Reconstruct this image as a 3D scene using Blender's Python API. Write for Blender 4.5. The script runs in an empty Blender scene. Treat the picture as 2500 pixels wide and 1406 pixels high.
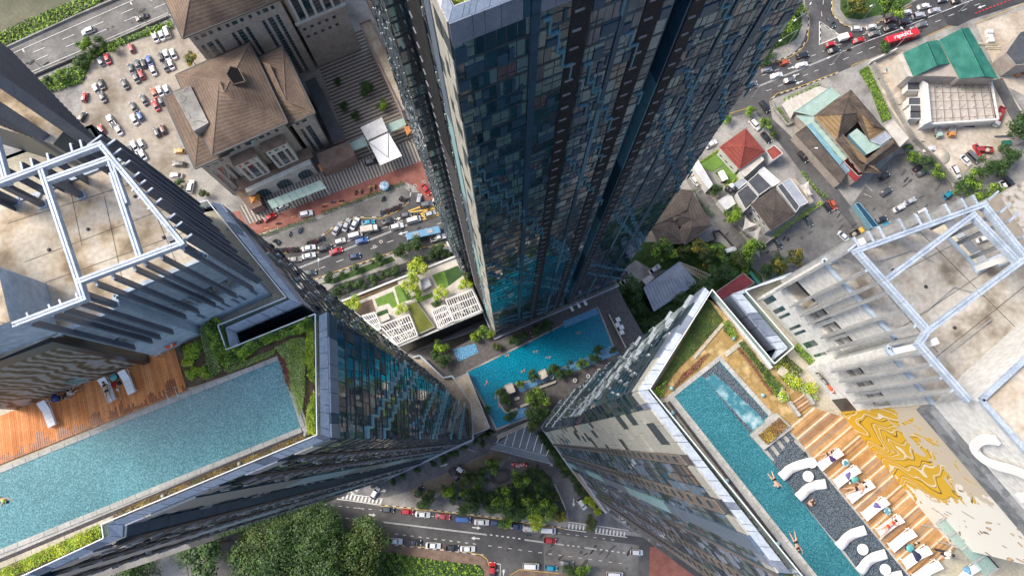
import bpy,bmesh,math,random
from math import sin,cos,pi,hypot,atan2,radians,sqrt,floor
from mathutils import Vector,Matrix
random.seed(7)
S=bpy.context.scene
COL=S.collection
# ---------------- camera, sky, sun, exposure ----------------
CAM_H=225.0;FOC=1735.0;TILT=atan2(370,FOC)
cd=bpy.data.cameras.new('camera');cam=bpy.data.objects.new('camera',cd);COL.objects.link(cam)
cam.location=(0,0,CAM_H);cam.rotation_euler=(TILT,0,0)
cd.sensor_width=36;cd.lens=36*FOC/2500;cd.clip_start=0.5;cd.clip_end=3000
S.camera=cam
SUN_AZ=radians(163);SUN_EL=radians(47)          # direction towards the sun, from +x counter-clockwise
W=bpy.data.worlds.new('World');S.world=W;W.use_nodes=True
nt=W.node_tree;bg=nt.nodes['Background']
sky=nt.nodes.new('ShaderNodeTexSky');sky.sky_type='NISHITA';sky.sun_disc=False
sky.sun_elevation=SUN_EL;sky.sun_rotation=pi/2-SUN_AZ;sky.dust_density=4;sky.air_density=1.0;sky.ozone_density=1.0
nt.links.new(sky.outputs[0],bg.inputs[0]);bg.inputs[1].default_value=0.15
sl=bpy.data.lights.new('sun','SUN');sl.energy=1.9;sl.angle=radians(20);sl.color=(1,0.93,0.82)
so=bpy.data.objects.new('sun',sl);COL.objects.link(so)
so.rotation_euler=Vector((cos(SUN_AZ)*cos(SUN_EL),sin(SUN_AZ)*cos(SUN_EL),sin(SUN_EL))).to_track_quat('Z','Y').to_euler()
S.view_settings.view_transform='Standard';S.view_settings.look='None'
S.view_settings.exposure=0.70;S.view_settings.gamma=1.0
S.render.engine='CYCLES'

# ---------------- survey: a point on the level z seen along a sight line of the survey photograph ----------------
_ct,_st=cos(TILT),sin(TILT)
def G(u,v,z=0.0):
    x=(u-1250)/FOC;y=-(v-703)/FOC
    dy=y*_ct+_st;dz=y*_st-_ct
    k=(z-CAM_H)/dz
    return Vector((k*x,k*dy,z))
def PJ(X,Y,Z):
    dz=Z-CAM_H
    cy=Y*_ct+dz*_st;D=Y*_st-dz*_ct
    return 1250+FOC*X/D,703-FOC*cy/D
def GL(pts,z=0.0,o=(0,0),s=1.0):
    return [G(o[0]+p[0]/s,o[1]+p[1]/s,z)for p in pts]
def img_head(u,v,ang,z=0.0):
    a=G(u,v,z);b=G(u+10*cos(radians(ang)),v-10*sin(radians(ang)),z)
    return atan2(b.y-a.y,b.x-a.x)

# ---------------- materials ----------------
MATS={}
def mat(name,c1,c2=None,scale=1.0,rough=0.7,metal=0.0,bump=0.0,kind='noise',bscale=None,spec=0.5,coords='pos',detail=5,lo=.35,hi=.65,c3=None,coat=0,dist=0.05,vec_scale=None,rot=0,n2s=7.3):
    if name in MATS:return MATS[name]
    m=bpy.data.materials.new(name);m.use_nodes=True;MATS[name]=m
    t=m.node_tree;N=t.nodes;L=t.links;b=N['Principled BSDF']
    b.inputs['Roughness'].default_value=rough;b.inputs['Metallic'].default_value=metal
    b.inputs['Specular IOR Level'].default_value=spec
    if coat:b.inputs['Coat Weight'].default_value=coat
    b.inputs['Base Color'].default_value=(*c1,1)
    m.diffuse_color=(*c1,1)
    if c2 is None and not bump:return m
    if coords=='pos':
        g=N.new('ShaderNodeNewGeometry');vec=g.outputs['Position']
    else:
        g=N.new('ShaderNodeTexCoord');vec=g.outputs['Object']
    if vec_scale or rot:
        mp=N.new('ShaderNodeMapping');L.new(vec,mp.inputs[0])
        mp.vector_type='TEXTURE' if False else 'POINT'
        if rot:mp.inputs['Rotation'].default_value=(0,0,rot)
        if vec_scale: 
            mp2=N.new('ShaderNodeMapping');L.new(mp.outputs[0],mp2.inputs[0]);mp2.inputs['Scale'].default_value=vec_scale;vec=mp2.outputs[0]
        else:vec=mp.outputs[0]
    def tex(k,sc):
        if k=='noise':
            n=N.new('ShaderNodeTexNoise');n.inputs['Scale'].default_value=sc;n.inputs['Detail'].default_value=detail;o=n.outputs['Fac']
        elif k=='voro':
            n=N.new('ShaderNodeTexVoronoi');n.inputs['Scale'].default_value=sc;o=n.outputs['Distance']
        elif k=='cell':
            n=N.new('ShaderNodeTexVoronoi');n.inputs['Scale'].default_value=sc;o=n.outputs['Color']
        elif k=='wave':
            n=N.new('ShaderNodeTexWave');n.inputs['Scale'].default_value=sc;n.inputs['Distortion'].default_value=0.3;o=n.outputs['Fac']
        elif k=='marble':
            n=N.new('ShaderNodeTexWave');n.inputs['Scale'].default_value=sc;n.inputs['Distortion'].default_value=14;n.inputs['Detail'].default_value=3;o=n.outputs['Fac']
        L.new(vec,n.inputs['Vector']);return o
    if c2 is not None:
        o=tex(kind,scale);r=N.new('ShaderNodeValToRGB');L.new(o,r.inputs[0])
        r.color_ramp.elements[0].position=lo;r.color_ramp.elements[1].position=hi
        r.color_ramp.elements[0].color=(*c1,1);r.color_ramp.elements[1].color=(*c2,1)
        if c3:
            e=r.color_ramp.elements.new((lo+hi)/2);e.color=(*c3,1)
        # a second, finer mottling so that no surface is one flat tone
        n2=N.new('ShaderNodeTexNoise');n2.inputs['Scale'].default_value=scale*n2s;n2.inputs['Detail'].default_value=4
        L.new(vec,n2.inputs['Vector'])
        mr=N.new('ShaderNodeMapRange');L.new(n2.outputs['Fac'],mr.inputs[0])
        mr.inputs[1].default_value=.3;mr.inputs[2].default_value=.7;mr.inputs[3].default_value=.8;mr.inputs[4].default_value=1.12
        mx=N.new('ShaderNodeMix');mx.data_type='RGBA';mx.blend_type='MULTIPLY';mx.inputs[0].default_value=1
        L.new(r.outputs[0],mx.inputs['A']);L.new(mr.outputs[0],mx.inputs['B'])
        L.new(mx.outputs['Result'],b.inputs['Base Color'])
    if bump:
        o=tex(kind if kind in ('voro','wave')else 'noise',bscale or scale*4)
        bp=N.new('ShaderNodeBump');bp.inputs['Strength'].default_value=bump;bp.inputs['Distance'].default_value=dist
        L.new(o,bp.inputs['Height']);L.new(bp.outputs[0],b.inputs['Normal'])
    return m

def leafmat(name,c1,c2,sc=0.5):
    if name in MATS:return MATS[name]
    m=mat(name,c1,c2,scale=sc,rough=0.55,detail=3,lo=.38,hi=.62,coords='pos')
    b=m.node_tree.nodes['Principled BSDF']
    b.inputs['Transmission Weight'].default_value=0
    b.inputs['Subsurface Weight'].default_value=0
    return m

# ---------------- mesh builder ----------------
class MB:
    def __init__(s):s.v=[];s.f=[];s.m=[];s.mats=[]
    def mi(s,m):
        if m not in s.mats:s.mats.append(m)
        return s.mats.index(m)
    def poly(s,pts,m):
        i=len(s.v);s.v+=[tuple(p)for p in pts];s.f.append(tuple(range(i,i+len(pts))));s.m.append(s.mi(m))
    def box(s,O,ex,ey,x0,x1,y0,y1,z0,z1,m,bottom=True):
        P=[]
        for z in (z0,z1):
            for (x,y)in ((x0,y0),(x1,y0),(x1,y1),(x0,y1)):
                P.append((O[0]+ex[0]*x+ey[0]*y,O[1]+ex[1]*x+ey[1]*y,z))
        i=len(s.v);s.v+=P;k=s.mi(m)
        F=[(4,5,6,7),(0,1,5,4),(1,2,6,5),(2,3,7,6),(3,0,4,7)]
        if bottom:F.append((3,2,1,0))
        if ex[0]*ey[1]-ex[1]*ey[0]<0:F=[tuple(reversed(f))for f in F]
        for f in F:s.f.append(tuple(i+a for a in f));s.m.append(k)
    def bx(s,cx,cy,z0,sx,sy,sz,m,ang=0):
        c,n=cos(ang),sin(ang)
        s.box((cx,cy),(c,n),(-n,c),-sx/2,sx/2,-sy/2,sy/2,z0,z0+sz,m)
    def prism(s,pts,z0,z1,m,mt=None,bottom=False):
        pts=[(p[0],p[1])for p in pts]
        a=sum(pts[i-1][0]*pts[i][1]-pts[i][0]*pts[i-1][1]for i in range(len(pts)))
        if a<0:pts=pts[::-1]
        n=len(pts);i=len(s.v);s.v+=[(p[0],p[1],z0)for p in pts]+[(p[0],p[1],z1)for p in pts]
        k=s.mi(m);kt=s.mi(mt or m)
        for j in range(n):
            s.f.append((i+j,i+(j+1)%n,i+n+(j+1)%n,i+n+j));s.m.append(k)
        s.f.append(tuple(range(i+n,i+2*n)));s.m.append(kt)
        if bottom:s.f.append(tuple(range(i+n-1,i-1,-1)));s.m.append(k)
    def beam(s,a,b,w,h,m):
        a=Vector(a);b=Vector(b);d=(b-a);L=d.length
        if L<1e-6:return
        d /=L;up=Vector((0,0,1))if abs(d.z)<.95 else Vector((1,0,0))
        r=d.cross(up).normalized()*(w/2);u=r.cross(d).normalized()*(h/2)
        i=len(s.v);k=s.mi(m)
        for p in (a,b):
            for q in (-r-u,r-u,r+u,-r+u):s.v.append(tuple(p+q))
        for f in ((0,1,2,3),(7,6,5,4),(0,4,5,1),(1,5,6,2),(2,6,7,3),(3,7,4,0)):
            s.f.append(tuple(i+x for x in f));s.m.append(k)
    def tube(s,pts,rad,m,n=8,cap=True):
        pts=[Vector(p)for p in pts]
        if not hasattr(rad,'__len__'):rad=[rad]*len(pts)
        i0=len(s.v);k=s.mi(m)
        for j,p in enumerate(pts):
            d=(pts[min(j+1,len(pts)-1)]-pts[max(j-1,0)]).normalized()
            up=Vector((0,0,1))if abs(d.z)<.9 else Vector((1,0,0))
            r=d.cross(up).normalized();u=r.cross(d)
            for q in range(n):
                a=2*pi*q/n
                s.v.append(tuple(p+r*(cos(a)*rad[j])+u*(sin(a)*rad[j])))
        for j in range(len(pts)-1):
            for q in range(n):
                a=i0+j*n+q;b=i0+j*n+(q+1)%n
                s.f.append((a,b,b+n,a+n));s.m.append(k)
        if cap:
            s.f.append(tuple(i0+q for q in range(n))[::-1]);s.m.append(k)
            s.f.append(tuple(i0+(len(pts)-1)*n+q for q in range(n)));s.m.append(k)
    def lathe(s,c,prof,m,n=14):      # prof: list of (r, z)
        i0=len(s.v);k=s.mi(m)
        for (r,z)in prof:
            for q in range(n):
                a=2*pi*q/n;s.v.append((c[0]+r*cos(a),c[1]+r*sin(a),c[2]+z))
        for j in range(len(prof)-1):
            for q in range(n):
                a=i0+j*n+q;b=i0+j*n+(q+1)%n
                s.f.append((a,b,b+n,a+n));s.m.append(k)
        s.f.append(tuple(i0+q for q in range(n))[::-1]);s.m.append(k)
        s.f.append(tuple(i0+(len(prof)-1)*n+q for q in range(n)));s.m.append(k)
    def mesh(s,name):
        me=bpy.data.meshes.new(name);me.from_pydata(s.v,[],s.f)
        for m in s.mats:me.materials.append(MATS[m]if isinstance(m,str)else m)
        me.polygons.foreach_set('material_index',s.m);me.update();return me
    def obj(s,name,parent=None,smooth=False,loc=None,rz=0):
        me=s.mesh(name)
        if smooth:me.polygons.foreach_set('use_smooth',[True]*len(me.polygons))
        o=bpy.data.objects.new(name,me);COL.objects.link(o)
        if loc is not None:o.location=loc
        o.rotation_euler.z=rz
        if parent is not None:o.parent=parent
        return o
def tag(o,label=None,cat=None,group=None,kind=None):
    if label:o['label']=label
    if cat:o['category']=cat
    if group:o['group']=group
    if kind:o['kind']=kind
    return o
def thing(name,label,cat,loc=(0,0,0),rz=0,group=None):
    o=bpy.data.objects.new(name,None);COL.objects.link(o);o.location=loc;o.rotation_euler=(0,0,rz)
    o.empty_display_size=.5
    return tag(o,label,cat,group)
def inst(name,me,parent=None,loc=(0,0,0),rot=(0,0,0),sc=(1,1,1)):
    o=bpy.data.objects.new(name,me);COL.objects.link(o);o.location=loc;o.rotation_euler=rot;o.scale=sc
    if parent is not None:o.parent=parent
    return o
def dup(root,loc,rz,label=None,sc=None):
    r=root.copy();COL.objects.link(r);r.location=loc;r.rotation_euler=(0,0,rz)
    if sc:r.scale=sc
    if label:r['label']=label
    for ch in list(root.children):
        c=ch.copy();COL.objects.link(c);c.parent=r
        for g in list(ch.children):
            d=g.copy();COL.objects.link(d);d.parent=c
    return r
def sheet(name,pts,m,z=None,parent=None,kind='structure'):
    b=MB();P=[Vector(p)for p in pts]
    if z is not None:P=[Vector((p.x,p.y,z))for p in P]
    a=sum(P[i-1].x*P[i].y-P[i].x*P[i-1].y for i in range(len(P)))
    if a<0:P=P[::-1]
    b.poly(P,m);o=b.obj(name,parent)
    if kind and parent is None:o['kind']=kind
    return o
NTH=('first','second','third','fourth','fifth','sixth','seventh','eighth','ninth','tenth','eleventh','twelfth','thirteenth','fourteenth','fifteenth')
def lerp(a,b,t):return a+(b-a)*t
def inpoly(x,y,P):
    c=False;n=len(P);j=n-1
    for i in range(n):
        if (P[i][1]>y)!=(P[j][1]>y)and x<(P[j][0]-P[i][0])*(y-P[i][1])/(P[j][1]-P[i][1]+1e-12)+P[i][0]:c=not c
        j=i
    return c
_UB={}
def unitbox(m):
    if m not in _UB:
        b=MB();b.box((0,0),(1,0),(0,1),0,1,0,1,0,1,m);_UB[m]=b.mesh('piece')
    return _UB[m]
def piece(name,m,O,ang,x0,x1,y0,y1,z0,z1,parent=None):
    """one box shaped piece in a frame at O turned by ang"""
    c,n=cos(ang),sin(ang)
    return inst(name,unitbox(m),parent,(O[0]+c*x0-n*y0,O[1]+n*x0+c*y0,z0),(0,0,ang),(x1-x0,y1-y0,z1-z0))

# ---- colours of the place ----
mat('concrete',(.17,.16,.15),(.37,.355,.33),.16,.85,lo=.3,hi=.68,c3=(.29,.28,.26),bump=.3,bscale=3)
mat('asphalt',(.055,.056,.06),(.115,.113,.112),.09,.85,detail=8,bump=.2,bscale=8)
mat('asphalt_dark',(.035,.036,.04),(.055,.055,.06),.2,.85)
mat('asphalt_pale',(.095,.092,.088),(.26,.25,.235),.11,.9,lo=.28,hi=.74,c3=(.175,.17,.16),detail=9,bump=.2,bscale=5)
mat('white_paint',(.62,.62,.6),(.78,.78,.76),1.5,.6)
mat('yellow_paint',(.65,.40,.05),(.75,.5,.1),1.2,.6)
mat('kerb_black',(.03,.03,.03));mat('kerb_white',(.6,.6,.58))
mat('red_paving',(.24,.085,.06),(.33,.13,.10),.4,.8,bump=.2,bscale=9)
mat('gravel',(.20,.165,.12),(.44,.39,.31),.09,.95,bump=.4,bscale=4,lo=.3,hi=.7,c3=(.36,.32,.27))
mat('sand',(.36,.30,.23),(.56,.50,.42),.1,.95,bump=.4,bscale=3)
mat('grass',(.06,.12,.015),(.12,.20,.03),.6,.9,bump=.6,bscale=9,dist=.1)
mat('grass_dark',(.025,.06,.01),(.05,.11,.02),.6,.9,bump=.6,bscale=9)
mat('soil',(.09,.06,.035),(.17,.12,.07),1.2,.95,bump=.5,bscale=14)
mat('river',(.085,.092,.055),(.135,.135,.085),.12,.5,spec=.15)
mat('brick_brown',(.15,.10,.075),(.23,.16,.12),.5,.85)
mat('beige_wall',(.36,.31,.27),(.45,.40,.35),.5,.8)
mat('cream_wall',(.50,.48,.43),(.6,.58,.52),.6,.8)
mat('pink_wall',(.22,.15,.125),(.30,.21,.175),.6,.8)
mat('dark_metal',(.035,.037,.042),rough=.5)
mat('glass_dark',(.008,.032,.052),rough=.04,spec=1.0,metal=0)
MATS['glass_dark'].node_tree.nodes['Principled BSDF'].inputs['IOR'].default_value=2.1
# ================= facades =================
mat('navy_panel',(.013,.052,.095),(.022,.075,.13),.7,.35,spec=.6)
mat('blue_panel',(.075,.20,.27),(.10,.25,.33),.7,.4)
mat('pale_blue_panel',(.22,.42,.46),(.28,.5,.54),.7,.35)
mat('slate_panel',(.022,.040,.052),(.038,.060,.075),.7,.4)
mat('lavender_panel',(.21,.25,.34),(.26,.30,.39),.5,.35,metal=.3)
mat('cream_panel',(.40,.40,.36),(.48,.475,.425),.5,.45)
mat('silver_fin',(.45,.52,.55),(.6,.66,.68),1.0,.3,metal=.4)
mat('louvre',(.024,.028,.034),(.038,.042,.05),1.0,.5)
mat('slate_blue',(.085,.13,.19),(.11,.16,.23),.6,.4)
mat('ledge_grey',(.20,.20,.23),(.27,.27,.30),1,.5)
mat('louvre_warm',(.19,.165,.15),(.24,.21,.19),1.0,.5)
mat('coping',(.38,.44,.53),(.46,.52,.61),.6,.4)
mat('glass_curtain',(.065,.125,.135),(.19,.29,.285),1.6,.12,kind='wave',vec_scale=(3,3,.2),spec=1.0,coat=1)
mat('glass_teal',(.008,.05,.075),(.015,.08,.105),1.1,.06,spec=1.0,coat=1)
mat('glass_warm',(.10,.08,.04),(.22,.18,.10),1.1,.15,spec=1.0,coat=1)
mat('curtain_pink',(.10,.07,.08),(.16,.11,.12),1.3,.2,coat=1)
mat('wall_shade_blue',(.38,.46,.55),(.47,.55,.63),.35,.75)  # pale grey paint with the blue of its shade put into the colour
mat('white_wall',(.62,.62,.60),(.68,.68,.665),.5,.7)
mat('frame_white',(.30,.36,.44),(.44,.51,.60),1.3,.5,lo=.3,hi=.55)
mat('fin_dark',(.085,.10,.14),(.115,.13,.17),.8,.45)
mat('fin_light',(.30,.31,.32),(.40,.41,.415),.8,.5)
mat('roof_concrete',(.24,.185,.12),(.58,.52,.43),.5,.9,lo=.33,hi=.56,c3=(.47,.38,.27),bump=.15,bscale=6)
mat('roof_concrete_grey',(.20,.17,.13),(.50,.47,.42),.55,.9,lo=.34,hi=.58,c3=(.40,.36,.30),bump=.15,bscale=6)
mat('joint_dark',(.07,.07,.07));mat('black_panel',(.02,.021,.024),(.035,.036,.04),.5,.3)
mat('white_plain',(.80,.80,.79),rough=.5)
mat('void_wall',(.02,.028,.04),(.03,.04,.055),.3,.3)
for g in ('glass_dark',):pass

class Facade:
    """gathers the cladding of one tower: the 300 largest pieces of a kind become parts, the rest one mesh of that kind"""
    def __init__(s,tower):s.t=tower;s.P={}
    def add(s,kind,m,O,a,x0,x1,y0,y1,z0,z1):
        cx=O[0]+cos(a)*(x0+x1)/2;cy=O[1]+sin(a)*(x0+x1)/2;zc=(z0+z1)/2
        u,v=PJ(cx,cy,min(zc,214))
        vis=-60<u<2560 and-60<v<1470
        size=((x1-x0)*(z1-z0))/max(5,CAM_H-zc)**2.6*(1 if vis else .0001)
        s.P.setdefault(kind,[]).append((-size,m,O,a,x0,x1,y0,y1,z0,z1))
    def finish(s,lim=300):
        for kind,L in s.P.items():
            L.sort(key=lambda q:q[0])
            for q in L[:lim]:
                _,m,O,a,x0,x1,y0,y1,z0,z1=q
                piece(kind,m,O,a,x0,x1,y0,y1,z0,z1,s.t)
            if len(L)>lim:
                b=MB()
                for q in L[lim:]:
                    _,m,O,a,x0,x1,y0,y1,z0,z1=q
                    b.box(O,(cos(a),sin(a)),(-sin(a),cos(a)),x0,x1,y0,y1,z0,z1,m,bottom=False)
                o=b.obj(kind+'_field',s.t);o['kind']='stuff'

FH=3.0
def facade(F,P0,P1,z0,z1,segs,seed=1,zig=(),top=2.4,topmats=('lavender_panel','lavender_panel','navy_panel'),pan='navy_panel',light='blue_panel',finm='silver_fin',finp=.4,finw=.2):
    """segs: (x0, x1, style) along P0->P1 seen from outside left to right; style decides the pieces"""
    R=random.Random(seed)
    a=atan2(P1[1]-P0[1],P1[0]-P0[0]);Lf=hypot(P1[0]-P0[0],P1[1]-P0[1])
    O=(P0[0],P0[1])
    nf=int((z1-z0)/FH)
    for (xa,za,xb,sl)in zig:                 # stepped chains of pale projecting bars, one step a floor
        x,z=xa,za
        while x<xb-.3 and z>z0+3:
            if any(f0*Lf-.1<x<f1*Lf and st in ('grid','fins','dark')for f0,f1,st in segs):
                dz=sl*.95*R.uniform(.7,1.3);wd=R.uniform(.75,1.15)
                F.add('projecting_bar',light,O,a,x,x+wd,-.30,-.05,z-.30,z)
                F.add('projecting_bar',light,O,a,x+wd-.2,x+wd,-.28,-.05,z-dz,z-.3)
                x+=wd*.95;z -=dz
            else:x+=.95;z -=sl*.95
    for (f0,f1,st)in segs:
        x0,x1=f0*Lf,f1*Lf
        if st=='navy':
            for k in range(nf+1):
                zb=z1-(k+1)*FH
                F.add('cladding_panel',pan,O,a,x0+.02,x1-.02,-.22,-.02,max(z0,zb),zb+FH-.05)
            continue
        if st=='blue':
            for k in range(nf+1):
                zb=z1-(k+1)*FH
                mm=light if (k//9)%2 else ('slate_blue' if light=='pale_blue_panel' else pan)
                F.add('cladding_panel',mm,O,a,x0+.02,x1-.02,-.22,-.02,max(z0,zb),zb+FH-.05)
            continue
        if st in ('louvre','louvre_warm','louvre_wide'):
            mm='louvre_warm' if st=='louvre_warm' else 'louvre'
            F.add('louvre_panel',mm,O,a,x0+.05,x1-.05,-.08,-.02,z0,z1-top)
            for k in range(nf):
                zb=z1-top-(k+1)*FH
                if zb<z0:break
                n=8
                if k<16:
                    nn=max(4,int((x1-x0)/.16))
                    for j in range(nn):
                        xx=lerp(x0+.08,x1-.08,(j+.5)/nn)
                        F.add('louvre_slat',mm,O,a,xx-.035,xx+.035,-.17,-.08,zb+.02,zb+FH-.04)
                else:
                    for j in range(3):
                        F.add('louvre_slat',mm,O,a,x0+.08,x1-.08,-.17,-.08,zb+.2+j*.95,zb+.34+j*.95)
                w=min(1.1,(x1-x0)*.6);xs=x0+(x1-x0)*.12
                F.add('service_ledge','ledge_grey' if st !='louvre_warm' else 'slate_panel',O,a,xs,xs+w*.8,-.30,-.17,zb+1.2,zb+1.45)
            continue
        # top band
        if top>0:
            x=x0
            while x<x1-.3:
                w=min(R.choice((.7,1.0,1.4,1.9)),x1-x)
                m=R.choice(topmats)
                if st=='cream':m='cream_panel' if R.random()<.8 else 'slate_panel'
                F.add('parapet_panel',m,O,a,x+.02,x+w-.02,-.12,-.0,z1-top,z1-.02)
                x+=w
        for k in range(nf+1):
            zb=z1-top-(k+1)*FH
            zt=zb+FH
            if zt<z0+.5:break
            zb=max(zb,z0)
            x=x0
            deep=k>26
            while x<x1-.2:
                w=min(R.choice((.8,1.1,1.4,1.9)if not deep else (1.1,1.6,2.2)),x1-x);pk=1 if k<14 else .55
                if x1-x-w<.35:w=x1-x
                r=R.random()
                if st=='cream':
                    m='cream_panel' if r<.82 else ('slate_panel' if r<.95 else 'pale_blue_panel')
                    F.add('cladding_panel',m,O,a,x+.02,x+w-.02,-.10-.06*R.random(),0,zb+.02,zt-.03)
                    x+=w;continue
                gl=R.choice(('glass_dark','glass_dark','glass_teal','glass_teal' if deep else 'glass_curtain','glass_dark' if k>18 else 'glass_curtain','glass_curtain' if k<40 else 'glass_dark','glass_dark'))if st !='dark' else R.choice(('glass_dark','glass_dark','glass_teal','glass_curtain'))
                if R.random()<.035:gl='glass_warm'
                if R.random()<.03:gl='curtain_pink'
                if st=='fins':gl=R.choice(('glass_dark','glass_teal','glass_dark','slate_panel'))
                F.add('window_pane',gl,O,a,x+.06,x+w-.06,-.05,0,zb+.44,zt-.08)
                if k<16 and gl !='slate_panel':
                    if w>1.3:F.add('mullion','void_wall',O,a,x+w*.5-.035,x+w*.5+.035,-.09,-.05,zb+.44,zt-.08)
                    if R.random()<.6:q_=zb+R.choice((1.1,1.9));F.add('mullion','void_wall',O,a,x+.06,x+w-.06,-.09,-.05,q_,q_+.07)
                F.add('spandrel','slate_panel' if st in ('fins','dark')else R.choice((pan,'slate_panel','slate_panel')),O,a,x+.01,x+w-.01,-.09,0,zb+.02,zb+.40)
                if st=='grid':
                    if R.random()<(.40 if not deep else .22):
                        h0=R.choice((0.0,0.4,1.2));h=R.choice((1.1,1.7,2.4))
                        F.add('cladding_panel',pan,O,a,x+.03,x+w*R.choice((.45,.6,.95)),-.05-.13*pk,-.05,zb+h0,min(zt,zb+h0+h))
                elif st=='dark':
                    if R.random()<.22:
                        F.add('cladding_panel','slate_panel',O,a,x+.03,x+w*.6,-.12,-.05,zb,zb+R.choice((1.1,2.0,2.9)))
                if st=='fins' and R.random()<finp:
                    xx=x+R.random()*(w-.2);zz=zb+R.random()*1.2
                    F.add('projecting_fin',finm if R.random()<.68 else 'slate_panel',O,a,xx,xx+.14,-.05-finw,-.05,zz,zz+R.choice((.9,1.5,2.2)))
                if st=='grid' and R.random()<.05:
                    F.add('window_sash','dark_metal',O,a,x+w*.45,x+w*.5,-.09,-.05,zb+.42,zt-.05)
                x+=w

def coping_ring(tower,outer,inner,closed,name='coping_panel',seed=3,zo=175.35,zi=176.0):
    """sloped metal coping in separate panels with open joints; outer/inner are lists of world points of equal length"""
    R=random.Random(seed);n=len(outer)
    base=MB()
    for i in range(n if closed else n-1):
        j=(i+1)%n
        o0,o1,i0,i1=outer[i],outer[j],inner[i],inner[j]
        L=hypot(o1[0]-o0[0],o1[1]-o0[1]);t=0
        while t<L-.01:
            w=min(R.choice((.55,1.2,1.5,1.1)),L-t)
            if L-t-w<.4:w=L-t
            a,b=(t+.02)/L,(t+w-.02)/L
            q=MB()
            A=[lerp(o0[0],o1[0],a),lerp(o0[1],o1[1],a)];B=[lerp(o0[0],o1[0],b),lerp(o0[1],o1[1],b)]
            C_=[lerp(i0[0],i1[0],b),lerp(i0[1],i1[1],b)];D=[lerp(i0[0],i1[0],a),lerp(i0[1],i1[1],a)]
            P=[(A[0],A[1],zo),(B[0],B[1],zo),(C_[0],C_[1],zi),(D[0],D[1],zi)]
            Pb=[(p[0],p[1],175.0)for p in P]
            vs=P+Pb
            k=q.mi(R.choice(('coping','coping','coping','coping','coping','lavender_panel')));q.v+=vs
            for f in ((0,1,2,3),(4,5,1,0),(5,6,2,1),(6,7,3,2),(7,4,0,3)):q.f.append(f);q.m.append(k)
            q.obj(name,tower)
            t+=w
def inset(pts,d):
    """inset a CCW or CW world polygon by d metres"""
    n=len(pts);A=sum(pts[i-1][0]*pts[i][1]-pts[i][0]*pts[i-1][1]for i in range(n));s=1 if A>0 else-1
    out=[]
    for i in range(n):
        p,q,r=Vector(pts[i-1][:2]),Vector(pts[i][:2]),Vector(pts[(i+1)%n][:2])
        d1=(q-p).normalized();d2=(r-q).normalized()
        n1=Vector((-d1.y,d1.x))*s;n2=Vector((-d2.y,d2.x))*s
        m=n1+n2
        if m.length<.2:m=n1
        m=m.normalized();c=max(.35,m.dot(n1));q2=q+m*(d/c);out.append((q2.x,q2.y))
    return out
mat('rail_white',(.75,.77,.78),rough=.4)
mg=mat('balustrade_glass',(.30,.47,.43),rough=.03)
_b=mg.node_tree.nodes['Principled BSDF'];_b.inputs['Alpha'].default_value=.42;_b.inputs['IOR'].default_value=1.45
def balustrade(tower,pts,zb=175.0,h=1.15):
    for i in range(len(pts)-1):
        a,b=pts[i],pts[i+1];L=hypot(b[0]-a[0],b[1]-a[1]);n=max(1,round(L/1.5));ang=atan2(b[1]-a[1],b[0]-a[0])
        for k in range(n):
            piece('glass_panel','balustrade_glass',a,ang,L*k/n+.02,L*(k+1)/n-.02,-.012,.012,zb+.02,zb+h-.02,tower)
        piece('top_rail','rail_white',a,ang,0,L,-.035,.035,zb+h,zb+h+.05,tower)

# ================= the three towers =================
LTP=[(-420,1636),(285,1314),(288,1283),(799,1069),(792,757),(576,845),(565,808),(728,739),(527,491),(490,499),(238,345),(205,290),(-420,520)]
LTw=[tuple(G(u,v,176)[:2])for u,v in LTP]
RTP=[(1563,952),(1912,1402),(1946,1392),(2320,1870),(3000,1700),(2620,545),(2424,628),(2330,515),(1939,660),(1793,713),(1906,851),(1886,886),(1728,697)]
RTw=[tuple(G(u,v,176)[:2])for u,v in RTP]
def tower_root(name,label,w):
    cx=sum(p[0]for p in w)/len(w);cy=sum(p[1]for p in w)/len(w)
    return thing(name,label,'tower',(0,0,0))
LT=tower_root('apartment_tower','dark glass tower at lower left with orange deck and long rooftop pool',LTw)
RT=tower_root('apartment_tower','pale panelled tower at lower right with yellow swirl mural and striped roof deck',RTw)
CT=tower_root('apartment_tower','dark blue glass tower in the middle, its front full of curtained windows',LTw)

def wallring(w,z0,z1,m,parent,name='wall'):
    b=MB();A=sum(w[i-1][0]*w[i][1]-w[i][0]*w[i-1][1]for i in range(len(w)))
    P=w if A>0 else w[::-1];n=len(P)
    for i in range(n):
        p,q=P[i],P[(i+1)%n]
        b.poly([(p[0],p[1],z0),(q[0],q[1],z0),(q[0],q[1],z1),(p[0],p[1],z1)],m)
    return b.obj(name,parent)
wallring(LTw,0,175,'glass_dark',LT);wallring(RTw,0,175,'glass_dark',RT)

FL=Facade(LT);FR=Facade(RT);FC=Facade(CT)
def fac(F,w,i,j,segs,**k):facade(F,w[i],w[j],12 if 'z0' not in k else k.pop('z0'),175.3,segs,**k)
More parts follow.
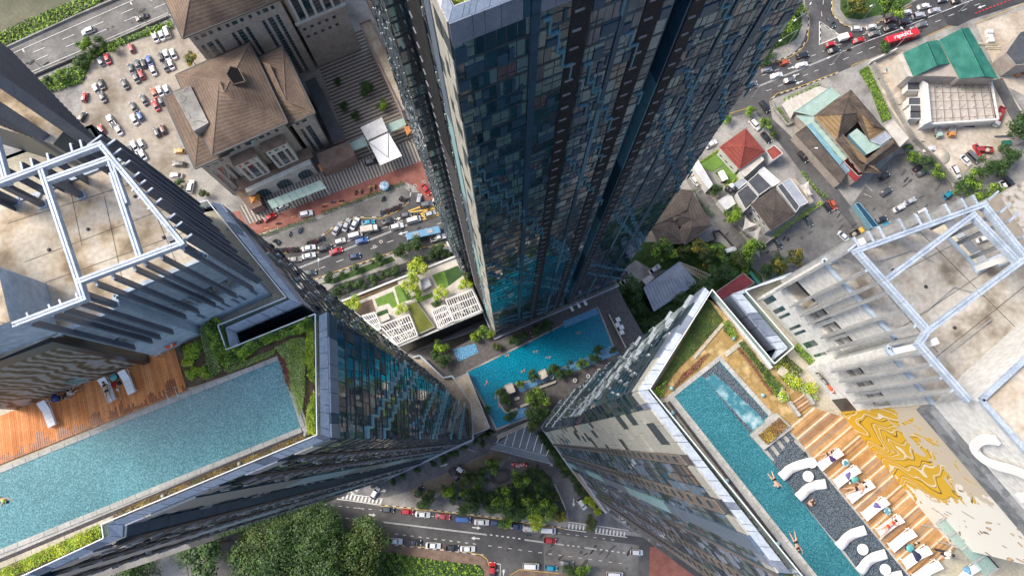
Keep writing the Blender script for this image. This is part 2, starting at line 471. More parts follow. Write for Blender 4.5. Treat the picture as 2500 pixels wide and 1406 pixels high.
# left tower: both polygons run counter-clockwise in the world when read in this order
s_=[('fins',.0),]
fac(FL,LTw,0,1,[(.30,.38,'fins'),(.38,.46,'louvre'),(.46,.56,'fins'),(.56,.66,'blue'),(.66,.74,'louvre'),(.74,.9,'fins'),(.9,1,'louvre')],seed=11,finm='silver_fin',light='blue_panel',finp=.6,finw=.13)
fac(FL,LTw,1,2,[(0,1,'navy')],seed=12)
fac(FL,LTw,2,3,[(0,.13,'fins'),(.13,.34,'blue'),(.34,.46,'fins'),(.46,.58,'louvre'),(.58,.74,'fins'),(.74,.82,'louvre'),(.82,1,'dark')],seed=13,topmats=('navy_panel','lavender_panel','cream_panel'),light='blue_panel',finp=.6,finw=.13)
fac(FL,LTw,3,4,[(0,1,'dark')],seed=14,zig=[(0,163,9,3),(0,155,9,3),(0,128,9,2.6),(0,112,9,3),(0,106,9,3),(0,78,9,3),(0,56,9,3),(0,51,9,3)],light='pale_blue_panel',pan='navy_panel')
fac(FL,LTw,4,5,[(0,1,'dark')],seed=15,topmats=('slate_panel',))
fac(FL,LTw,7,8,[(0,1,'fins')],seed=16)
fac(FL,LTw,8,9,[(0,1,'fins')],seed=17)
# right tower
fac(FR,RTw,0,1,[(0,.10,'dark'),(.10,.36,'cream'),(.36,.43,'louvre_warm'),(.43,.62,'grid'),(.62,.71,'louvre_warm'),(.71,.80,'grid'),(.80,.9,'blue'),(.9,1,'grid')],seed=21,topmats=('cream_panel','cream_panel','lavender_panel'),finm='pale_blue_panel',light='pale_blue_panel',pan='slate_blue')
fac(FR,RTw,1,2,[(0,1,'navy')],seed=22)
fac(FR,RTw,2,3,[(0,.14,'louvre_warm'),(.14,.34,'grid'),(.34,.44,'louvre_warm'),(.44,.6,'grid'),(.6,.8,'louvre_warm')],seed=23,finm='pale_blue_panel',light='pale_blue_panel',pan='lavender_panel',topmats=('cream_panel','lavender_panel'))
fac(FR,RTw,12,0,[(0,1,'fins')],seed=24,finp=.55,finw=.16,light='silver_fin',zig=[(0,150,12,4),(0,165,12,4),(0,172,12,4),(0,110,12,3),(0,70,12,3)],topmats=('cream_panel','lavender_panel','slate_panel'))
fac(FR,RTw,9,10,[(0,1,'dark')],seed=25)
FL.finish();FR.finish()

# centre tower, laid out from its front left corner
A0=G(1211,817,12);C0=G(1503,692,12)
e1=Vector((C0.x-A0.x,C0.y-A0.y));LC=e1.length;e1 /=LC;e2=Vector((-e1.y,e1.x))
def ct(x,y):return (A0.x+e1.x*x+e2.x*y,A0.y+e1.y*x+e2.y*y)
def ctx(u,v):
    g=G(u,v,12);d=Vector((g.x-A0.x,g.y-A0.y));return d.dot(e1)
rx0,rx1=ctx(1369,749),ctx(1386,742)
CTw=[ct(0,0),ct(rx0,0),ct(rx0,2.4),ct(rx1,2.4),ct(rx1,0),ct(LC,0),ct(LC,34),ct(-2.2,34),ct(-2.2,17),ct(0,17)]
CTop=177.0
wallring(CTw,8,CTop-1,'glass_dark',CT)
sheet('roof_slab',[Vector((*p,0))for p in inset(CTw,.3)],'concrete',175.2,CT)
def xf(u,v):return ctx(u,v)/rx0
zz=[(8,172,20,4),(11,168,20,3.5),(14,176,22,4),(0,149,18,3.6),(0,141,20,3.6),(12,140,22,3),(0,100,22,2.7),(0,92,22,2.7),(0,38,22,1),(0,32,22,1)]
facade(FC,CTw[0],CTw[1],12,CTop-.7,[(0,xf(1262,795),'grid'),(xf(1262,795),xf(1268,792),'navy'),(xf(1268,792),xf(1290,783),'grid'),(xf(1290,783),xf(1305,777),'louvre'),(xf(1305,777),xf(1328,767),'grid'),(xf(1328,767),xf(1332,765),'blue'),(xf(1332,765),xf(1346,759),'grid'),(xf(1346,759),xf(1361,753),'louvre'),(xf(1361,753),1,'grid')],seed=31,zig=zz,top=3.2)
facade(FC,CTw[1],CTw[2],12,CTop-.7,[(0,1,'blue')],seed=32)
facade(FC,CTw[2],CTw[3],12,CTop-.7,[(0,1,'navy')],seed=33)
facade(FC,CTw[3],CTw[4],12,CTop-.7,[(0,1,'blue')],seed=34)
l2=LC-rx1
def xg(u,v):return (ctx(u,v)-rx1)/l2
facade(FC,CTw[4],CTw[5],12,CTop-.7,[(0,xg(1398,737),'louvre'),(xg(1398,737),xg(1428,724),'grid'),(xg(1428,724),xg(1431,722),'blue'),(xg(1431,722),xg(1462,709),'grid'),(xg(1462,709),xg(1470,706),'navy'),(xg(1470,706),1,'grid')],seed=35,zig=[(2,168,16,3),(8,172,17,4),(0,146,17,3),(3,150,17,3),(0,112,17,3),(0,104,17,3),(0,62,17,2),(0,54,17,2)],top=3.2)
facade(FC,CTw[9],CTw[0],12,CTop-.7,[(0,.08,'dark'),(.08,.5,'louvre_wide'),(.5,.62,'fins'),(.62,.74,'blue'),(.74,1,'cream')],seed=36,finp=.7,finw=.12,light='pale_blue_panel')
facade(FC,CTw[8],CTw[9],12,CTop-.7,[(0,1,'dark')],seed=37)
facade(FC,CTw[7],CTw[8],12,CTop-.7,[(0,1,'fins')],seed=38,finp=.5,finw=.12)
facade(FC,CTw[5],CTw[6],12,CTop-.7,[(0,.3,'grid')],seed=39)
FC.finish()
inn=inset(CTw,.7)
coping_ring(CT,[CTw[9],CTw[0],CTw[1]],[inn[9],inn[0],inn[1]],False,seed=41,zo=CTop-.7,zi=CTop)
sheet('ledge',[Vector((*p,12.2))for p in (ct(-1.0,-1.1),ct(LC+.5,-1.1),ct(LC+.5,0),ct(0,0),ct(0,17),ct(-1.0,17))],'concrete',12.2,CT)
pr=MB(); 
for p,q in ((ct(-1.0,18),ct(-1.0,-1.1)),(ct(-1.0,-1.1),ct(LC+.5,-1.1))):
    pr.beam((*p,12.4),(*q,12.4),.3,1.0,'coping')
pr.obj('ledge_parapet',CT)
# ================= vegetation helpers =================
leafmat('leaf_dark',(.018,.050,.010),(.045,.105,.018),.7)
leafmat('leaf_mid',(.026,.066,.010),(.07,.14,.02),.35)
leafmat('leaf_olive',(.042,.062,.010),(.105,.125,.022),.6)
leafmat('leaf_bright',(.13,.26,.012),(.32,.48,.03),1.2)
leafmat('leaf_lime',(.26,.36,.015),(.54,.60,.03),1.4)
leafmat('leaf_pale',(.22,.34,.08),(.42,.54,.17),2.2)
leafmat('leaf_gold',(.30,.22,.02),(.50,.36,.03),1.0)
leafmat('leaf_red',(.13,.03,.03),(.26,.07,.05),2.0)
leafmat('leaf_rust',(.15,.075,.03),(.27,.14,.06),2.0)
leafmat('flower_white',(.75,.75,.7),(.8,.8,.78),2.0)
mat('bark',(.10,.075,.05),(.16,.12,.09),2,.9)
def rdir(R):
    z=R.uniform(-1,1);t=R.uniform(0,2*pi);r=sqrt(1-z*z);return Vector((r*cos(t),r*sin(t),z))
def leafquad(b,c,n,s,R,k):
    t=n.cross(rdir(R))
    if t.length<.05:return
    t=t.normalized()*s;u=n.cross(t).normalized()*(s*R.uniform(.5,.9))
    i=len(b.v);b.v+=[tuple(c-t*.5),tuple(c+u*.5),tuple(c+t*.6),tuple(c-u*.5)]
    b.f.append((i,i+1,i+2,i+3));b.m.append(k)
def crown(b,blobs,nleaf,size,mats,R):
    ks=[b.mi(m)for m in mats]
    tot=sum(r**2 for _,r in blobs)
    for c,r in blobs:
        c=Vector(c);k0=R.choice(ks)
        for _ in range(int(nleaf*r*r/tot)):
            d=rdir(R);q=R.random()**.35
            sc=1+.18*sin(7*d.x+c.x)*cos(6*d.y)
            p=c+Vector((d.x,d.y,d.z*.8))*(r*q*sc)
            n=(d+rdir(R)*.7+Vector((0,0,.45))).normalized()
            leafquad(b,p,n,size*R.uniform(.6,1.4),R,k0 if R.random()<.6 else R.choice(ks))
def tree_proto(name,mats,H,rad,nleaf=2600,leaf=.42,nb=9,seed=1,open_=.8):
    R=random.Random(seed)
    b=MB();blobs=[]
    for i in range(nb):
        a=2*pi*i/nb+R.uniform(-.5,.5);q=rad*R.uniform(.25,open_)
        if i==0:q=0
        blobs.append(((q*cos(a),q*sin(a),H-rad*R.uniform(.5,1.1)-q*.25),rad*R.uniform(.32,.52)))
    crown(b,blobs,nleaf,leaf,mats,R)
    t=MB();t.tube([(0,0,0),(.05,0,H*.3),(0,.06,H*.6),(0,0,H*.82)],[H*.028,H*.02,H*.014,H*.006],'bark',7)
    for c,r in blobs[1:]:
        t.tube([(0,0,H*R.uniform(.35,.55)),(c[0]*.5,c[1]*.5,H*.62),(c[0],c[1],c[2])],[H*.012,H*.008,H*.003],'bark',5)
    return b.mesh('crown'),t.mesh('trunk'),H,rad
PROTO={}
def put_tree(kind,u,v,rpx,label,group=None,zbase=0.0,name='tree'):
    """tree whose crown middle is sighted at (u,v) with radius rpx (photo pixels)"""
    cm,tm,H,rad=PROTO[kind]
    d=CAM_H-zbase
    r=rpx/FOC*(d-6)*(1.12 if kind.startswith('big')else 1.2);s=r/rad
    s=max(.12,s);hm=(H-rad)*s
    g=G(u,v,zbase+hm)
    R=random.Random(int(u*7+v*13))
    o=thing(name,label,'tree',(g.x,g.y,zbase),R.uniform(0,6.28),group)
    inst('crown',cm,o);inst('trunk',tm,o);o.scale=(s,s*R.uniform(.9,1.1),s*R.uniform(.92,1.08))
    return o
PROTO['mid']=tree_proto('mid',['leaf_mid','leaf_dark','leaf_mid'],9,4,seed=2)
PROTO['mid2']=tree_proto('mid2',['leaf_mid','leaf_bright','leaf_mid'],9,4,seed=12,nb=12)
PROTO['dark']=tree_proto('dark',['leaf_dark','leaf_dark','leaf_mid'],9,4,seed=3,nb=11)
PROTO['olive']=tree_proto('olive',['leaf_olive','leaf_mid','leaf_olive'],9,4,seed=4,nb=10)
PROTO['bright']=tree_proto('bright',['leaf_bright','leaf_mid','leaf_bright'],8,3.6,seed=5)
PROTO['lime']=tree_proto('lime',['leaf_lime','leaf_bright'],6,2.6,nleaf=1600,seed=6,leaf=.3)
PROTO['gold']=tree_proto('gold',['leaf_gold','leaf_olive','leaf_mid'],8,3.4,seed=7)
PROTO['small']=tree_proto('small',['leaf_dark','leaf_mid'],5,2.2,nleaf=1100,leaf=.32,nb=7,seed=8)
PROTO['big']=tree_proto('big',['leaf_mid','leaf_dark','leaf_dark','leaf_mid'],15,7,nleaf=11000,leaf=.40,nb=22,seed=9,open_=.85)
PROTO['bigo']=tree_proto('bigo',['leaf_olive','leaf_mid','leaf_dark'],15,7,nleaf=9000,leaf=.45,nb=26,seed=19,open_=.95)
PROTO['bigl']=tree_proto('bigl',['leaf_mid','leaf_mid','leaf_olive'],15,7,nleaf=9000,leaf=.48,nb=34,seed=29,open_=1.0)
PROTO['bigd']=tree_proto('bigd',['leaf_dark','leaf_dark','leaf_mid'],15,7,nleaf=11000,leaf=.40,nb=24,seed=10,open_=.85)

def planting(name,poly,z,mats,dens,leaf,h,parent=None,seed=1,label=None,lump=.5,kind='stuff',soil=None):
    """low planting over a world polygon: small leaf faces with a lumpy top"""
    R=random.Random(seed);b=MB();ks=[b.mi(m)for m in mats]
    xs=[p[0]for p in poly];ys=[p[1]for p in poly]
    P=[(p[0],p[1])for p in poly]
    area=abs(sum(P[i-1][0]*P[i][1]-P[i][0]*P[i-1][1]for i in range(len(P))))/2
    bb=(max(xs)-min(xs))*(max(ys)-min(ys));n=int(dens*bb)
    ph=R.uniform(0,6)
    for _ in range(n):
        x=R.uniform(min(xs),max(xs));y=R.uniform(min(ys),max(ys))
        if not inpoly(x,y,P):continue
        f=2.2/lump
        w=.5+.25*sin(x*f+ph+1.3*sin(y*f*.7))+.25*sin(y*f*1.1+1.7*sin(x*f*.8))
        zz=z+h*(.35+.65*w)*R.uniform(.55,1)
        n_=Vector((R.uniform(-.7,.7),R.uniform(-.7,.7),1)).normalized()
        leafquad(b,Vector((x,y,zz)),n_,leaf*R.uniform(.6,1.4),R,ks[int((x*1.3+y*.9+R.random()*1.2)*1.0)%len(ks)]if R.random()<.6 else R.choice(ks))
    if soil: 
        pts=P if sum(P[i-1][0]*P[i][1]-P[i][0]*P[i-1][1]for i in range(len(P)))>0 else P[::-1]
        b.poly([(p[0],p[1],z+.01)for p in pts],soil)
    o=b.obj(name,parent)
    if kind:o['kind']=kind
    if label:o['label']=label
    return o
def shrub(u,v,rpx,z,mats,label,seed=1,leaf=.09,group=None,flowers=False,name='shrub',squash=.8):
    R=random.Random(seed);b=MB();r=rpx/FOC*(CAM_H-z);g=G(u,v,z+r*.4)
    bl=[((R.uniform(-.5,.5)*r,R.uniform(-.5,.5)*r,r*R.uniform(.35,.6)),r*R.uniform(.45,.65))for _ in range(7)]
    crown(b,bl,int(520+900*r),leaf,mats,R)
    o=thing(name,label,'shrub',(g.x,g.y,z),R.uniform(0,6),group)
    b.obj('foliage',o)
    t=MB()
    for _ in range(4):t.tube([(0,0,0),(R.uniform(-.3,.3)*r,R.uniform(-.3,.3)*r,r*.5)],[.03,.015],'bark',5)
    t.obj('stem',o)
    if flowers:
        f=MB();k=f.mi('flower_white')
        for _ in range(60):
            d=rdir(R);d.z=abs(d.z)
            leafquad(f,Vector((d.x,d.y,d.z*.8+.45))*r*.98,(d+Vector((0,0,1))).normalized(),.055,R,k)
        f.obj('flower',o)
    return o

# ================= rooftop decks =================
Z=175.0
def water_mat(name,a,b_,c,sc,rough=.06,bump=.25):
    m=mat(name,a,c,sc,rough,kind='voro',lo=.12,hi=.72,c3=b_,spec=.5,coat=.2,bump=bump,bscale=sc*.6,dist=.03)
    return m
mat('water_left',(.045,.17,.20),(.165,.37,.41),11,.08,lo=.36,hi=.66,n2s=.02,c3=(.08,.24,.28),spec=.3,detail=2,bump=.2,bscale=6,dist=.03)
mat('water_right',(.018,.115,.145),(.085,.27,.32),12,.08,lo=.36,hi=.68,n2s=.025,c3=(.035,.17,.21),spec=.3,detail=2,bump=.2,bscale=6,dist=.03)
mat('water_low',(.0,.11,.19),(.008,.27,.40),2.4,.08,lo=.35,hi=.68,n2s=.06,c3=(.001,.18,.285),spec=.3,detail=3,bump=.3,bscale=2,dist=.1)
mat('water_toddler',(.04,.16,.32),(.25,.46,.64),3.4,.08,lo=.36,hi=.64,c3=(.10,.28,.46),spec=.3,detail=2,bump=.2,bscale=2)
mat('pebble',(.30,.36,.42),(.035,.055,.075),16,.35,kind='voro',lo=.08,hi=.5,bump=.8,bscale=16,c3=(.10,.14,.18),coat=.5)
mat('foam',(.05,.20,.25),(.42,.58,.62),1.3,.2,lo=.46,hi=.72,bump=.5,bscale=3,detail=8,vec_scale=(1,1,1))
mat('stone_rim',(.34,.34,.315),(.46,.455,.43),.9,.7,bump=.2,bscale=12)
mat('gutter_pebble',(.045,.04,.045),(.09,.08,.085),5,.8,bump=.8,bscale=30)
mat('yellow_stone',(.42,.38,.29),(.52,.48,.38),.8,.8)
for i,(a,b_)in enumerate((((.58,.22,.075),(.68,.29,.11)),((.50,.18,.06),(.60,.24,.085)),((.62,.26,.10),(.72,.33,.14)))):
    mat('deck_orange_%d' %i,a,b_,1.1,.6,spec=.15,bump=.15,bscale=20)
for i,(a,b_)in enumerate((((.36,.19,.07),(.46,.26,.10)),((.42,.24,.10),(.54,.33,.15)),((.25,.14,.075),(.33,.19,.10)),((.62,.50,.37),(.72,.60,.46)),((.30,.20,.13),(.38,.26,.17)))):
    mat('deck_brown_%d' %i,a,b_,1.6,.55,bump=.1,bscale=14)
mat('wet_wood',(.19,.055,.018),(.30,.09,.03),2.5,.25)
def gp(pts,o=(0,0),s=1.0,z=Z):return [G(o[0]+p[0]/s,o[1]+p[1]/s,z)for p in pts]

# --- left tower roof ---
sheet('roof_slab',[Vector((x,y,0))for x,y in inset(LTw,.25)],'yellow_stone',Z-.02,LT)
pl=MB(); 
pool_outer=gp([(-420,1316),(667,870),(700,868),(762,1060),(-420,1545)])
pool_w=gp([(-420,1325),(682,879),(735,1043),(-420,1510)])
sheet('pool_rim',pool_outer,'stone_rim',Z+.05,LT)
w_=sheet('pool_water',pool_w,'water_left',Z+.062);w_['label']='long blue rippled rooftop pool beside the orange timber deck'
# rim as separate stone slabs along the three edges
def slabs(parent,a,b,width,z,h,m,step,side=1,name='rim_slab',gap=.012):
    L=hypot(b[0]-a[0],b[1]-a[1]);ang=atan2(b[1]-a[1],b[0]-a[0]);n=max(1,int(L/step))
    for k in range(n):
        x0,x1=L*k/n+gap,L*(k+1)/n-gap
        piece(name,m,a,ang,x0,x1,0 if side>0 else-width,width if side>0 else 0,z,z+h,parent)
slabs(LT,pool_w[0],pool_w[1],.32,Z+.05,.06,'stone_rim',.9,1)
slabs(LT,pool_w[1],pool_w[2],.30,Z+.05,.06,'stone_rim',.9,1)
slabs(LT,pool_w[3],pool_w[2],.34,Z+.05,.06,'stone_rim',.9,-1)
g0,g1=gp([(-420,1540),(741,1052)])
slabs(LT,g0,g1,.26,Z+.055,.02,'gutter_pebble',12,-1,'gutter')
slabs(LT,*gp([(-420,1549),(745,1062)]),.36,Z+.05,.05,'yellow_stone',1.1,-1,'rim_slab')
g0,g1=gp([(285,1253),(762,1058)])
planting('border_planting',gp([(278,1258),(300,1243),(752,1056),(765,1066),(760,1069),(285,1272)]),Z+.06,['leaf_rust','leaf_gold','leaf_rust','leaf_olive'],700,.07,.3,LT,5,'rust brown border planting beside the parapet',soil='soil')
planting('border_planting',gp([(250,1276),(255,1312),(-60,1450),(-100,1440)]),Z+.06,['leaf_lime','leaf_lime','leaf_bright'],520,.10,.8,LT,6,'lime green border planting beside the parapet',soil='soil',lump=.7)
for u,v in ((747,1060),(586,1131),(400,1210)):
    b=MB();b.lathe((0,0,0),[(.0,0),(.13,.02),(.15,.12),(.12,.22),(.05,.27)],'cream_panel',14)
    g=G(u,v,Z+.1);o=b.obj('garden_lamp',None,True,(g.x,g.y,Z+.1));tag(o,{747:'round pale garden lamp at the right end of the rust planting by the left pool',586:'round pale garden lamp midway along the rust planting by the left pool',400:'round pale garden lamp at the left end of the rust planting by the left pool'}[u],'lamp','round lamps along the left parapet')
# deck: short boards laid across
D0,D1=G(-200,1213,Z),G(458,952,Z)      # pool side
D2,D3=G(-200,1093,Z),G(428,850,Z)      # wall side
Rk=random.Random(4)
nb_=128
for k in range(nb_):
    t0,t1=k/nb_,(k+1)/nb_-.0006
    P=[lerp(D0,D1,t0),lerp(D0,D1,t1),lerp(D2,D3,t1),lerp(D2,D3,t0)]
    b=MB();b.prism([(p.x,p.y)for p in P],Z+.03,Z+.10+Rk.uniform(0,.008),'deck_orange_%d' %Rk.randrange(3))
    b.obj('deck_board',LT)
b=MB()
for k in range(nb_):                         # wet streaks: water splashed from the pool darkens the boards
    if Rk.random()<.85:
        t0=(k+.1)/nb_;t1=(k+.85)/nb_
        q=Rk.uniform(.04,.22)+.25*max(0,sin(k*.35)*sin(k*.13+1));q0=Rk.uniform(0.005,.03)
        P=[lerp(lerp(D0,D1,t),lerp(D2,D3,t),s)for t,s in ((t0,q0),(t1,q0),(t1,q),(t0,q*Rk.uniform(.85,1)))]
        b.poly([(p.x,p.y,Z+.113)for p in P],'wet_wood')
o=b.obj('wet_patch',LT);o['kind']='stuff'
# pool ladder rails
for du in (0,22):
    a=G(414+du,955-du*.4,Z+.1);c=G(423+du,977-du*.4,Z+.1)
    b=MB();b.tube([a,(a.x,a.y,Z+.75),(lerp(a.x,c.x,.5),lerp(a.y,c.y,.5),Z+.85),(c.x,c.y,Z+.75),(c.x,c.y,Z-.0)],.022,'rail_white',8)
    tag(b.obj('grab_rail',None,True),'white pool grab rail at the orange deck corner, %s of the pair' %('left one' if du==0 else 'right one'),'handrail','pool grab rails')
# planters on the left roof
soil=gp([(440,858),(455,832),(490,800),(560,772),(600,858),(770,790),(775,1060),(752,1046),(690,868),(655,872),(462,940)])
planting('ground_cover',gp([(430,850),(480,812),(540,790),(562,858),(772,775),(773,1058),(760,1058),(690,868),(470,945),(455,945)]),Z+.05,['leaf_rust','leaf_olive'],60,.07,.06,LT,8,soil='soil')
planting('hedge',gp([(505,790),(545,780),(568,845),(575,853),(620,840),(768,776),(772,790),(760,812),(700,828),(640,850),(605,880),(560,900),(540,880)]),Z+.1,['leaf_bright','leaf_bright','leaf_mid'],700,.12,1.3,LT,9,'bright green clipped hedge around the roof slot',lump=.45)
planting('hedge',gp([(492,805),(508,800),(525,850),(548,905),(522,922),(508,880)]),Z+.1,['leaf_pale','leaf_pale','leaf_mid'],800,.06,.6,LT,10,'pale speckled low hedge beside the round bushes',lump=.8)
planting('hedge',gp([(548,902),(675,852),(672,866),(560,912)]),Z+.1,['leaf_pale','leaf_bright'],700,.06,.3,LT,11,'thin pale strip of ground hedge along the pool')
planting('hedge',gp([(675,850),(720,828),(748,826),(752,850),(748,960),(742,1010),(735,1014),(712,950),(700,880)]),Z+.1,['leaf_pale','leaf_pale','leaf_bright'],900,.06,.55,LT,12,'pale green curved hedge at the right end of the pool',lump=1.2)
planting('hedge',gp([(752,795),(771,790),(774,940),(756,920),(750,860)]),Z+.1,['leaf_lime','leaf_bright'],500,.11,.8,LT,13,'lime green hedge beside the glass balustrade, upper stretch',lump=.4)
planting('hedge',gp([(760,975),(774,955),(775,1060),(756,1060),(750,1020)]),Z+.1,['leaf_lime','leaf_bright'],500,.11,.8,LT,14,'lime green hedge beside the glass balustrade, lower stretch',lump=.4)
planting('flower_bed',gp([(683,873),(698,872),(712,940),(712,958),(700,930)]),Z+.1,['leaf_red','leaf_red','leaf_rust'],500,.14,.4,LT,15,'dark red leafy plants at the corner of the left pool')
for i,(u,v,r,m,l)in enumerate(((470,855,26,['leaf_bright','leaf_lime'],'largest round bright green bush beside the orange deck'),(458,882,17,['leaf_bright','leaf_lime'],'middle bright green bush touching the orange deck edge'),(468,908,17,['leaf_lime','leaf_bright'],'lower left bright bush at the pool corner of the planting'),(497,910,19,['leaf_lime','leaf_lime','leaf_bright'],'lime bush nearest the left pool between deck and pale hedge'),(448,850,9,['leaf_mid'],'smallest dark bush squeezed against the deck and the wall'))):
    shrub(u,v,r,Z+.08,m,l,20+i,leaf=.1,group='round bushes beside the orange deck')
# balustrades and coping of the left tower
balustrade(LT,gp([(-420,1626),(256,1312),(251,1278),(775,1061),(771,767),(555,854),(534,795),(700,727),(508,491),(480,499)],z=176),Z)
outer=[LTw[i]for i in (0,1,2,3,4)]
inner=[tuple(G(u,v,176)[:2])for u,v in ((-420,1612),(266,1308),(262,1278),(783,1061),(779,770))]
coping_ring(LT,outer,inner,False,seed=51)
coping_ring(LT,[LTw[6],LTw[7],LTw[8]],[tuple(G(u,v,176)[:2])for u,v in ((550,800),(707,731),(513,491))],False,seed=52)
coping_ring(LT,[LTw[5],LTw[6]],[tuple(G(u,v,176)[:2])for u,v in ((561,848),(551,800))],False,seed=53)
for (u,v)in ((554,560),(634,655),(622,752)):
    b=MB();b.lathe((0,0,0),[(.0,0),(.07,.0),(.08,.08),(.03,.12)],'cream_panel',10);g=G(u,v,Z)
    tag(b.obj('garden_lamp',None,True,(g.x,g.y,Z)),{554:'tiny white lamp on the gravel walk of the left roof, upper one',634:'tiny white lamp on the gravel walk of the left roof, middle one',622:'tiny white lamp beside the roof slot of the left tower'}[u],'lamp')

# ---- rooftop core: shared builder for both towers ----
def wallface(parent,a,b,z0,z1,m,openings,depth=.9,th=.18,name='core_wall',floor_m='yellow_stone'):
    """upright wall from a to b with recessed openings (x0,x1,z0,z1 in metres along the wall); outside is on the right hand"""
    L=hypot(b[0]-a[0],b[1]-a[1]);ang=atan2(b[1]-a[1],b[0]-a[0]);ex=(cos(ang),sin(ang));ey=(-sin(ang),cos(ang))
    bb=MB();op=sorted([o for o in openings if o[0]<L])
    xs=sorted({0,L,*[min(L,max(0,v))for o in op for v in o[:2]]});zs=sorted({z0,z1,*[v for o in op for v in o[2:4]]})
    for i in range(len(xs)-1):
        for j in range(len(zs)-1):
            xm,zm=(xs[i]+xs[i+1])/2,(zs[j]+zs[j+1])/2
            if any(o[0]<xm<o[1]and o[2]<zm<o[3]for o in op):continue
            bb.box(a,ex,ey,xs[i],xs[i+1],0,th,zs[j],zs[j+1],m)
    bb.obj(name,parent)
    for o in op:
        x1_=min(o[1],L)
        r=MB()
        r.box(a,ex,ey,o[0],x1_,depth,depth+.05,o[2],o[3],'louvre')
        r.box(a,ex,ey,o[0],x1_,th,depth,o[2]-.05,o[2],floor_m)
        r.box(a,ex,ey,o[0]-.05,o[0],th,depth,o[2],o[3],m);r.box(a,ex,ey,x1_,x1_+.05,th,depth,o[2],o[3],m)
        r.obj('service_recess',parent)
    return a,ang,L
mat('ac_white',(.62,.62,.60),rough=.5)
def ac_unit(parent,a,ang,x,y,z,w=.9,d=.38,h=.6):
    t=MB();ex=(cos(ang),sin(ang));ey=(-sin(ang),cos(ang))
    t.box(a,ex,ey,x,x+w,y,y+d,z,z+h,'ac_white')
    t.box(a,ex,ey,x+.06,x+w*.62,y-.012,y,z+.07,z+h-.07,'dark_metal')
    for k in range(4):t.box(a,ex,ey,x+.05,x+w*.63,y-.024,y-.012,z+.1+k*.12,z+.115+k*.12,'ac_white')
    t.box(a,ex,ey,x+w*.68,x+w-.05,y-.015,y,z+.1,z+h-.1,'fin_light')
    o=t.obj('ac_unit',parent);return o
def fins_along(parent,pts,z0,z1,depth,m,ang,name='wall_fin',bracket='frame_white',th=.09,bl=.35):
    c,n=cos(ang),sin(ang)
    for (x,y)in pts:
        b=MB();O=(x,y);ex=(c,n);ey=(-n,c)      # ey points away from the wall
        b.box(O,ex,ey,-th/2,th/2,-depth,0,z0,z1,m)
        b.box(O,ex,ey,-th/2-.03,th/2+.03,-.015,.02,z0+.1,z1-.1,m)
        b.obj(name,parent)
        k=MB();k.box(O,ex,ey,-.05,.05,-depth-bl,0,z1-.02,z1+.06,bracket);k.obj('fin_bracket',parent)
def frame_beam(parent,a,b,w=.28,h=.4,z=190.0,m='frame_white'):
    q=MB();ang=atan2(b.y-a.y,b.x-a.x);L=hypot(b.x-a.x,b.y-a.y);ex=(cos(ang),sin(ang));ey=(-sin(ang),cos(ang))
    O=(a.x,a.y)
    q.box(O,ex,ey,-w/2,L+w/2,-w/2,-w*.08,z-h,z,m)
    q.box(O,ex,ey,-w/2,L+w/2,w*.08,w/2,z-h,z,m)
    q.box(O,ex,ey,-w/2+.02,L+w/2-.02,-w*.08,w*.08,z-h,z-.05,m)
    for k in range(int(L/1.4)):
        q.box(O,ex,ey,.5+k*1.4,.53+k*1.4,-w/2-.006,w/2+.006,z-h+.01,z+.006,'fin_light')
    q.obj('frame_beam',parent)
def post(parent,u,v,ztop=190,zb=186,m='fin_dark',s=.3):
    g=G(u,v,zb);q=MB();q.bx(g.x,g.y,zb,s,s,ztop-zb-.4,m,radians(22));q.bx(g.x,g.y,zb,s+.2,s+.2,.12,'wall_shade_blue',radians(22));q.obj('frame_post',parent)

ZR=186.0;ZF=190.0
# left core
slabL=[(508,627),(306,713),(280,722),(286,749),(246,771),(145,812),(113,692),(-400,540),(-400,640-40),(0,490),(60,470),(102,491),(200,452),(300,395),(318,388)]
slabL=[(508,627),(306,713),(280,722),(286,749),(246,771),(145,814),(-250,980),(-400,700),(-60,512),(92,486),(100,470),(310,385)]
SL=gp(slabL,z=ZR)
b=MB();b.prism(SL,ZR-.35,ZR,'wall_shade_blue','roof_concrete');b.obj('core_roof',LT)
# slab joints
b=MB()
for (p,q)in (((200,600),(165,430)),((300,690),(255,480)),((430,640),(370,500)),((20,545),(350,440)),((60,640),(430,500)),((110,690),(470,560)),((150,760),(260,730))):
    b.beam(G(*p,ZR+.006),G(*q,ZR+.006),.03,.012,'joint_dark')
b.obj('roof_joint',LT)
for pts,r_ in (([(345,470),(385,520),(455,606)],.03),):b=MB();b.tube([G(*q,ZR+.1)for q in pts],r_,'fin_light',6);b.obj('conduit',LT)
for u,v in ((215,560),(120,610),(330,480),(400,580)):b=MB();b.lathe((0,0,0),[(.10,0),(.10,.05),(.05,.07)],'dark_metal',10);b.obj('roof_drain',LT,True,tuple(G(u,v,ZR+.01)))
# rim of the slab
for i in (0,1,2,3,4,9,10,11):
    p,q=SL[i],SL[(i+1)%len(SL)];b=MB();b.beam((p.x,p.y,ZR+.06),(q.x,q.y,ZR+.06),.22,.14,'wall_shade_blue');b.obj('roof_kerb',LT)
def at(i):return (SL[i].x,SL[i].y)
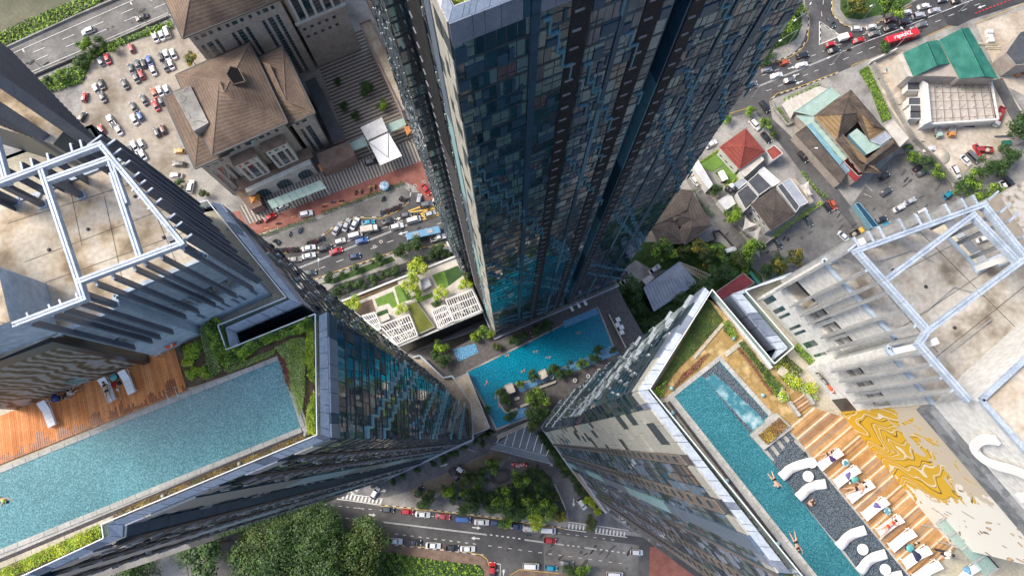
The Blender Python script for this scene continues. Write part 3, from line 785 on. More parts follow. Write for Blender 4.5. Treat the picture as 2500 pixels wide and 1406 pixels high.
# front wall seen from outside left to right: lower part then upper part
Wa,Wb=G(300,720,ZR),G(508,627,ZR)
La=hypot(Wb.x-Wa.x,Wb.y-Wa.y)
ops=[(La*.13,La*.30,179.6,181.6),(La*.33,La*.50,179.6,181.6),(La*.53,La*.72,179.6,181.6),(La*.75,La*.93,179.6,181.6)]
ops+=[(La*.1,La*.16,176.3,177.9),(La*.38,La*.42,176.3,177.9),(La*.47,La*.51,176.3,177.9),(La*.6,La*.64,176.3,177.9),(La*.7,La*.74,176.3,177.9),(La*.86,La*.92,176.3,177.9)]
a_,an_,_=wallface(LT,(Wa.x,Wa.y),(Wb.x,Wb.y),Z,ZR-.35,'wall_shade_blue',ops)
for f in (.15,.36,.58,.78,.88):ac_unit(LT,a_,an_,La*f,.3,179.62)
Pa,Pb=SL[5],SL[3]
Lb=hypot(Pb.x-Pa.x,Pb.y-Pa.y)
a2,an2,_=wallface(LT,(Pa.x,Pa.y),(Pb.x,Pb.y),Z,ZR-.35,'wall_shade_blue',[(Lb*.06,Lb*.30,179.6,181.6),(Lb*.36,Lb*.6,179.6,181.6)])
for f in (.08,.4):ac_unit(LT,a2,an2,Lb*f,.3,179.62)
wallface(LT,(SL[3].x,SL[3].y),(SL[2].x,SL[2].y),Z,ZR-.35,'wall_shade_blue',[])
wallface(LT,(SL[2].x,SL[2].y),(Wa.x,Wa.y),Z,ZR-.35,'wall_shade_blue',[])
wallface(LT,(SL[0].x,SL[0].y),(SL[11].x,SL[11].y),Z,ZR-.35,'wall_shade_blue',[(3,4.2,179.6,181.6)])
wallface(LT,(SL[11].x,SL[11].y),(SL[8].x,SL[8].y),Z,ZR-.35,'wall_shade_blue',[])
# narrow slit windows proud on the wall foot
# mural wall and upper volume
M0,M1=G(-300,975,ZR),G(123,820,ZR)
mm=mat('mural_left',(.34,.31,.29),(.10,.07,.045),.42,.6,kind='marble',lo=.15,hi=.9,c3=(.23,.165,.09),vec_scale=(1.1,1.0,.8),rot=-.4)
angm=atan2(M1.y-M0.y,M1.x-M0.x);Lm=hypot(M1.x-M0.x,M1.y-M0.y)
piece('mural','mural_left',M0,angm,0,Lm-.5,-.12,.0,Z+.05,ZR-1.2,LT)
piece('mural_band','black_panel',M0,angm,0,Lm,-.35,.1,ZR-1.2,ZR-.02,LT)
piece('mural_end','black_panel',M0,angm,Lm-.5,Lm,-.35,.3,Z,ZR-1.2,LT)
U0=[(-300,975),(123,820),(143,812),(113,692),(-360,520)]
UP=gp(U0,z=ZR);b=MB();b.prism(UP,ZR,ZF-.1,'wall_shade_blue','roof_concrete');b.obj('upper_volume',LT)
piece('core_wall','wall_shade_blue',M0,angm,0,Lm,.1,.3,Z,ZR-.02,LT)
b=MB();b.beam(G(-5,786,ZF),G(33,792,ZF),.03,.1,'joint_dark');b.obj('wall_joint',LT)
# white sign letters standing off the upper wall (only their lower ends are in the picture)
def letter(parent,ang,O,x,z,pts,h=.2,label=None,m='white_plain'):
    """a thick letter stroke: ribbon through pts (x along wall, z up) of width w"""
    b=MB();c,n=cos(ang),sin(ang);w=h
    def W3(px,pz,d):return (O[0]+c*(x+px)+n*d,O[1]+n*(x+px)-c*d,z+pz)
    pts=[Vector(p)for p in pts];k=b.mi(m);i0=len(b.v)
    for _ in range(2 if len(pts)>3 else 0):pts=[pts[0]]+[q for j in range(len(pts)-1)for q in (lerp(pts[j],pts[j+1],.25),lerp(pts[j],pts[j+1],.75))]+[pts[-1]]
    for j,p in enumerate(pts):
        t=(pts[min(j+1,len(pts)-1)]-pts[max(0,j-1)]).normalized();q=Vector((-t.y,t.x))*(w/2)
        for s,d in ((1,.18),(-1,.18),(-1,.36),(1,.36)):b.v.append(W3(p.x+q.x*s,p.y+q.y*s,d))
    for j in range(len(pts)-1):
        A=i0+j*4;B=A+4
        for s in range(4):b.f.append((A+s,A+(s+1)%4,B+(s+1)%4,B+s));b.m.append(k)
    b.f.append((i0+3,i0+2,i0+1,i0));b.m.append(k);e=i0+4*(len(pts)-1);b.f.append((e,e+1,e+2,e+3));b.m.append(k)
    o=b.obj('sign_letter',parent)
    if label:o['label']=label
    return o
letter(LT,angm,(M0.x,M0.y),Lm-3.2,ZR+.9,[(-1.2,.9),(-.6,.35),(.2,.15),(.9,.5),(1.25,.95)],.42)
letter(LT,angm,(M0.x,M0.y),Lm-3.2,ZR+1.9,[(-1.6,.9),(-.9,.5),(-.2,.45),(.3,.75)],.40)
# frame of the left tower
fr=[((242,351),(-300,555)),((242,351),(441,592)),((441,592),(189,686)),((94,406),(201,727)),((201,727),(34,790)),((271,425),(336,622)),((263,384),(113,437)),((189,686),(201,727)),((262,383),(300,490)),((-20,330),(10,440))]
for p,q in fr:frame_beam(LT,G(*p,ZF),G(*q,ZF),z=ZF-(0.01*fr.index((p,q))))
for u,v in ((283,745),(489,625),(200,478),(105,500),(40,495)):post(LT,u,v)
an_front=radians(22)+pi
tops=[(447,611),(394,632),(353,648),(328,660),(275,680),(234,697),(193,744),(152,760),(126,772),(72,792)]
fins_along(LT,[G(u,v,ZF-.3)[:2]for u,v in tops],179.4,ZF-.45,.36,'fin_dark',an2+pi)
ang_ne=atan2(SL[11].y-SL[0].y,SL[11].x-SL[0].x)
tops=[(237,333),(271,343),(285,366),(307,395),(330,424),(345,443),(362,462),(384,488),(417,525),(434,545),(458,575)]
fins_along(LT,[G(u+8,v-5,ZF-.3)[:2]for u,v in tops],179.0,ZF-.45,.45,'fin_dark',ang_ne+pi,th=.12,bl=.45)
ang_n=atan2(SL[8].y-SL[11].y,SL[8].x-SL[11].x)
tops=[(196,352),(172,360),(115,384),(75,396),(50,405),(12,418),(-30,436),(-80,455)]
fins_along(LT,[G(u-4,v-12,ZF-.3)[:2]for u,v in tops],179.0,ZF-.45,.45,'fin_dark',ang_n+pi,bl=.4)
# a run of fins further back on the left tower
b0=[(154-k*11,306-k*11.5)for k in range(24)]
b0+=[(100-k*13,330-k*5)for k in range(12)]
for (u,v)in b0:
    g=G(u,v,181);bb=MB();bb.bx(g.x,g.y,176,.7,.12,15.5,'fin_dark',ang_ne+pi/2);bb.bx(g.x,g.y,191.5,.6,.2,.1,'fin_light',ang_ne+pi/2);bb.obj('wall_fin',LT)
b=MB();b.prism(gp([(150,305),(118,345),(-420,180),(-420,-100),(30,190)],z=181),175,180.5,'slate_panel','roof_concrete');b.obj('core_wall',LT)
# ================= right tower roof =================
sheet('roof_slab',[Vector((x,y,0))for x,y in inset(RTw,.25)],'yellow_stone',Z-.02,RT)
K=(1860,926);KS=2.93
def gk(pts,z=Z):return gp(pts,K,KS,z)
rp=gp([(1646,968),(1756,881),(1876,1015),(1830,1058),(1862,1100),(1905,1146),(1948,1213),(2100,1404),(2300,1690),(2230,1700)])
sheet('pool_rim',gp([(1627,968),(1757,866),(1893,1015),(1925,1050),(2240,1406),(2420,1640),(2200,1760)]),'stone_rim',Z+.03,RT)
w_=sheet('pool_water',rp,'water_right',Z+.062);w_['label']='deep teal rooftop pool with bubbling spa corner and swimmers'
sheet('spa_water',gp([(1712,916),(1754,884),(1872,1014),(1830,1056),(1815,1040)]),'pebble',Z+.067,RT)
sheet('spa_foam',gp([(1720,925),(1742,912),(1785,950),(1850,1010),(1868,1030),(1836,1050),(1822,1036)]),'foam',Z+.071,RT)
b=MB()
for k in range(4):
    p0,p1=G(1872+k*14,1090-k*13,Z),G(1893+k*14,1118-k*14,Z)
    b.beam((p0.x,p0.y,Z+.05+k*.012),(p1.x,p1.y,Z+.05+k*.012),.28,.06,'pebble')
b.obj('pool_step',RT)
sheet('pebble_bed',gk([(252,468),(206,425),(100,560),(70,590),(250,830),(480,1110),(580,1215),(720,1406),(1000,1800),(1330,1700),(1085,1406),(985,1290),(700,960)]),'pebble',Z+.068,RT)
slabs(RT,rp[0],rp[-1],.26,Z+.05,.05,'stone_rim',.9,-1)
slabs(RT,rp[1],rp[2],.30,Z+.05,.06,'stone_rim',.8,1)
slabs(RT,rp[0],rp[1],.24,Z+.05,.06,'stone_rim',.8,1)
g0,g1=gp([(1634,978),(2216,1730)])
slabs(RT,g0,g1,.20,Z+.055,.02,'gutter_pebble',12,-1,'gutter')
slabs(RT,*gp([(1622,984),(2200,1742)]),.22,Z+.05,.05,'stone_rim',1.0,-1)
slabs(RT,*gk([(205,392),(1090,1460)]),.36,Z+.06,.05,'stone_rim',.7,1,'kerb_slab')
planting('border_planting',gp([(1612,985),(1622,982),(2180,1730),(2150,1740)]),Z+.06,['leaf_olive','leaf_mid','leaf_rust'],240,.09,.2,RT,31,'thin scrubby planting between the right pool gutter and the glass rail',soil='soil')
# lawn, paths and beds
sheet('roof_bed',gp([(1722,728),(1738,735),(1900,900),(1985,990),(1925,1047),(1893,1015),(1757,866),(1627,968),(1600,975),(1590,958)]),'ochre_soil' if 'ochre_soil' in MATS else mat('ochre_soil',(.42,.27,.10),(.55,.40,.20),1.1,.9,c3=(.30,.20,.07)),Z+.04,RT)
planting('lawn',gp([(1727,730),(1765,782),(1700,855),(1645,912),(1612,960),(1594,955),(1640,880)]),Z+.05,['leaf_olive','leaf_mid','leaf_olive'],650,.07,.12,RT,32,'rough mossy roof lawn in the pointed corner',soil='grass',lump=1.5)
slabs(RT,*gp([(1761,788),(1690,872)]),.22,Z+.05,.07,'yellow_stone',.55,1,'path_slab')
slabs(RT,*gp([(1810,828),(1765,862)]),.34,Z+.05,.07,'yellow_stone',.55,1,'path_slab')
for i,(pts,ms,h,l)in enumerate((
    ([(1762,790),(1775,782),(1802,822),(1785,828),(1762,808)],['leaf_mid','leaf_bright'],.45,'dense green clump beside the roof slot, nearest the pointed corner'),
    ([(1800,838),(1812,832),(1908,945),(1892,972),(1850,905)],['leaf_mid','leaf_dark','leaf_bright'],.4,'green strip planting along the white slot kerb'),
    ([(1716,868),(1730,862),(1700,900),(1660,935),(1640,950),(1660,918)],['leaf_red','leaf_rust'],.25,'purple brown creeping plants along the head of the right pool'),
    ([(1795,850),(1806,850),(1880,950),(1882,965),(1840,905)],['leaf_red','leaf_rust'],.25,'purple brown creeping plants between path and green strip'),
    ([(1590,955),(1625,930),(1618,968),(1600,972)],['leaf_bright','leaf_mid'],.5,'bright green clump in the corner by the cream facade'),
    ([(1888,898),(1912,862),(1955,905),(1940,930),(1960,960),(1930,950),(1905,930)],['leaf_olive','leaf_mid','leaf_lime'],.45,'olive planting around the sand coloured hatch'),
    ([(1933,850),(1945,838),(1985,880),(1976,893),(1965,888)],['leaf_bright','leaf_mid'],.4,'grass strip at the foot of the cream wall'))):
    planting('roof_planting',gp(pts),Z+.06,ms,750,.08,h,RT,60+i,l,lump=.6,soil=None)
g=G(1911,907,Z+.4);piece('hatch_cover','yellow_stone',(g.x,g.y),radians(-40),-.3,.3,-.3,.3,Z+.3,Z+.4,RT)
for i,(u,v,r,l)in enumerate(((1938,928,24,'round lime bush with white flowers left of its larger twin'),(1977,950,24,'lime bush with white flowers against the cream wall, above the small timber deck'),(1912,968,15,'smallest white flowered lime bush beside the small timber deck'),(1907,948,8,'tiny green bush above the smallest flowered bush'),(1985,968,13,'yellowish bush at the top corner of the striped deck'))):
    shrub(u,v,r,Z+.08,['leaf_lime','leaf_bright','leaf_lime'],l,80+i,leaf=.09,group='flowering bushes by the cream wall',flowers=True)
planter=gp([(1845,1062),(1895,1020),(1918,1040),(1868,1085)])
b=MB();b.prism([(p.x,p.y)for p in gp([(1828,1062),(1893,1008),(1932,1045),(1862,1098)])],Z+.05,Z+.28,'stone_rim');b.obj('planter_box',RT)
planting('planter_hedge',planter,Z+.28,['leaf_rust','leaf_rust','leaf_gold'],1400,.07,.4,RT,70,'rust brown boxy hedge in a stone planter at the pool edge')
for u,v,l in ((1639,948,'pale blue round fountain lamp at the top left corner of the right pool'),(1861,965,'pale blue round lamp beside the spa, near the yellow bush'),(1789,826,'pale green round lamp on the path near the roof slot'),(1641,1008,'pale round lamp by the gutter, uppermost of three'),(1774,1173,'pale round lamp by the gutter, middle of three'),(1898,1326,'pale round lamp by the gutter, lowest of three')):
    b=MB();b.lathe((0,0,0),[(.0,0),(.13,.02),(.15,.12),(.12,.2),(.04,.24)],'pale_blue_panel',14);g=G(u,v,Z+.1)
    tag(b.obj('garden_lamp',None,True,(g.x,g.y,Z+.1)),l,'lamp','round lamps on the right roof')
# striped deck boards laid from the kerb towards the mural
B0,B1=gk([(185,350),(1100,1455)])        # kerb side
_m0,_m1=G(2278,986,ZR),G(2640,1406,ZR)
_kd=(B1-B0).normalized();_kn=Vector((-_kd.y,_kd.x,0))
def tomural(p):
    d=Vector((_m1.x-_m0.x,_m1.y-_m0.y));den=_kn.x*d.y-_kn.y*d.x
    t=((_m0.x-p.x)*d.y-(_m0.y-p.y)*d.x)/den;return p+_kn*(t-.02)
T0,T1=tomural(B0),tomural(B1)              # boards run square to the kerb as far as the mural
nbk=92;R_=random.Random(9)
for k in range(nbk):
    t0,t1=k/nbk,(k+1)/nbk-.0008
    P=[lerp(B0,B1,t0),lerp(B0,B1,t1),lerp(T0,T1,t1),lerp(T0,T1,t0)]
    if k<14:                                  # top boards stop at the door wall
        q=.62+.38*k/14
        P[2]=lerp(P[1],P[2],min(1,q+.03));P[3]=lerp(P[0],P[3],q)
    i=3 if k %6==0 else R_.choice((0,1,1,2,0,4))
    b=MB();b.prism([(p.x,p.y)for p in P],Z+.05,Z+.12+R_.uniform(0,.008),'deck_brown_%d' %i);b.obj('deck_board',RT)
s0,s1,s2,s3=gk([(190,170),(258,245),(375,165),(300,95)])
for k in range(12):
    t0,t1=k/12,(k+1)/12-.006
    P=[lerp(s0,s1,t0),lerp(s0,s1,t1),lerp(s3,s2,t1),lerp(s3,s2,t0)]
    b=MB();b.prism([(p.x,p.y)for p in P],Z+.05,Z+.12,'deck_brown_%d' %(3 if k in (1,7)else R_.choice((0,1,2))));b.obj('deck_board',RT)
for p,q in (((180,160),(255,262)),((300,95),(355,180))):
    p,q=gk([p,q]);b=MB();b.beam((p.x,p.y,Z+.25),(q.x,q.y,Z+.25),.2,.45,'stone_rim');b.obj('bench_wall',RT)

# balustrade and coping
balustrade(RT,gp([(2320,1860),(1948,1394),(1585,949),(1737,708),(1889,888),(1936,847),(1817,710),(1945,668)],z=176),Z)
coping_ring(RT,[RTw[0],RTw[1],RTw[2],RTw[3]],[tuple(G(u,v,176)[:2])for u,v in ((1582,952),(1932,1400),(1956,1396),(2330,1860))],False,seed=61)
coping_ring(RT,[RTw[12],RTw[0]],[tuple(G(u,v,176)[:2])for u,v in ((1732,712),(1582,952))],False,seed=62)
coping_ring(RT,[RTw[8],RTw[9],RTw[10],RTw[11]],[tuple(G(u,v,176)[:2])for u,v in ((1943,666),(1812,717),(1924,849),(1889,877))],False,seed=63)
coping_ring(RT,[RTw[5],RTw[6],RTw[7]],[tuple(G(u,v,176)[:2])for u,v in ((2622,570),(2422,645),(2310,520))],False,seed=64)
b=MB()
a,c=gp([(1741,725),(1878,900)]);b.beam((a.x,a.y,Z+.25),(c.x,c.y,Z+.25),.22,.5,'white_wall');b.obj('slot_kerb',RT)

# core
slabR=[(2007,638),(2188,829),(2164,850),(2172,862),(2278,986),(2700,1400),(2800,600),(2386,658),(2314,582),(2240,545),(2120,592)]
SR=gp(slabR,z=ZR)
b=MB();b.prism(SR,ZR-.35,ZR,'wall_shade_blue','roof_concrete_grey');b.obj('core_roof',RT)
b=MB()
for p,q in (((2080,620),(2290,860)),((2130,700),(2400,560)),((2200,800),(2440,640)),((2250,900),(2500,700)),((2360,905),(2500,790)),((2240,560),(2480,800))):
    b.beam(G(*p,ZR+.006),G(*q,ZR+.006),.03,.012,'joint_dark')
b.obj('roof_joint',RT)
for pts,r_ in (([(2260,760),(2330,700),(2400,720)],.04),([(2320,860),(2420,780)],.03),([(2140,640),(2230,610),(2280,640)],.04)):b=MB();b.tube([G(*q,ZR+.1)for q in pts],r_,'fin_light',6);b.obj('conduit',RT)
for u,v in ((2180,660),(2260,700),(2330,800),(2400,700)):b=MB();b.lathe((0,0,0),[(.10,0),(.10,.05),(.05,.07)],'dark_metal',10);b.obj('roof_drain',RT,True,tuple(G(u,v,ZR+.01)))
for i in (0,1,2,3,7,10):
    p,q=SR[i],SR[(i+1)%len(SR)];b=MB();b.beam((p.x,p.y,ZR+.06),(q.x,q.y,ZR+.06),.22,.14,'wall_shade_blue');b.obj('roof_kerb',RT)
def wseg(p,q,ops,m='white_wall',fm='roof_concrete_grey'):
    a,b_=G(*p,ZR),G(*q,ZR);L=hypot(b_.x-a.x,b_.y-a.y)
    return wallface(RT,(a.x,a.y),(b_.x,b_.y),Z,ZR-.35,m,[(L*o[0],L*o[1],o[2],o[3])for o in ops],floor_m=fm),L
(w1,L1)=wseg((2007,638),(2188,829),[(.05,.38,179.6,181.9),(.42,.57,179.6,181.9),(.62,.78,179.6,181.9),(.82,.97,179.6,181.9)]+[(x,x+w,175.6,177.6)for x,w in ((.05,.08),(.22,.06),(.32,.04),(.5,.04),(.58,.04),(.74,.08),(.92,.04))])
for f in (.45,.66,.84):ac_unit(RT,w1[0],w1[1],L1*f,.3,179.62,w=1.1)
(w2,L2)=wseg((2172,862),(2278,986),[(.12,.36,179.6,181.9),(.42,.62,179.6,181.9),(.68,.95,179.6,181.9),(.70,.99,175.1,177.3)])
for f in (.15,.45,.72):ac_unit(RT,w2[0],w2[1],L2*f,.3,179.62,w=.9)
wseg((2188,829),(2164,850),[]);wseg((2164,850),(2172,862),[]);wseg((2120,592),(2007,638),[]);wseg((2240,545),(2120,592),[])
wseg((2314,582),(2240,545),[]);wseg((2386,658),(2314,582),[(.2,.6,179.6,181.6)]);wseg((2800,600),(2386,658),[])
# slit windows of tinted glass on the long cream wall
for x,w in ((.05,.08),(.22,.06),(.32,.04),(.5,.04),(.58,.04),(.74,.08),(.92,.04)):
    piece('slit_window','glass_teal',w1[0],w1[1],L1*x,L1*(x+w),.02,.06,175.6,177.6,RT)
piece('door','black_panel',w2[0],w2[1],L2*.70,L2*.99,-.03,.05,175.1,177.3,RT)
# mural wall
N0,N1=G(2278,986,ZR),G(2640,1406,ZR)
mat('mural_right',(.80,.77,.70),(.34,.24,.13),.9,.5,kind='marble',lo=.3,hi=.85,c3=(.60,.45,.27))
def mural_right():
    m=bpy.data.materials.new('mural_gold');m.use_nodes=True;MATS['mural_gold']=m
    N=m.node_tree.nodes;L=m.node_tree.links;b=N['Principled BSDF'];b.inputs['Roughness'].default_value=.55
    tc=N.new('ShaderNodeTexCoord');mp=N.new('ShaderNodeMapping');L.new(tc.outputs['Object'],mp.inputs[0]);mp.inputs['Scale'].default_value=(14.0,1,11)
    n0=N.new('ShaderNodeTexNoise');n0.inputs['Scale'].default_value=.16;n0.inputs['Detail'].default_value=2;L.new(mp.outputs[0],n0.inputs[0])
    vm=N.new('ShaderNodeVectorMath');vm.operation='MULTIPLY_ADD';L.new(n0.outputs['Color'],vm.inputs[0]);vm.inputs[1].default_value=(12,12,12);L.new(mp.outputs[0],vm.inputs[2])
    w=N.new('ShaderNodeTexWave');w.inputs['Scale'].default_value=.17;w.inputs['Distortion'].default_value=5;w.inputs['Detail'].default_value=1;L.new(vm.outputs[0],w.inputs[0])
    r1=N.new('ShaderNodeValToRGB');L.new(w.outputs['Fac'],r1.inputs[0]);e=r1.color_ramp.elements
    r1.color_ramp.interpolation='CONSTANT'
    e[0].color=(.62,.37,.015,1);e[1].position=.30;e[1].color=(.13,.08,.025,1)
    for p,c in ((.42,(.68,.42,.02,1)),(.60,(.30,.17,.04,1)),(.66,(.70,.62,.48,1)),(.80,(.58,.35,.02,1))):
        x=e.new(p);x.color=c
    # where the paint turns from tan field to gold figure to white field with brown flecks
    sx=N.new('ShaderNodeSeparateXYZ');L.new(mp.outputs[0],sx.inputs[0])
    n1=N.new('ShaderNodeTexNoise');n1.inputs['Scale'].default_value=.38;n1.inputs['Detail'].default_value=2;n1.inputs['Distortion'].default_value=2.2;L.new(mp.outputs[0],n1.inputs[0])
    ml=N.new('ShaderNodeMath');ml.operation='MULTIPLY_ADD';L.new(n1.outputs['Fac'],ml.inputs[0]);ml.inputs[1].default_value=9;L.new(sx.outputs['X'],ml.inputs[2])
    mk=N.new('ShaderNodeMapRange');L.new(ml.outputs[0],mk.inputs[0]);mk.inputs[1].default_value=12.8;mk.inputs[2].default_value=12.95
    v=N.new('ShaderNodeTexVoronoi');v.inputs['Scale'].default_value=1.0;L.new(vm.outputs[0],v.inputs[0])
    r2=N.new('ShaderNodeValToRGB');L.new(v.outputs['Distance'],r2.inputs[0]);q=r2.color_ramp.elements
    r2.color_ramp.interpolation='CONSTANT'
    q[0].color=(.60,.42,.20,1);q[1].position=.17;q[1].color=(.20,.12,.06,1);x=q.new(.235);x.color=(.72,.70,.64,1)
    mx=N.new('ShaderNodeMix');mx.data_type='RGBA';L.new(mk.outputs[0],mx.inputs[0]);L.new(r1.outputs[0],mx.inputs['A']);L.new(r2.outputs[0],mx.inputs['B'])
    # plain tan field high on the wall near the corner
    t2=N.new('ShaderNodeMath');t2.operation='MULTIPLY_ADD';L.new(n1.outputs['Fac'],t2.inputs[0]);t2.inputs[1].default_value=20;L.new(sx.outputs['Z'],t2.inputs[2])
    t3=N.new('ShaderNodeMapRange');L.new(t2.outputs[0],t3.inputs[0]);t3.inputs[1].default_value=17.4;t3.inputs[2].default_value=17.5
    t4=N.new('ShaderNodeMix');t4.data_type='RGBA';L.new(t3.outputs[0],t4.inputs[0]);L.new(mx.outputs['Result'],t4.inputs['A']);t4.inputs['B'].default_value=(.52,.45,.35,1)
    t5=N.new('ShaderNodeMix');t5.data_type='RGBA';L.new(mk.outputs[0],t5.inputs[0]);L.new(t4.outputs['Result'],t5.inputs['A']);L.new(mx.outputs['Result'],t5.inputs['B'])
    L.new(t5.outputs['Result'],b.inputs['Base Color'])
mural_right()
angr=atan2(N1.y-N0.y,N1.x-N0.x);Lr=hypot(N1.x-N0.x,N1.y-N0.y)
piece('mural','mural_gold',N0,angr,0,Lr,-.12,0,Z+.05,ZR-1.1,RT)
mat('band_spotted',(.13,.14,.155),(.22,.235,.25),1.4,.6,lo=.45,hi=.55)
piece('mural_band','band_spotted',N0,angr,0,Lr,-.42,.1,ZR-1.1,ZR-.02,RT)
UPR=gp([(2278,986),(2364,900),(2700,600),(3000,1100),(2640,1406)],z=ZR)
b=MB();b.prism(UPR,ZR,ZF-.1,'white_wall','roof_concrete');b.obj('upper_volume',RT)
u_=gp([(2278,986),(2364,900),(2700,600)],z=ZR)
b=MB()
b.beam((u_[0].x,u_[0].y,ZF),(u_[2].x,u_[2].y,ZF),.25,.25,'frame_white');b.beam((N0.x,N0.y,ZF),(N1.x,N1.y,ZF),.25,.25,'frame_white');b.obj('volume_coping',RT)
b=MB()
for zz_ in (187.4,188.8):b.box((N0.x,N0.y),(cos(angr),sin(angr)),(-sin(angr),cos(angr)),0,Lr,-.008,0,zz_,zz_+.02,'fin_light')
b.obj('wall_joint',RT)
piece('core_wall','white_wall',N0,angr,0,Lr,.1,.3,Z,ZR-.02,RT)
# sign letter on the white wall
letter(RT,angr,(N0.x,N0.y),2.2,ZR+.5,[(0,2.6),(-.1,1.7),(.25,.6),(.75,.1),(1.3,.25),(1.6,.9),(1.75,1.8),(2.05,2.5),(2.6,2.75),(3.1,2.4),(3.45,1.6),(3.6,.5)],.5)
letter(RT,angr,(N0.x,N0.y),7.6,ZR+.5,[(0,.2),(.1,1.6),(.2,2.8)],.5)
fr=[((2095,611),(2406,498)),((2406,498),(2560,690)),((2095,611),(2270,806)),((2171,679),(2380,522)),((2270,806),(2520,620)),((2380,522),(2490,636)),((2270,806),(2249,838)),((2249,838),(2367,972))]
for i,(p,q)in enumerate(fr):frame_beam(RT,G(*p,ZF),G(*q,ZF),z=ZF-.01*i)
for u,v in ((2030,632),(2190,855),(2385,655),(2440,640)):post(RT,u,v,m='white_plain',s=.34)
an_r=w1[1]
fr_t=[(2112,662),(2144,693),(2170,713),(2212,752),(2230,778),(2262,815)]
fr_t=[(2106,650),(2150,690),(2171,712),(2210,752),(2226,790)]
fins_along(RT,[G(u,v,ZF-.3)[:2]for u,v in ((2072,612),(2115,662),(2148,690),(2172,714),(2214,757),(2234,798),(2262,820))],179.4,ZF-.45,.36,'fin_light',an_r+pi,bl=.2)
fins_along(RT,[G(u,v,ZF-.3)[:2]for u,v in ((2250,862),(2275,893),(2298,925),(2322,958))],179.4,ZF-.45,.36,'fin_light',an_r+pi,bl=.2)
an_t=atan2(SR[0].y-SR[10].y,SR[0].x-SR[10].x)
fins_along(RT,[G(u,v,ZF-.3)[:2]for u,v in ((2087,577),(2122,562),(2147,551),(2197,532),(2238,520),(2262,512),(2310,496),(2350,482),(2378,474))],179.4,ZF-.45,.5,'fin_light',an_t+pi,bl=.45)
an_e=radians(-50)
fins_along(RT,[G(u,v,ZF-.3)[:2]for u,v in ((2416,488),(2446,518),(2466,540),(2500,580))],179.4,ZF-.45,.4,'fin_light',an_e+pi/2+pi/2,bl=.4)

# centre tower roof garden
planting('roof_hedge',[Vector((*p,0))for p in (ct(1.0,1.0),ct(16,1.0),ct(16,2.6),ct(1.0,2.6))],CTop-1.2,['leaf_lime','leaf_bright','leaf_gold'],300,.13,.7,CT,91,'yellow and green hedge behind the parapet corner')
planting('roof_lawn',[Vector((*p,0))for p in (ct(1.0,2.7),ct(3.4,2.7),ct(3.4,9),ct(1.0,9))],CTop-1.3,['leaf_pale','leaf_mid'],500,.07,.15,CT,92,'pale green roof lawn')
bb=[ct(.8,14),ct(.8,.8),ct(18,.8)];balustrade(CT,bb,CTop-1.4,1.2)
for k in range(14):
    x=3.7+k*.32;p0=ct(x,2.9)
    piece('deck_board','deck_brown_%d' %(k %3),p0,atan2(e1.y,e1.x),0,.29,0,6,CTop-1.4,CTop-1.3,CT)
# ================= ground =================
def crop(o,s=2.93):
    return lambda pts,z=0.0:[G(o[0]+p[0]/s,o[1]+p[1]/s,z)for p in pts]
cA,cB,cC,cD,cE=crop((0,0)),crop((400,0)),crop((560,440)),crop((1450,0)),crop((1860,0))
cF,cG,cI,cJ=crop((1860,440)),crop((1450,400)),crop((900,926)),crop((1400,926))
cX=lambda pts,z=0.0:[G(p[0],p[1],z)for p in pts]
sheet('ground',[Vector((-600,-400,0)),Vector((600,-400,0)),Vector((600,800,0)),Vector((-600,800,0))],'concrete',0)
LV=[0.02]
def lay(name,pts,m,up=.012):
    LV[0]+=up*.25;return sheet(name,pts,m,LV[0])
lay('river',cX([(-200,-150),(300,-60),(190,10),(120,35),(60,62),(-100,130),(-300,200)]),'river')
lay('grass_bank',cX([(-200,170),(0,82),(100,36),(184,2),(260,-40),(420,-90),(190,38),(0,122),(-200,210)]),'grass')
lay('pavement',cX([(-200,215),(0,123),(190,38),(400,-60),(440,-60),(0,138),(-200,232)]),'concrete')
lay('highway',cX([(-300,270),(0,136),(330,-20),(700,-180),(800,-60),(400,38),(26,206),(-200,310)]),'asphalt_pale')
lay('road_edge',cX([(-100,262),(26,205),(410,37),(412,47),(36,216),(-80,270)]),'asphalt_dark')
lay('car_park',cX([(40,220),(185,160),(330,100),(420,60),(520,130),(480,250),(430,330),(480,480),(470,640),(300,560),(100,300),(30,240)]),'gravel')
lay('grass_verge',cX([(45,222),(110,192),(178,162),(190,138),(300,96),(418,52),(424,70),(330,98),(270,124),(222,150),(218,170),(200,205),(150,222),(80,236)]),'grass')
lay('concrete_yard',cX([(80,236),(200,205),(200,270),(150,300),(60,230)]),'concrete')
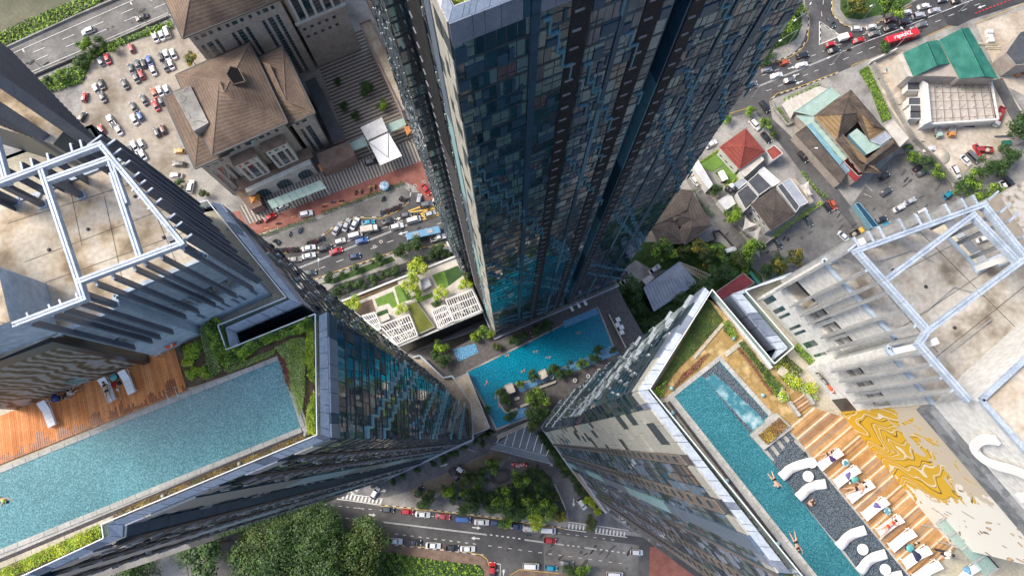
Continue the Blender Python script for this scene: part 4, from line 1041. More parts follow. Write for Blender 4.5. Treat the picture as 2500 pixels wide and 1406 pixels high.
# main street
lay('road',cX([(560,640),(683,618),(731,611),(765,594),(800,566),(820,550),(853,532),(928,532),(970,513),(1000,491),(1004,470),(1060,470),(1200,440),(1200,640),(1082,594),(1030,605),(960,618),(868,652),(762,683),(700,740),(600,700)]),'asphalt')
lay('bike_apron',cX([(640,590),(785,532),(986,458),(1001,468),(1000,488),(969,510),(928,530),(857,530),(820,549),(765,590),(731,607),(683,617),(640,622)]),'asphalt_pale')
lay('driveway',cX([(555,520),(592,548),(604,560),(632,578),(780,524),(990,444),(1012,456),(1040,492),(1070,480),(1130,470),(1062,375),(1040,388),(905,425),(792,450),(700,500),(604,550),(585,515)]),'red_paving')
def stripes(name,a,b,c,d,n,m1,m2,duty=.5):
    """n bands between edge a-b and edge d-c (each band runs from the first edge to the second)"""
    P=[G(*q,LV[0]+.01)for q in (a,b,c,d)];LV[0]+=.006
    sheet(name,P,m1,LV[0])
    bb=MB();LV[0]+=.004
    for k in range(n):
        t0,t1=k/n,(k+duty)/n
        q=[lerp(P[0],P[1],t0),lerp(P[0],P[1],t1),lerp(P[3],P[2],t1),lerp(P[3],P[2],t0)]
        bb.poly([(p.x,p.y,LV[0])for p in q][::-1],m2)
    o=bb.obj(name+'_bands');o['kind']='structure'
mat('paver_pale',(.36,.33,.28),(.44,.41,.35),1.2,.8);mat('paver_dark',(.11,.09,.085),(.15,.13,.12),1.2,.8)
stripes('forecourt',(583,505),(1020,330),(1042,388),(606,548),58,'paver_pale','paver_dark')
stripes('courtyard',(760,120),(866,395),(1030,330),(905,60),34,'paver_dark','paver_pale',.42)
lay('pavement',cC([(600,715),(1000,590),(1400,480),(1530,455),(1600,500),(1650,560),(1210,735),(800,890),(640,760)]),'concrete')
lay('walkway',cC([(700,790),(760,750),(1230,600),(1640,470),(1660,520),(1180,680),(720,860)]),'asphalt_dark')
lay('grass_strip',cC([(640,745),(800,680),(1000,600),(1160,545),(1190,575),(1000,650),(760,735)]),'grass_dark')
# right hand roads
lay('road',cX([(1650,350),(1771,283),(1790,240),(1836,172),(1925,139),(1955,112),(1972,70),(1960,-40),(2031,-40),(2034,36),(2060,62),(2100,71),(2170,42),(2240,0),(2300,-60),(2800,-200),(2800,-60),(2500,7),(2372,48),(2324,63),(2116,147),(2051,176),(1877,246),(1885,290),(1990,390),(2120,560),(2160,640),(2110,640),(2060,560),(1940,400),(1843,272),(1771,290)]),'asphalt')
lay('new_road',cE([(1280,90),(1600,-60),(2000,-160),(2000,-20),(1500,140),(1400,190),(1330,185)]),'asphalt_dark')
lay('road_island',cX([(2001,55),(2052,90),(2000,110)]),'concrete')
lay('lane',cG([(640,90),(700,80),(960,380),(1120,590),(1250,760),(1180,830),(1000,620),(840,400)]),'asphalt_pale')
lay('grass_island',cD([(1130,495),(1290,350),(1440,300),(1520,110),(1440,-40),(1300,0),(1150,400)]),'grass_dark')
lay('footpath',cD([(1180,480),(1280,395),(1400,370),(1500,290),(1540,150),(1500,60),(1475,90),(1490,180),(1450,280),(1370,330),(1280,355),(1190,440)]),'concrete')
lay('grass_island',cE([(510,-40),(520,60),(590,140),(700,150),(880,110),(1060,20),(1100,-60)]),'grass_dark')
lay('footpath',cE([(500,-40),(500,90),(600,175),(700,185),(900,115),(900,95),(700,145),(600,130),(560,70),(560,-40)]),'concrete')
lay('car_park',cG([(1180,600),(1640,270),(1720,300),(2050,700),(1500,1100),(1200,760)]),'asphalt_pale')
lay('car_park',cE([(800,1250),(950,1110),(1130,1080),(1350,1300),(1450,1600),(900,2000),(620,1500)]),'asphalt_pale')
lay('building_site',cE([(780,460),(1000,370),(1700,560),(1900,850),(1900,1000),(1480,1200),(1370,1310),(1080,1010),(900,760)]),'sand')
lay('grass_verge',cE([(690,510),(760,470),(830,620),(930,850),(860,880),(770,640)]),'grass')
lay('earth_yard',cE([(1530,180),(1900,60),(1900,700),(1750,620),(1660,480)]),'sand')
lay('road',cE([(1640,580),(1720,560),(1900,900),(1900,1000),(1790,870)]),'asphalt')
lay('garden_ground',cG([(0,560),(350,560),(900,560),(1200,800),(1230,1000),(400,1300),(0,1000)]),'grass_dark')
lay('concrete_yard',cG([(200,760),(300,690),(420,760),(520,760),(330,880),(260,900),(180,860)]),'concrete')
# south side
lay('road',cX([(500,1200),(790,1205),(935,1238),(1180,1260),(1420,1290),(1560,1310),(1900,1330),(2000,1700),(500,1700)]),'asphalt')
lay('road_patch',cX([(1326,1300),(1560,1330),(1556,1440),(1330,1440)]),'asphalt_pale')
lay('red_pavement',cX([(1586,1333),(1700,1340),(1900,1600),(1580,1600)]),'red_paving')
mat('plaza_stone',(.12,.122,.13),(.20,.20,.205),.3,.8,bump=.2,bscale=5)
lay('driveway',cI([(-420,820),(130,710),(900,400),(1250,540),(1440,640),(1760,1000),(1900,1090),(1430,1015),(1425,930),(1320,700),(1200,640),(900,500),(280,800),(100,850),(-420,830)]),'plaza_stone')
lay('plaza',cI([(460,860),(640,740),(960,620),(1040,545),(1260,640),(1330,720),(1410,930),(1400,1020),(900,960),(650,905)]),'plaza_stone')
mat('bay_pave',(.17,.13,.09),(.22,.17,.12),.8,.9);mat('bay_line',(.30,.25,.19),(.36,.31,.24),.8,.9)
stripes('parking_bays',(997,1199),(1207,1100),(1250,1113),(1043,1216),44,'bay_pave','bay_line',.3)
lay('footpath',cI([(80,855),(110,842),(650,905),(1420,1000),(1410,1060),(800,980),(90,898)]),'concrete')
lay('pavement',cI([(-200,1165),(160,1172),(700,1235),(835,1258),(862,1300),(865,1500),(-200,1500)]),'brick_brown')
lay('lawn',cI([(-200,1230),(180,1240),(480,1290),(800,1330),(820,1380),(830,1600),(-200,1600)]),'grass_dark')
lay('pavement',cI([(1015,1420),(1085,1358),(1360,1388),(1700,1406),(1700,1600),(1015,1600)]),'brick_brown')
lay('earth_yard',cX([(380,1330),(440,1310),(470,1450),(360,1450)]),'concrete')

# painted road markings
mk=MB();my=MB();LV[0]+=.02;ZM=LV[0]
def mline(b,p,q,w,m,z=None):
    a,c=G(*p,z or ZM),G(*q,z or ZM);d=Vector((c.x-a.x,c.y-a.y));L=d.length
    if L<.01:return
    d /=L;n=Vector((-d.y,d.x))*(w/2)
    b.poly([(a.x-n.x,a.y-n.y,a.z),(c.x-n.x,c.y-n.y,a.z),(c.x+n.x,c.y+n.y,a.z),(a.x+n.x,a.y+n.y,a.z)],m)
def dashes(p,q,n,duty=.45,w=.16,m='white_paint',b=None):
    for k in range(n):
        t0,t1=k/n,(k+duty)/n
        mline(b or mk,(lerp(p[0],q[0],t0),lerp(p[1],q[1],t0)),(lerp(p[0],q[0],t1),lerp(p[1],q[1],t1)),w,m)
def arrow(p,q,w=.16):
    """straight lane arrow from tail p to tip q"""
    a,c=G(*p,ZM),G(*q,ZM);d=Vector((c.x-a.x,c.y-a.y));L=d.length;d /=L;n=Vector((-d.y,d.x))
    def P(x,y):return (a.x+d.x*x+n.x*y,a.y+d.y*x+n.y*y,ZM)
    mk.poly([P(0,-w),P(L*.62,-w),P(L*.62,w),P(0,w)],'white_paint');mk.poly([P(L*.6,-.55),P(L,0),P(L*.6,.55)],'white_paint')
def cx_(o,x,y):return (o[0]+x/2.93,o[1]+y/2.93)
oA,oB,oC,oD,oE,oF,oG,oI,oJ=(0,0),(400,0),(560,440),(1450,0),(1860,0),(1860,440),(1450,400),(900,926),(1400,926)
def ml(o,x0,y0,x1,y1,w=.16,b=None,m='white_paint'):mline(b or mk,cx_(o,x0,y0),cx_(o,x1,y1),w,m)
ml(oA,-400,600,970,-5,.2);ml(oA,-200,700,1200,95,.2)
for k in range(-2,7):
    ml(oA,25+k*210.5,470-k*92.5,110+k*210.5,434-k*92.5,.2);ml(oA,50+k*210,522-k*92,134+k*210,487-k*92,.2)
# street north
ml(oC,495,625,1270,318,.13);ml(oC,498,631,1273,324,.13)
for a in ((600,530,640,513),(735,480,775,462),(840,440,880,425),(965,392,1005,377),(1085,348,1130,332),(1190,305,1240,290),(640,635,685,617),(765,585,815,567),(885,540,935,522),(1010,492,1060,473),(1130,445,1175,430),(1255,400,1300,385),(1370,360,1410,345),(1485,315,1530,300)):ml(oC,*a)
arrow(cx_(oC,1275,368),cx_(oC,1208,388));arrow(cx_(oC,1175,287),cx_(oC,1225,268));arrow(cx_(oC,1215,325),cx_(oC,1250,312))
for a in ((1280,222,1530,130),(1290,230,1550,190),(1320,270,1480,180),(1300,262,1555,222),(1370,285,1558,228),(1340,240,1420,275)):ml(oC,*a,w=.45,b=my,m='yellow_paint')
for k in range(7):ml(oC,1552+k*4,448+k*11,1620+k*4,424+k*11,.55)
for a in ((200,395,350,345),):ml(oC,*a,w=.4)
# yellow kerb lines
def ypath(o,pts,w=.15,m='yellow_paint'):
    for i in range(len(pts)-1):mline(my,cx_(o,*pts[i]),cx_(o,*pts[i+1]),w,m)
ypath(oC,[(360,527),(480,508),(600,455),(700,372),(762,328),(860,276),(990,270),(1080,274),(1200,222),(1285,160)])
ypath(oC,[(590,712),(760,652),(1000,570),(1170,512),(1400,480),(1520,452),(1570,480)])
ypath(oD,[(1130,508),(1250,462),(1400,412),(1480,360),(1530,290),(1545,150),(1520,60)])
ypath(oE,[(505,-10),(505,100),(590,182),(700,200),(760,190),(900,130),(1070,40)])
ypath(oE,[(55,715),(110,670),(300,610),(545,515)]);ypath(oE,[(640,500),(645,470),(750,428)]);ypath(oE,[(1180,260),(1340,188),(1362,195)]);ypath(oE,[(1530,170),(1870,30)])
ypath(oI,[(90,903),(650,958),(1400,1066)]);ypath(oI,[(160,1172),(700,1232),(800,1252),(845,1285),(862,1330)]);ypath(oI,[(1010,1400),(1080,1358),(1360,1386)])
ypath(oD,[(940,822),(1100,775)])
# top right road
ml(oE,-40,622,490,405,.14);ml(oE,-36,628,492,411,.14);ml(oE,495,408,640,345,.14);ml(oE,760,295,1000,205,.2);ml(oE,1030,190,1560,-20,.2);ml(oE,640,345,760,295,.14)
for a in ((0,542,35,530),(90,508,125,495),(180,472,215,458),(265,437,305,422),(350,405,385,392),(435,370,470,355),(530,330,570,315),(630,290,670,275),(720,250,755,238),(815,212,850,200),(30,652,68,640),(115,620,150,605),(295,545,330,532),(375,512,405,502),(485,468,520,455),(580,430,620,412),(680,388,720,372),(768,350,810,335),(1090,245,1130,233),(1240,160,1280,145),(1335,118,1375,102),(1430,80,1465,65),(1520,42,1560,28),(430,120,425,85),(438,35,440,5)):ml(oE,*a)
for k in range(6):ml(oE,1180-k*88,60+k*35,1215-k*88,45+k*35)
for t,h in (((187,493),(238,480)),((268,530),(218,548)),((293,582),(242,600)),((1095,192),(1055,208)),((1600,40),(1545,60))):arrow(cx_(oE,*t),cx_(oE,*h))
ml(oE,412,155,412,320,.3);ml(oE,412,155,560,255,.3);ml(oE,408,322,556,262,.3)
# red cones and barrier line on the new road
for k in range(12):
    ml(oE,1525+k*26,98-k*10,1540+k*26,92-k*10,.35,my,'red_paint' if 'red_paint' in MATS else mat('red_paint',(.55,.04,.04),rough=.5))
# south road
for dy in (0,6):
    ml(oI,100,1015+dy,845,1106+dy,.12);ml(oI,1115,1142+dy,1255,1161+dy,.12);ml(oI,1330,1170+dy,1395,1179+dy,.12);ml(oI,1545,1198+dy,1630,1211+dy,.12)
dashes(cx_(oI,870,1110),cx_(oI,1110,1141),6,.4,.3);dashes(cx_(oI,1420,1184),cx_(oI,1530,1198),3,.4,.3);dashes(cx_(oI,1655,1215),cx_(oI,1860,1243),5,.4,.3)
dashes(cx_(oI,190,1103),cx_(oI,800,1180),11,.4);dashes(cx_(oI,855,1187),cx_(oI,1860,1322),14,.35)
dashes(cx_(oI,-80,918),cx_(oI,240,948),4,.3);dashes(cx_(oI,320,960),cx_(oI,1250,1076),8,.25);dashes(cx_(oI,1290,1088),cx_(oI,1800,1152),8,.3)
dashes((790,1230),(900,1243),6,.4);dashes((790,1258),(880,1268),5,.4)
for t,h in (((0,965),(50,970)),((740,1056),(802,1062)),((795,1137),(733,1132)),((75,803),(128,790)),((512,622),(565,602)),((1285,580),(1318,622)),((1468,850),(1465,910)),((965,1400),(965,1355)),((900,1370),(930,1360))):arrow(cx_(oI,*t),cx_(oI,*h))
for k in range(13):mline(mk,(822+k*9.1,1203+k*1.25),(818+k*9.1,1214+k*1.3),.52,'white_paint')
mline(mk,(815,1200),(935,1217),.2,'white_paint');mline(mk,(806,1215),(930,1232),.2,'white_paint')
for k in range(5):ml(oI,1436+k*26,1032+k*3,1431+k*26,1064+k*3,.5)
for k in range(9):ml(oI,1632+k*25,1058+k*4,1626+k*25,1092+k*4,.5)
ml(oI,1425,1018,1555,1036,.2);ml(oI,1630,1046,1860,1078,.2);ml(oI,1400,1068,1555,1090,.2);ml(oI,1620,1098,1850,1128,.2)
ml(oI,862,1308,943,1320,.2);ml(oI,943,1320,940,1406,.16);ml(oI,975,1355,965,1406,.1)
for k in range(9):ml(oI,130+k*88,700-k*38,165+k*88,780-k*38,.12,m='bay_line')
for k in range(7):ml(oI,520+k*90,830-k*22,580+k*90,900-k*22,.10,m='bay_line')
for x0,y0,x1,y1 in ((740,30,790,78),(730,98,785,120),(690,490,770,520),(1455,650,1540,800)):ml(oF if y0<200 else oI,x0,y0,x1,y1,.12)
o=mk.obj('road_marking');o['kind']='structure'
o=my.obj('road_marking');o['kind']='structure'

# repairs, drain covers and oil stains worn into the road surface
R=random.Random(12);pm=MB()
for o_,x0,y0,x1,y1,n in ((oC,420,560,1500,230,26),(oE,60,560,1250,130,26),(oI,100,1000,1850,1290,34),(oA,60,540,1150,80,12),(oF,500,300,1200,150,16),(oE,850,1250,1300,1390,10),(oG,1240,650,1600,380,14),(oG,700,120,1080,620,10)):
    for k in range(n):
        t=R.random();x,y=lerp(x0,x1,t)+R.uniform(-30,30),lerp(y0,y1,t)+R.uniform(-70,70);g=G(*cx_(o_,x,y),ZM-.012)
        a=R.uniform(0,.5);w,h=R.uniform(.25,1.9),R.uniform(.2,.6);c_,s_3=cos(a+.4),sin(a+.4)
        m=R.choice(('asphalt','asphalt','asphalt_dark'));e=R.randrange(5,9)
        pm.poly([(g.x+c_*w*cos(q*2*pi/e)*R.uniform(.7,1)-s_3*h*sin(q*2*pi/e),g.y+s_3*w*cos(q*2*pi/e)+c_*h*sin(q*2*pi/e)*R.uniform(.7,1),g.z+k*.0001)for q in range(e)],m)
o=pm.obj('road_repair');o['kind']='structure'
# kerbs of alternating black and white blocks
kb=MB()
def kerb(o,pts,w=.22,h=.14,step=1.1):
    for i in range(len(pts)-1):
        a,b_=G(*cx_(o,*pts[i])),G(*cx_(o,*pts[i+1]));L=(b_-a).length;n=max(1,int(L/step))
        for k in range(n):
            p,q=lerp(a,b_,k/n),lerp(a,b_,(k+.97)/n)
            kb.beam((p.x,p.y,.05+h/2),(q.x,q.y,.05+h/2),w,h,'kerb_white' if k %2 else 'kerb_black')
kerb(oC,[(360,521),(480,502),(600,449),(700,366),(762,322),(860,269),(990,263),(1080,267),(1200,215),(1285,150),(1300,90),(1280,30)])
kerb(oC,[(590,720),(760,660),(1000,578),(1170,520),(1400,488),(1520,460),(1570,500)])
kerb(oD,[(1130,500),(1250,454),(1400,404),(1480,350),(1522,285),(1537,150),(1512,60)])
kerb(oE,[(498,-10),(498,105),(590,190),(700,207),(760,197),(900,137)]);kerb(oE,[(55,722),(110,678),(300,618),(545,523)])
kerb(oE,[(418,165),(418,312)]);kerb(oE,[(418,165),(545,252)])
kerb(oI,[(90,896),(650,952),(1400,1060)]);kerb(oI,[(160,1178),(700,1238),(800,1258),(840,1290),(856,1330)])
o=kb.obj('kerb');o['kind']='structure'

# ---- ground plantings that nobody could count ----
planting('bank_grass',cX([(-200,170),(0,84),(100,38),(184,4),(280,-40),(400,-80),(190,38),(0,120),(-200,208)]),.05,['leaf_mid','leaf_bright','leaf_olive'],9,.8,1.2,None,101,lump=4)
planting('verge_growth',cX([(45,222),(178,162),(190,138),(300,96),(418,52),(424,70),(330,98),(270,124),(222,150),(218,170),(200,205),(150,222),(80,236)]),.05,['leaf_mid','leaf_bright','leaf_mid'],9,.7,1.5,None,102,lump=3)
def hedge_strip(o,pts,w,h,label,seed,mats=('leaf_mid','leaf_dark')):
    """a clipped hedge: leafy box along a path"""
    R=random.Random(seed);b=MB();ks=[b.mi(m)for m in mats]
    for i in range(len(pts)-1):
        a,c=G(*cx_(o,*pts[i])),G(*cx_(o,*pts[i+1]));d=(c-a);L=d.length;d /=L;n=Vector((-d.y,d.x,0))
        for _ in range(int(L*42)):
            p=a+d*R.uniform(0,L)+n*R.uniform(-w/2,w/2);p.z=h*R.uniform(.5,1.05)
            leafquad(b,p,(Vector((0,0,1))+rdir(R)*.6).normalized(),.3*R.uniform(.6,1.3),R,R.choice(ks))
    ob=b.obj('hedge');tag(ob,label,'hedge');return ob
hedge_strip(oC,[(215,405),(400,345),(620,272)],1.6,1.0,'shorter clipped green hedge between the red driveway and the parked motorbikes, left of the gap',111)
hedge_strip(oC,[(662,243),(900,155),(1130,70),(1252,22)],1.6,1.0,'longer clipped green hedge between the red driveway and the motorbike apron',112)
hedge_strip(oE,[(150,730),(300,660),(410,610)],1.5,1.2,'narrow hedge along the main road behind the white zigzag canopy',113,('leaf_mid','leaf_bright'))
hedge_strip(oE,[(105,770),(150,870),(185,880)],1.5,1.2,'short hedge at the lane corner beside the white zigzag canopy',114,('leaf_mid','leaf_bright'))
hedge_strip(oG,[(1270,530),(1400,430),(1620,280)],1.6,1.4,'lime green hedge along the car park wall below the square brown roof',115,('leaf_bright','leaf_lime'))
hedge_strip(oG,[(1480,60),(1560,170),(1660,250)],1.2,1.2,'thin green hedge along the lane beside the white awning',116,('leaf_mid','leaf_bright'))
hedge_strip(oG,[(690,190),(760,310),(850,380)],1.6,1.4,'thin green hedge between the lane and the big dark brown roof',117,('leaf_mid','leaf_dark'))
planting('ground_cover',cI([(-200,1230),(180,1240),(480,1290),(800,1330),(820,1380),(830,1600),(-200,1600)]),.1,['leaf_dark','leaf_mid','leaf_bright'],12,.5,.6,None,103,lump=3)
planting('ground_cover',cX([(1840,170),(1900,110),(1950,60),(1950,-20),(1890,-20),(1850,110)]),.1,['leaf_mid','leaf_bright','leaf_olive'],9,.5,.6,None,104,lump=2)
planting('ground_cover',cG([(60,880),(350,900),(430,1060),(330,1300),(200,1060)]),.1,['leaf_dark','leaf_dark','leaf_mid'],10,.5,1.2,None,105,lump=2)
planting('ground_cover',cI([(740,420),(900,380),(960,300),(870,250),(800,340)]),.1,['leaf_dark','leaf_mid'],14,.4,.8,None,106,lump=1.5)
planting('ground_cover',cI([(800,830),(1250,640),(1420,930),(1400,1000),(900,950)]),.1,['leaf_dark','leaf_mid'],12,.4,.7,None,107,lump=1.5)
planting('ground_cover',cE([(690,515),(760,475),(830,620),(930,850),(860,870),(770,640)]),.1,['leaf_mid','leaf_bright'],10,.4,.3,None,108,lump=2)
planting('ground_cover',cI([(1230,370),(1440,640),(1700,950),(1640,960),(1400,680),(1220,430)]),.1,['leaf_dark','leaf_mid'],14,.4,1.4,None,109,lump=1.5)
# ================= buildings on the ground =================
mat('tile_brown',(.12,.083,.062),(.25,.18,.13),.16,.85,lo=.3,hi=.72,detail=9,c3=(.19,.135,.10))
mat('tile_dark',(.07,.052,.042),(.14,.105,.08),.4,.85)
mat('tile_darker',(.075,.06,.052),(.12,.098,.082),.4,.85)
mat('tile_red',(.23,.045,.035),(.31,.07,.05),.4,.8)
mat('tile_tan',(.26,.17,.08),(.34,.23,.12),.4,.85)
mat('tile_orange',(.50,.20,.05),(.60,.27,.08),.6,.8)
mat('mint_metal',(.32,.45,.40),(.40,.53,.48),.5,.5);mat('teal_metal',(.14,.26,.25),(.20,.33,.32),.5,.5)
mat('green_metal',(.02,.15,.115),(.05,.22,.17),.35,.45);mat('blue_metal',(.16,.33,.42),(.22,.40,.48),.5,.5)
mat('grey_metal',(.30,.33,.38),(.40,.43,.48),.4,.5);mat('dark_metal_roof',(.06,.065,.075),(.09,.095,.105),.5,.6)
mat('white_metal',(.55,.55,.55),(.66,.66,.66),.5,.5);mat('red_metal',(.25,.03,.035),(.32,.05,.05),.5,.6)
mat('deck_tile',(.085,.078,.08),(.125,.115,.115),1.1,.8,bump=.2,bscale=6)
mat('stained_slab',(.30,.24,.17),(.44,.38,.30),.22,.9,lo=.35,hi=.6)
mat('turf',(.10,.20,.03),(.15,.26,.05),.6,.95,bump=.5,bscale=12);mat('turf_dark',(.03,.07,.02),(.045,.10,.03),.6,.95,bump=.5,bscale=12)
mat('canvas',(.50,.46,.40),(.60,.56,.50),.6,.7);mat('turf_olive',(.10,.12,.02),(.15,.165,.035),.5,.95,bump=.5,bscale=12)

def building(name,label,cat='building'):
    return thing(name,label,cat)
def slope(parent,lo_a,lo_b,hi_b,hi_a,m,course=.55,name='roof_slope'):
    """a tiled slope: stepped courses from the eaves up"""
    lo_a,lo_b,hi_a,hi_b=map(Vector,(lo_a,lo_b,hi_a,hi_b))
    H=(((hi_a+hi_b)-(lo_a+lo_b))/2).length;n=max(2,min(60,int(H/course)));b=MB()
    nn=(lo_b-lo_a).cross(hi_a+hi_b-lo_a-lo_b).normalized()
    if nn.z<0:nn=-nn
    c_=MATS[m].diffuse_color;m2=m+'_dark_course'  # darker copy of the tile colour for every other course
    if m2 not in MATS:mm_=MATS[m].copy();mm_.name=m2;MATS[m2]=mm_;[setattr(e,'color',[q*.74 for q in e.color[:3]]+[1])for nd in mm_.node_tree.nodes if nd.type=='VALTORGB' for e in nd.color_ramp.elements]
    m0=m;ro=random.Random(n)
    for k in range(n):
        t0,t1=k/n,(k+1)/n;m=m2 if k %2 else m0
        A,B=lerp(lo_a,hi_a,t0)+nn*.12,lerp(lo_b,hi_b,t0)+nn*.12;C_,D=lerp(lo_b,hi_b,t1),lerp(lo_a,hi_a,t1)
        b.poly([A,B,C_,D],m);A2,B2=A-nn*.13,B-nn*.13;b.poly([A2,B2,B,A],m)
    return b.obj(name,parent)
def hip(parent,eave,ridge,ze,zr,m,rim='beige_wall',ridge_m=None,course=.55,th=.3):
    E=gp(eave,z=ze);Rr=gp(ridge,z=zr)
    r1,r2=Rr[0],Rr[-1]
    ms=m if isinstance(m,(list,tuple))else [m]*4
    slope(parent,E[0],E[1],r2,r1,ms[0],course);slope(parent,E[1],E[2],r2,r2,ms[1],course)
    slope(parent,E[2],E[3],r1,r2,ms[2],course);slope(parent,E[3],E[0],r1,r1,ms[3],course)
    b=MB();b.prism([(p.x,p.y)for p in E],ze-th,ze-.02,rim);b.obj('eaves',parent)
    b=MB()
    for e,r in ((E[0],r1),(E[1],r2),(E[2],r2),(E[3],r1)):b.beam(e+Vector((0,0,.1)),r+Vector((0,0,.12)),.3,.14,ridge_m or ms[0])
    if len(ridge)>1:b.beam(r1+Vector((0,0,.12)),r2+Vector((0,0,.12)),.3,.14,ridge_m or ms[0])
    b.obj('ridge_tile',parent)
    return E
def walls(parent,px,zp,z0,z1,m,ins=.8,wins=None,seed=1,gl='glass_teal',face=None):
    """walls standing under the eaves polygon px (sighted at level zp), with glazed openings on the faces that can be seen"""
    P=[(p.x,p.y)for p in gp(px,z=zp)]
    A=sum(P[i-1][0]*P[i][1]-P[i][0]*P[i-1][1]for i in range(len(P)))
    if A<0:P=P[::-1]
    P=inset(P,ins);R=random.Random(seed)
    for i in range(len(P)):
        a,b=P[i],P[(i+1)%len(P)];L=hypot(b[0]-a[0],b[1]-a[1]);n=((b[1]-a[1])/L,-(b[0]-a[0])/L)
        mid=((a[0]+b[0])/2,(a[1]+b[1])/2)
        sees=n[0]*(0-mid[0])+n[1]*(0-mid[1])>0
        ang=atan2(b[1]-a[1],b[0]-a[0])
        if not sees or not wins:
            piece('wall',m,a,ang,0,L,0,.25,z0,z1,parent);continue
        op=wins(L,z0,z1,R,i)
        bb=MB();ex=(cos(ang),sin(ang));ey=(-sin(ang),cos(ang))
        xs=sorted({0,L,*[v for o in op for v in o[:2]]});zs=sorted({z0,z1,*[v for o in op for v in o[2:4]]})
        for ii in range(len(xs)-1):
            j=0
            while j<len(zs)-1:
                xm=(xs[ii]+xs[ii+1])/2
                isop=lambda jj:any(o[0]<xm<o[1]and o[2]<(zs[jj]+zs[jj+1])/2<o[3]for o in op)
                if isop(j):j+=1;continue
                k=j
                while k+1<len(zs)-1 and not isop(k+1):k+=1
                bb.box(a,ex,ey,xs[ii],xs[ii+1],0,.3,zs[j],zs[k+1],m);j=k+1
        bb.obj('wall',parent)
        for o in op:
            piece('window',gl,a,ang,o[0],o[1],.16,.22,o[2],o[3],parent)
            if o[3]-o[2]>3.4:
                f=MB();q=o[2]+1.5
                while q<o[3]-.3:f.box(a,ex,ey,o[0],o[1],.10,.16,q,q+.14,'pink_wall');q+=1.6
                f.obj('window_bar',parent)
def win_strip(L,z0,z1,R,i):
    op=[];x=1.2;k=0
    while x<L-2:
        w=(1.0,1.6,1.0,1.0)[k %4]
        if k %4==3:op+=[(x,x+w,q,q+1.2)for q in (z0+4,z0+8,z0+12,z0+16)]if z1-z0>19 else []
        else:op.append((x,x+w,z0+1.5,z1-7))if z1-z0>12 else op.append((x,x+w,z0+1.5,z1-1.5))
        if z1-z0>12:op.append((x,x+w,z1-4.2,z1-2.4))
        x+=w+(.9 if k %4<2 else 1.6);k+=1
    return op
def win_small(L,z0,z1,R,i):
    op=[];x=.9
    while x<L-1.6:
        z=z0+.9
        while z<z1-1.7:op.append((x,x+1.2,z,z+1.3));z+=3.1
        x+=2.6
    return op
def arches(parent,a,b,z0,zs,n,w,m='glass_teal',frame='cream_wall',fr=.0):
    """arched windows along the wall a-b; a, b world points, outside on the right"""
    L=hypot(b[0]-a[0],b[1]-a[1]);ang=atan2(b[1]-a[1],b[0]-a[0]);ex=(cos(ang),sin(ang));nn=(sin(ang),-cos(ang))
    for k in range(n):
        xc=L*(k+.5)/n+fr
        for (r,d,mm)in ((w/2+.35,.10,frame),(w/2,.16,m)):
            pts=[(xc-r,z0),(xc+r,z0)]+[(xc+r*cos(t*pi/10),zs+r*sin(t*pi/10))for t in range(11)]
            q=MB();q.poly([(a[0]+ex[0]*x+nn[0]*d,a[1]+ex[1]*x+nn[1]*d,z)for x,z in pts],mm)
            q.poly([(a[0]+ex[0]*x+nn[0]*(d-.12),a[1]+ex[1]*x+nn[1]*(d-.12),z)for x,z in pts][::-1],mm)
            for j in range(len(pts)):
                x,z=pts[j];x2,z2=pts[(j+1)%len(pts)]
                q.poly([(a[0]+ex[0]*x+nn[0]*(d-.12),a[1]+ex[1]*x+nn[1]*(d-.12),z),(a[0]+ex[0]*x2+nn[0]*(d-.12),a[1]+ex[1]*x2+nn[1]*(d-.12),z2),(a[0]+ex[0]*x2+nn[0]*d,a[1]+ex[1]*x2+nn[1]*d,z2),(a[0]+ex[0]*x+nn[0]*d,a[1]+ex[1]*x+nn[1]*d,z)],mm)
            q.obj('arched_window' if mm==m else 'arch_surround',parent)
        q=MB()
        for t in range(1,5):
            x=xc-w/2+w*t/5;q.box(a,ex,(-nn[0],-nn[1]),x-.04,x+.04,-.2,-.16,z0,zs+sqrt(max(0,(w/2)**2-(x-xc)**2)),'dark_metal')
        for z in (z0+1.2,zs):q.box(a,ex,(-nn[0],-nn[1]),xc-w/2,xc+w/2,-.2,-.16,z,z+.08,'dark_metal')
        q.obj('glazing_bar',parent)
def gutter(parent,px,z,m='dark_metal',w=.5):
    P=gp(px,z=z);b=MB()
    for i in range(len(P)):b.beam(P[i],P[(i+1)%len(P)],w,.35,m)
    for i in range(len(P)):
        b.beam(P[i]-Vector((0,0,.5)),P[(i+1)%len(P)]-Vector((0,0,.5)),w*.5,.2,'beige_wall')
    b.obj('gutter',parent)

# ---- brown office complex ----
OF=building('office_building','brown hip roofed office building with a cracked concrete slab on its roof')
E1=[(429,184),(609,104),(702,300),(518,381)]
hip(OF,[(476,412),(398,238),(480,202),(560,375)][::-1],[(486,300),(466,262)],27.5,30.0,['tile_brown']*4)
hip(OF,[(620,145),(690,113),(769,276),(700,308)],[(658,160),(697,245)],27,30.2,'tile_brown')
hip(OF,E1,[(535,198),(547,226)],30,37.5,'tile_brown',course=.5)
gutter(OF,E1,30);gutter(OF,[(620,145),(690,113),(769,276),(700,308)],27);gutter(OF,[(398,238),(480,202),(560,375),(476,412)],27.5)
walls(OF,E1,30,0,29.6,'beige_wall',1.2,win_strip)
walls(OF,[(620,145),(690,113),(769,276),(700,308)],27,0,26.6,'beige_wall',1.2,win_strip,2)
walls(OF,[(398,238),(480,202),(560,375),(476,412)],27.5,0,27.1,'beige_wall',1.2,win_strip,3)
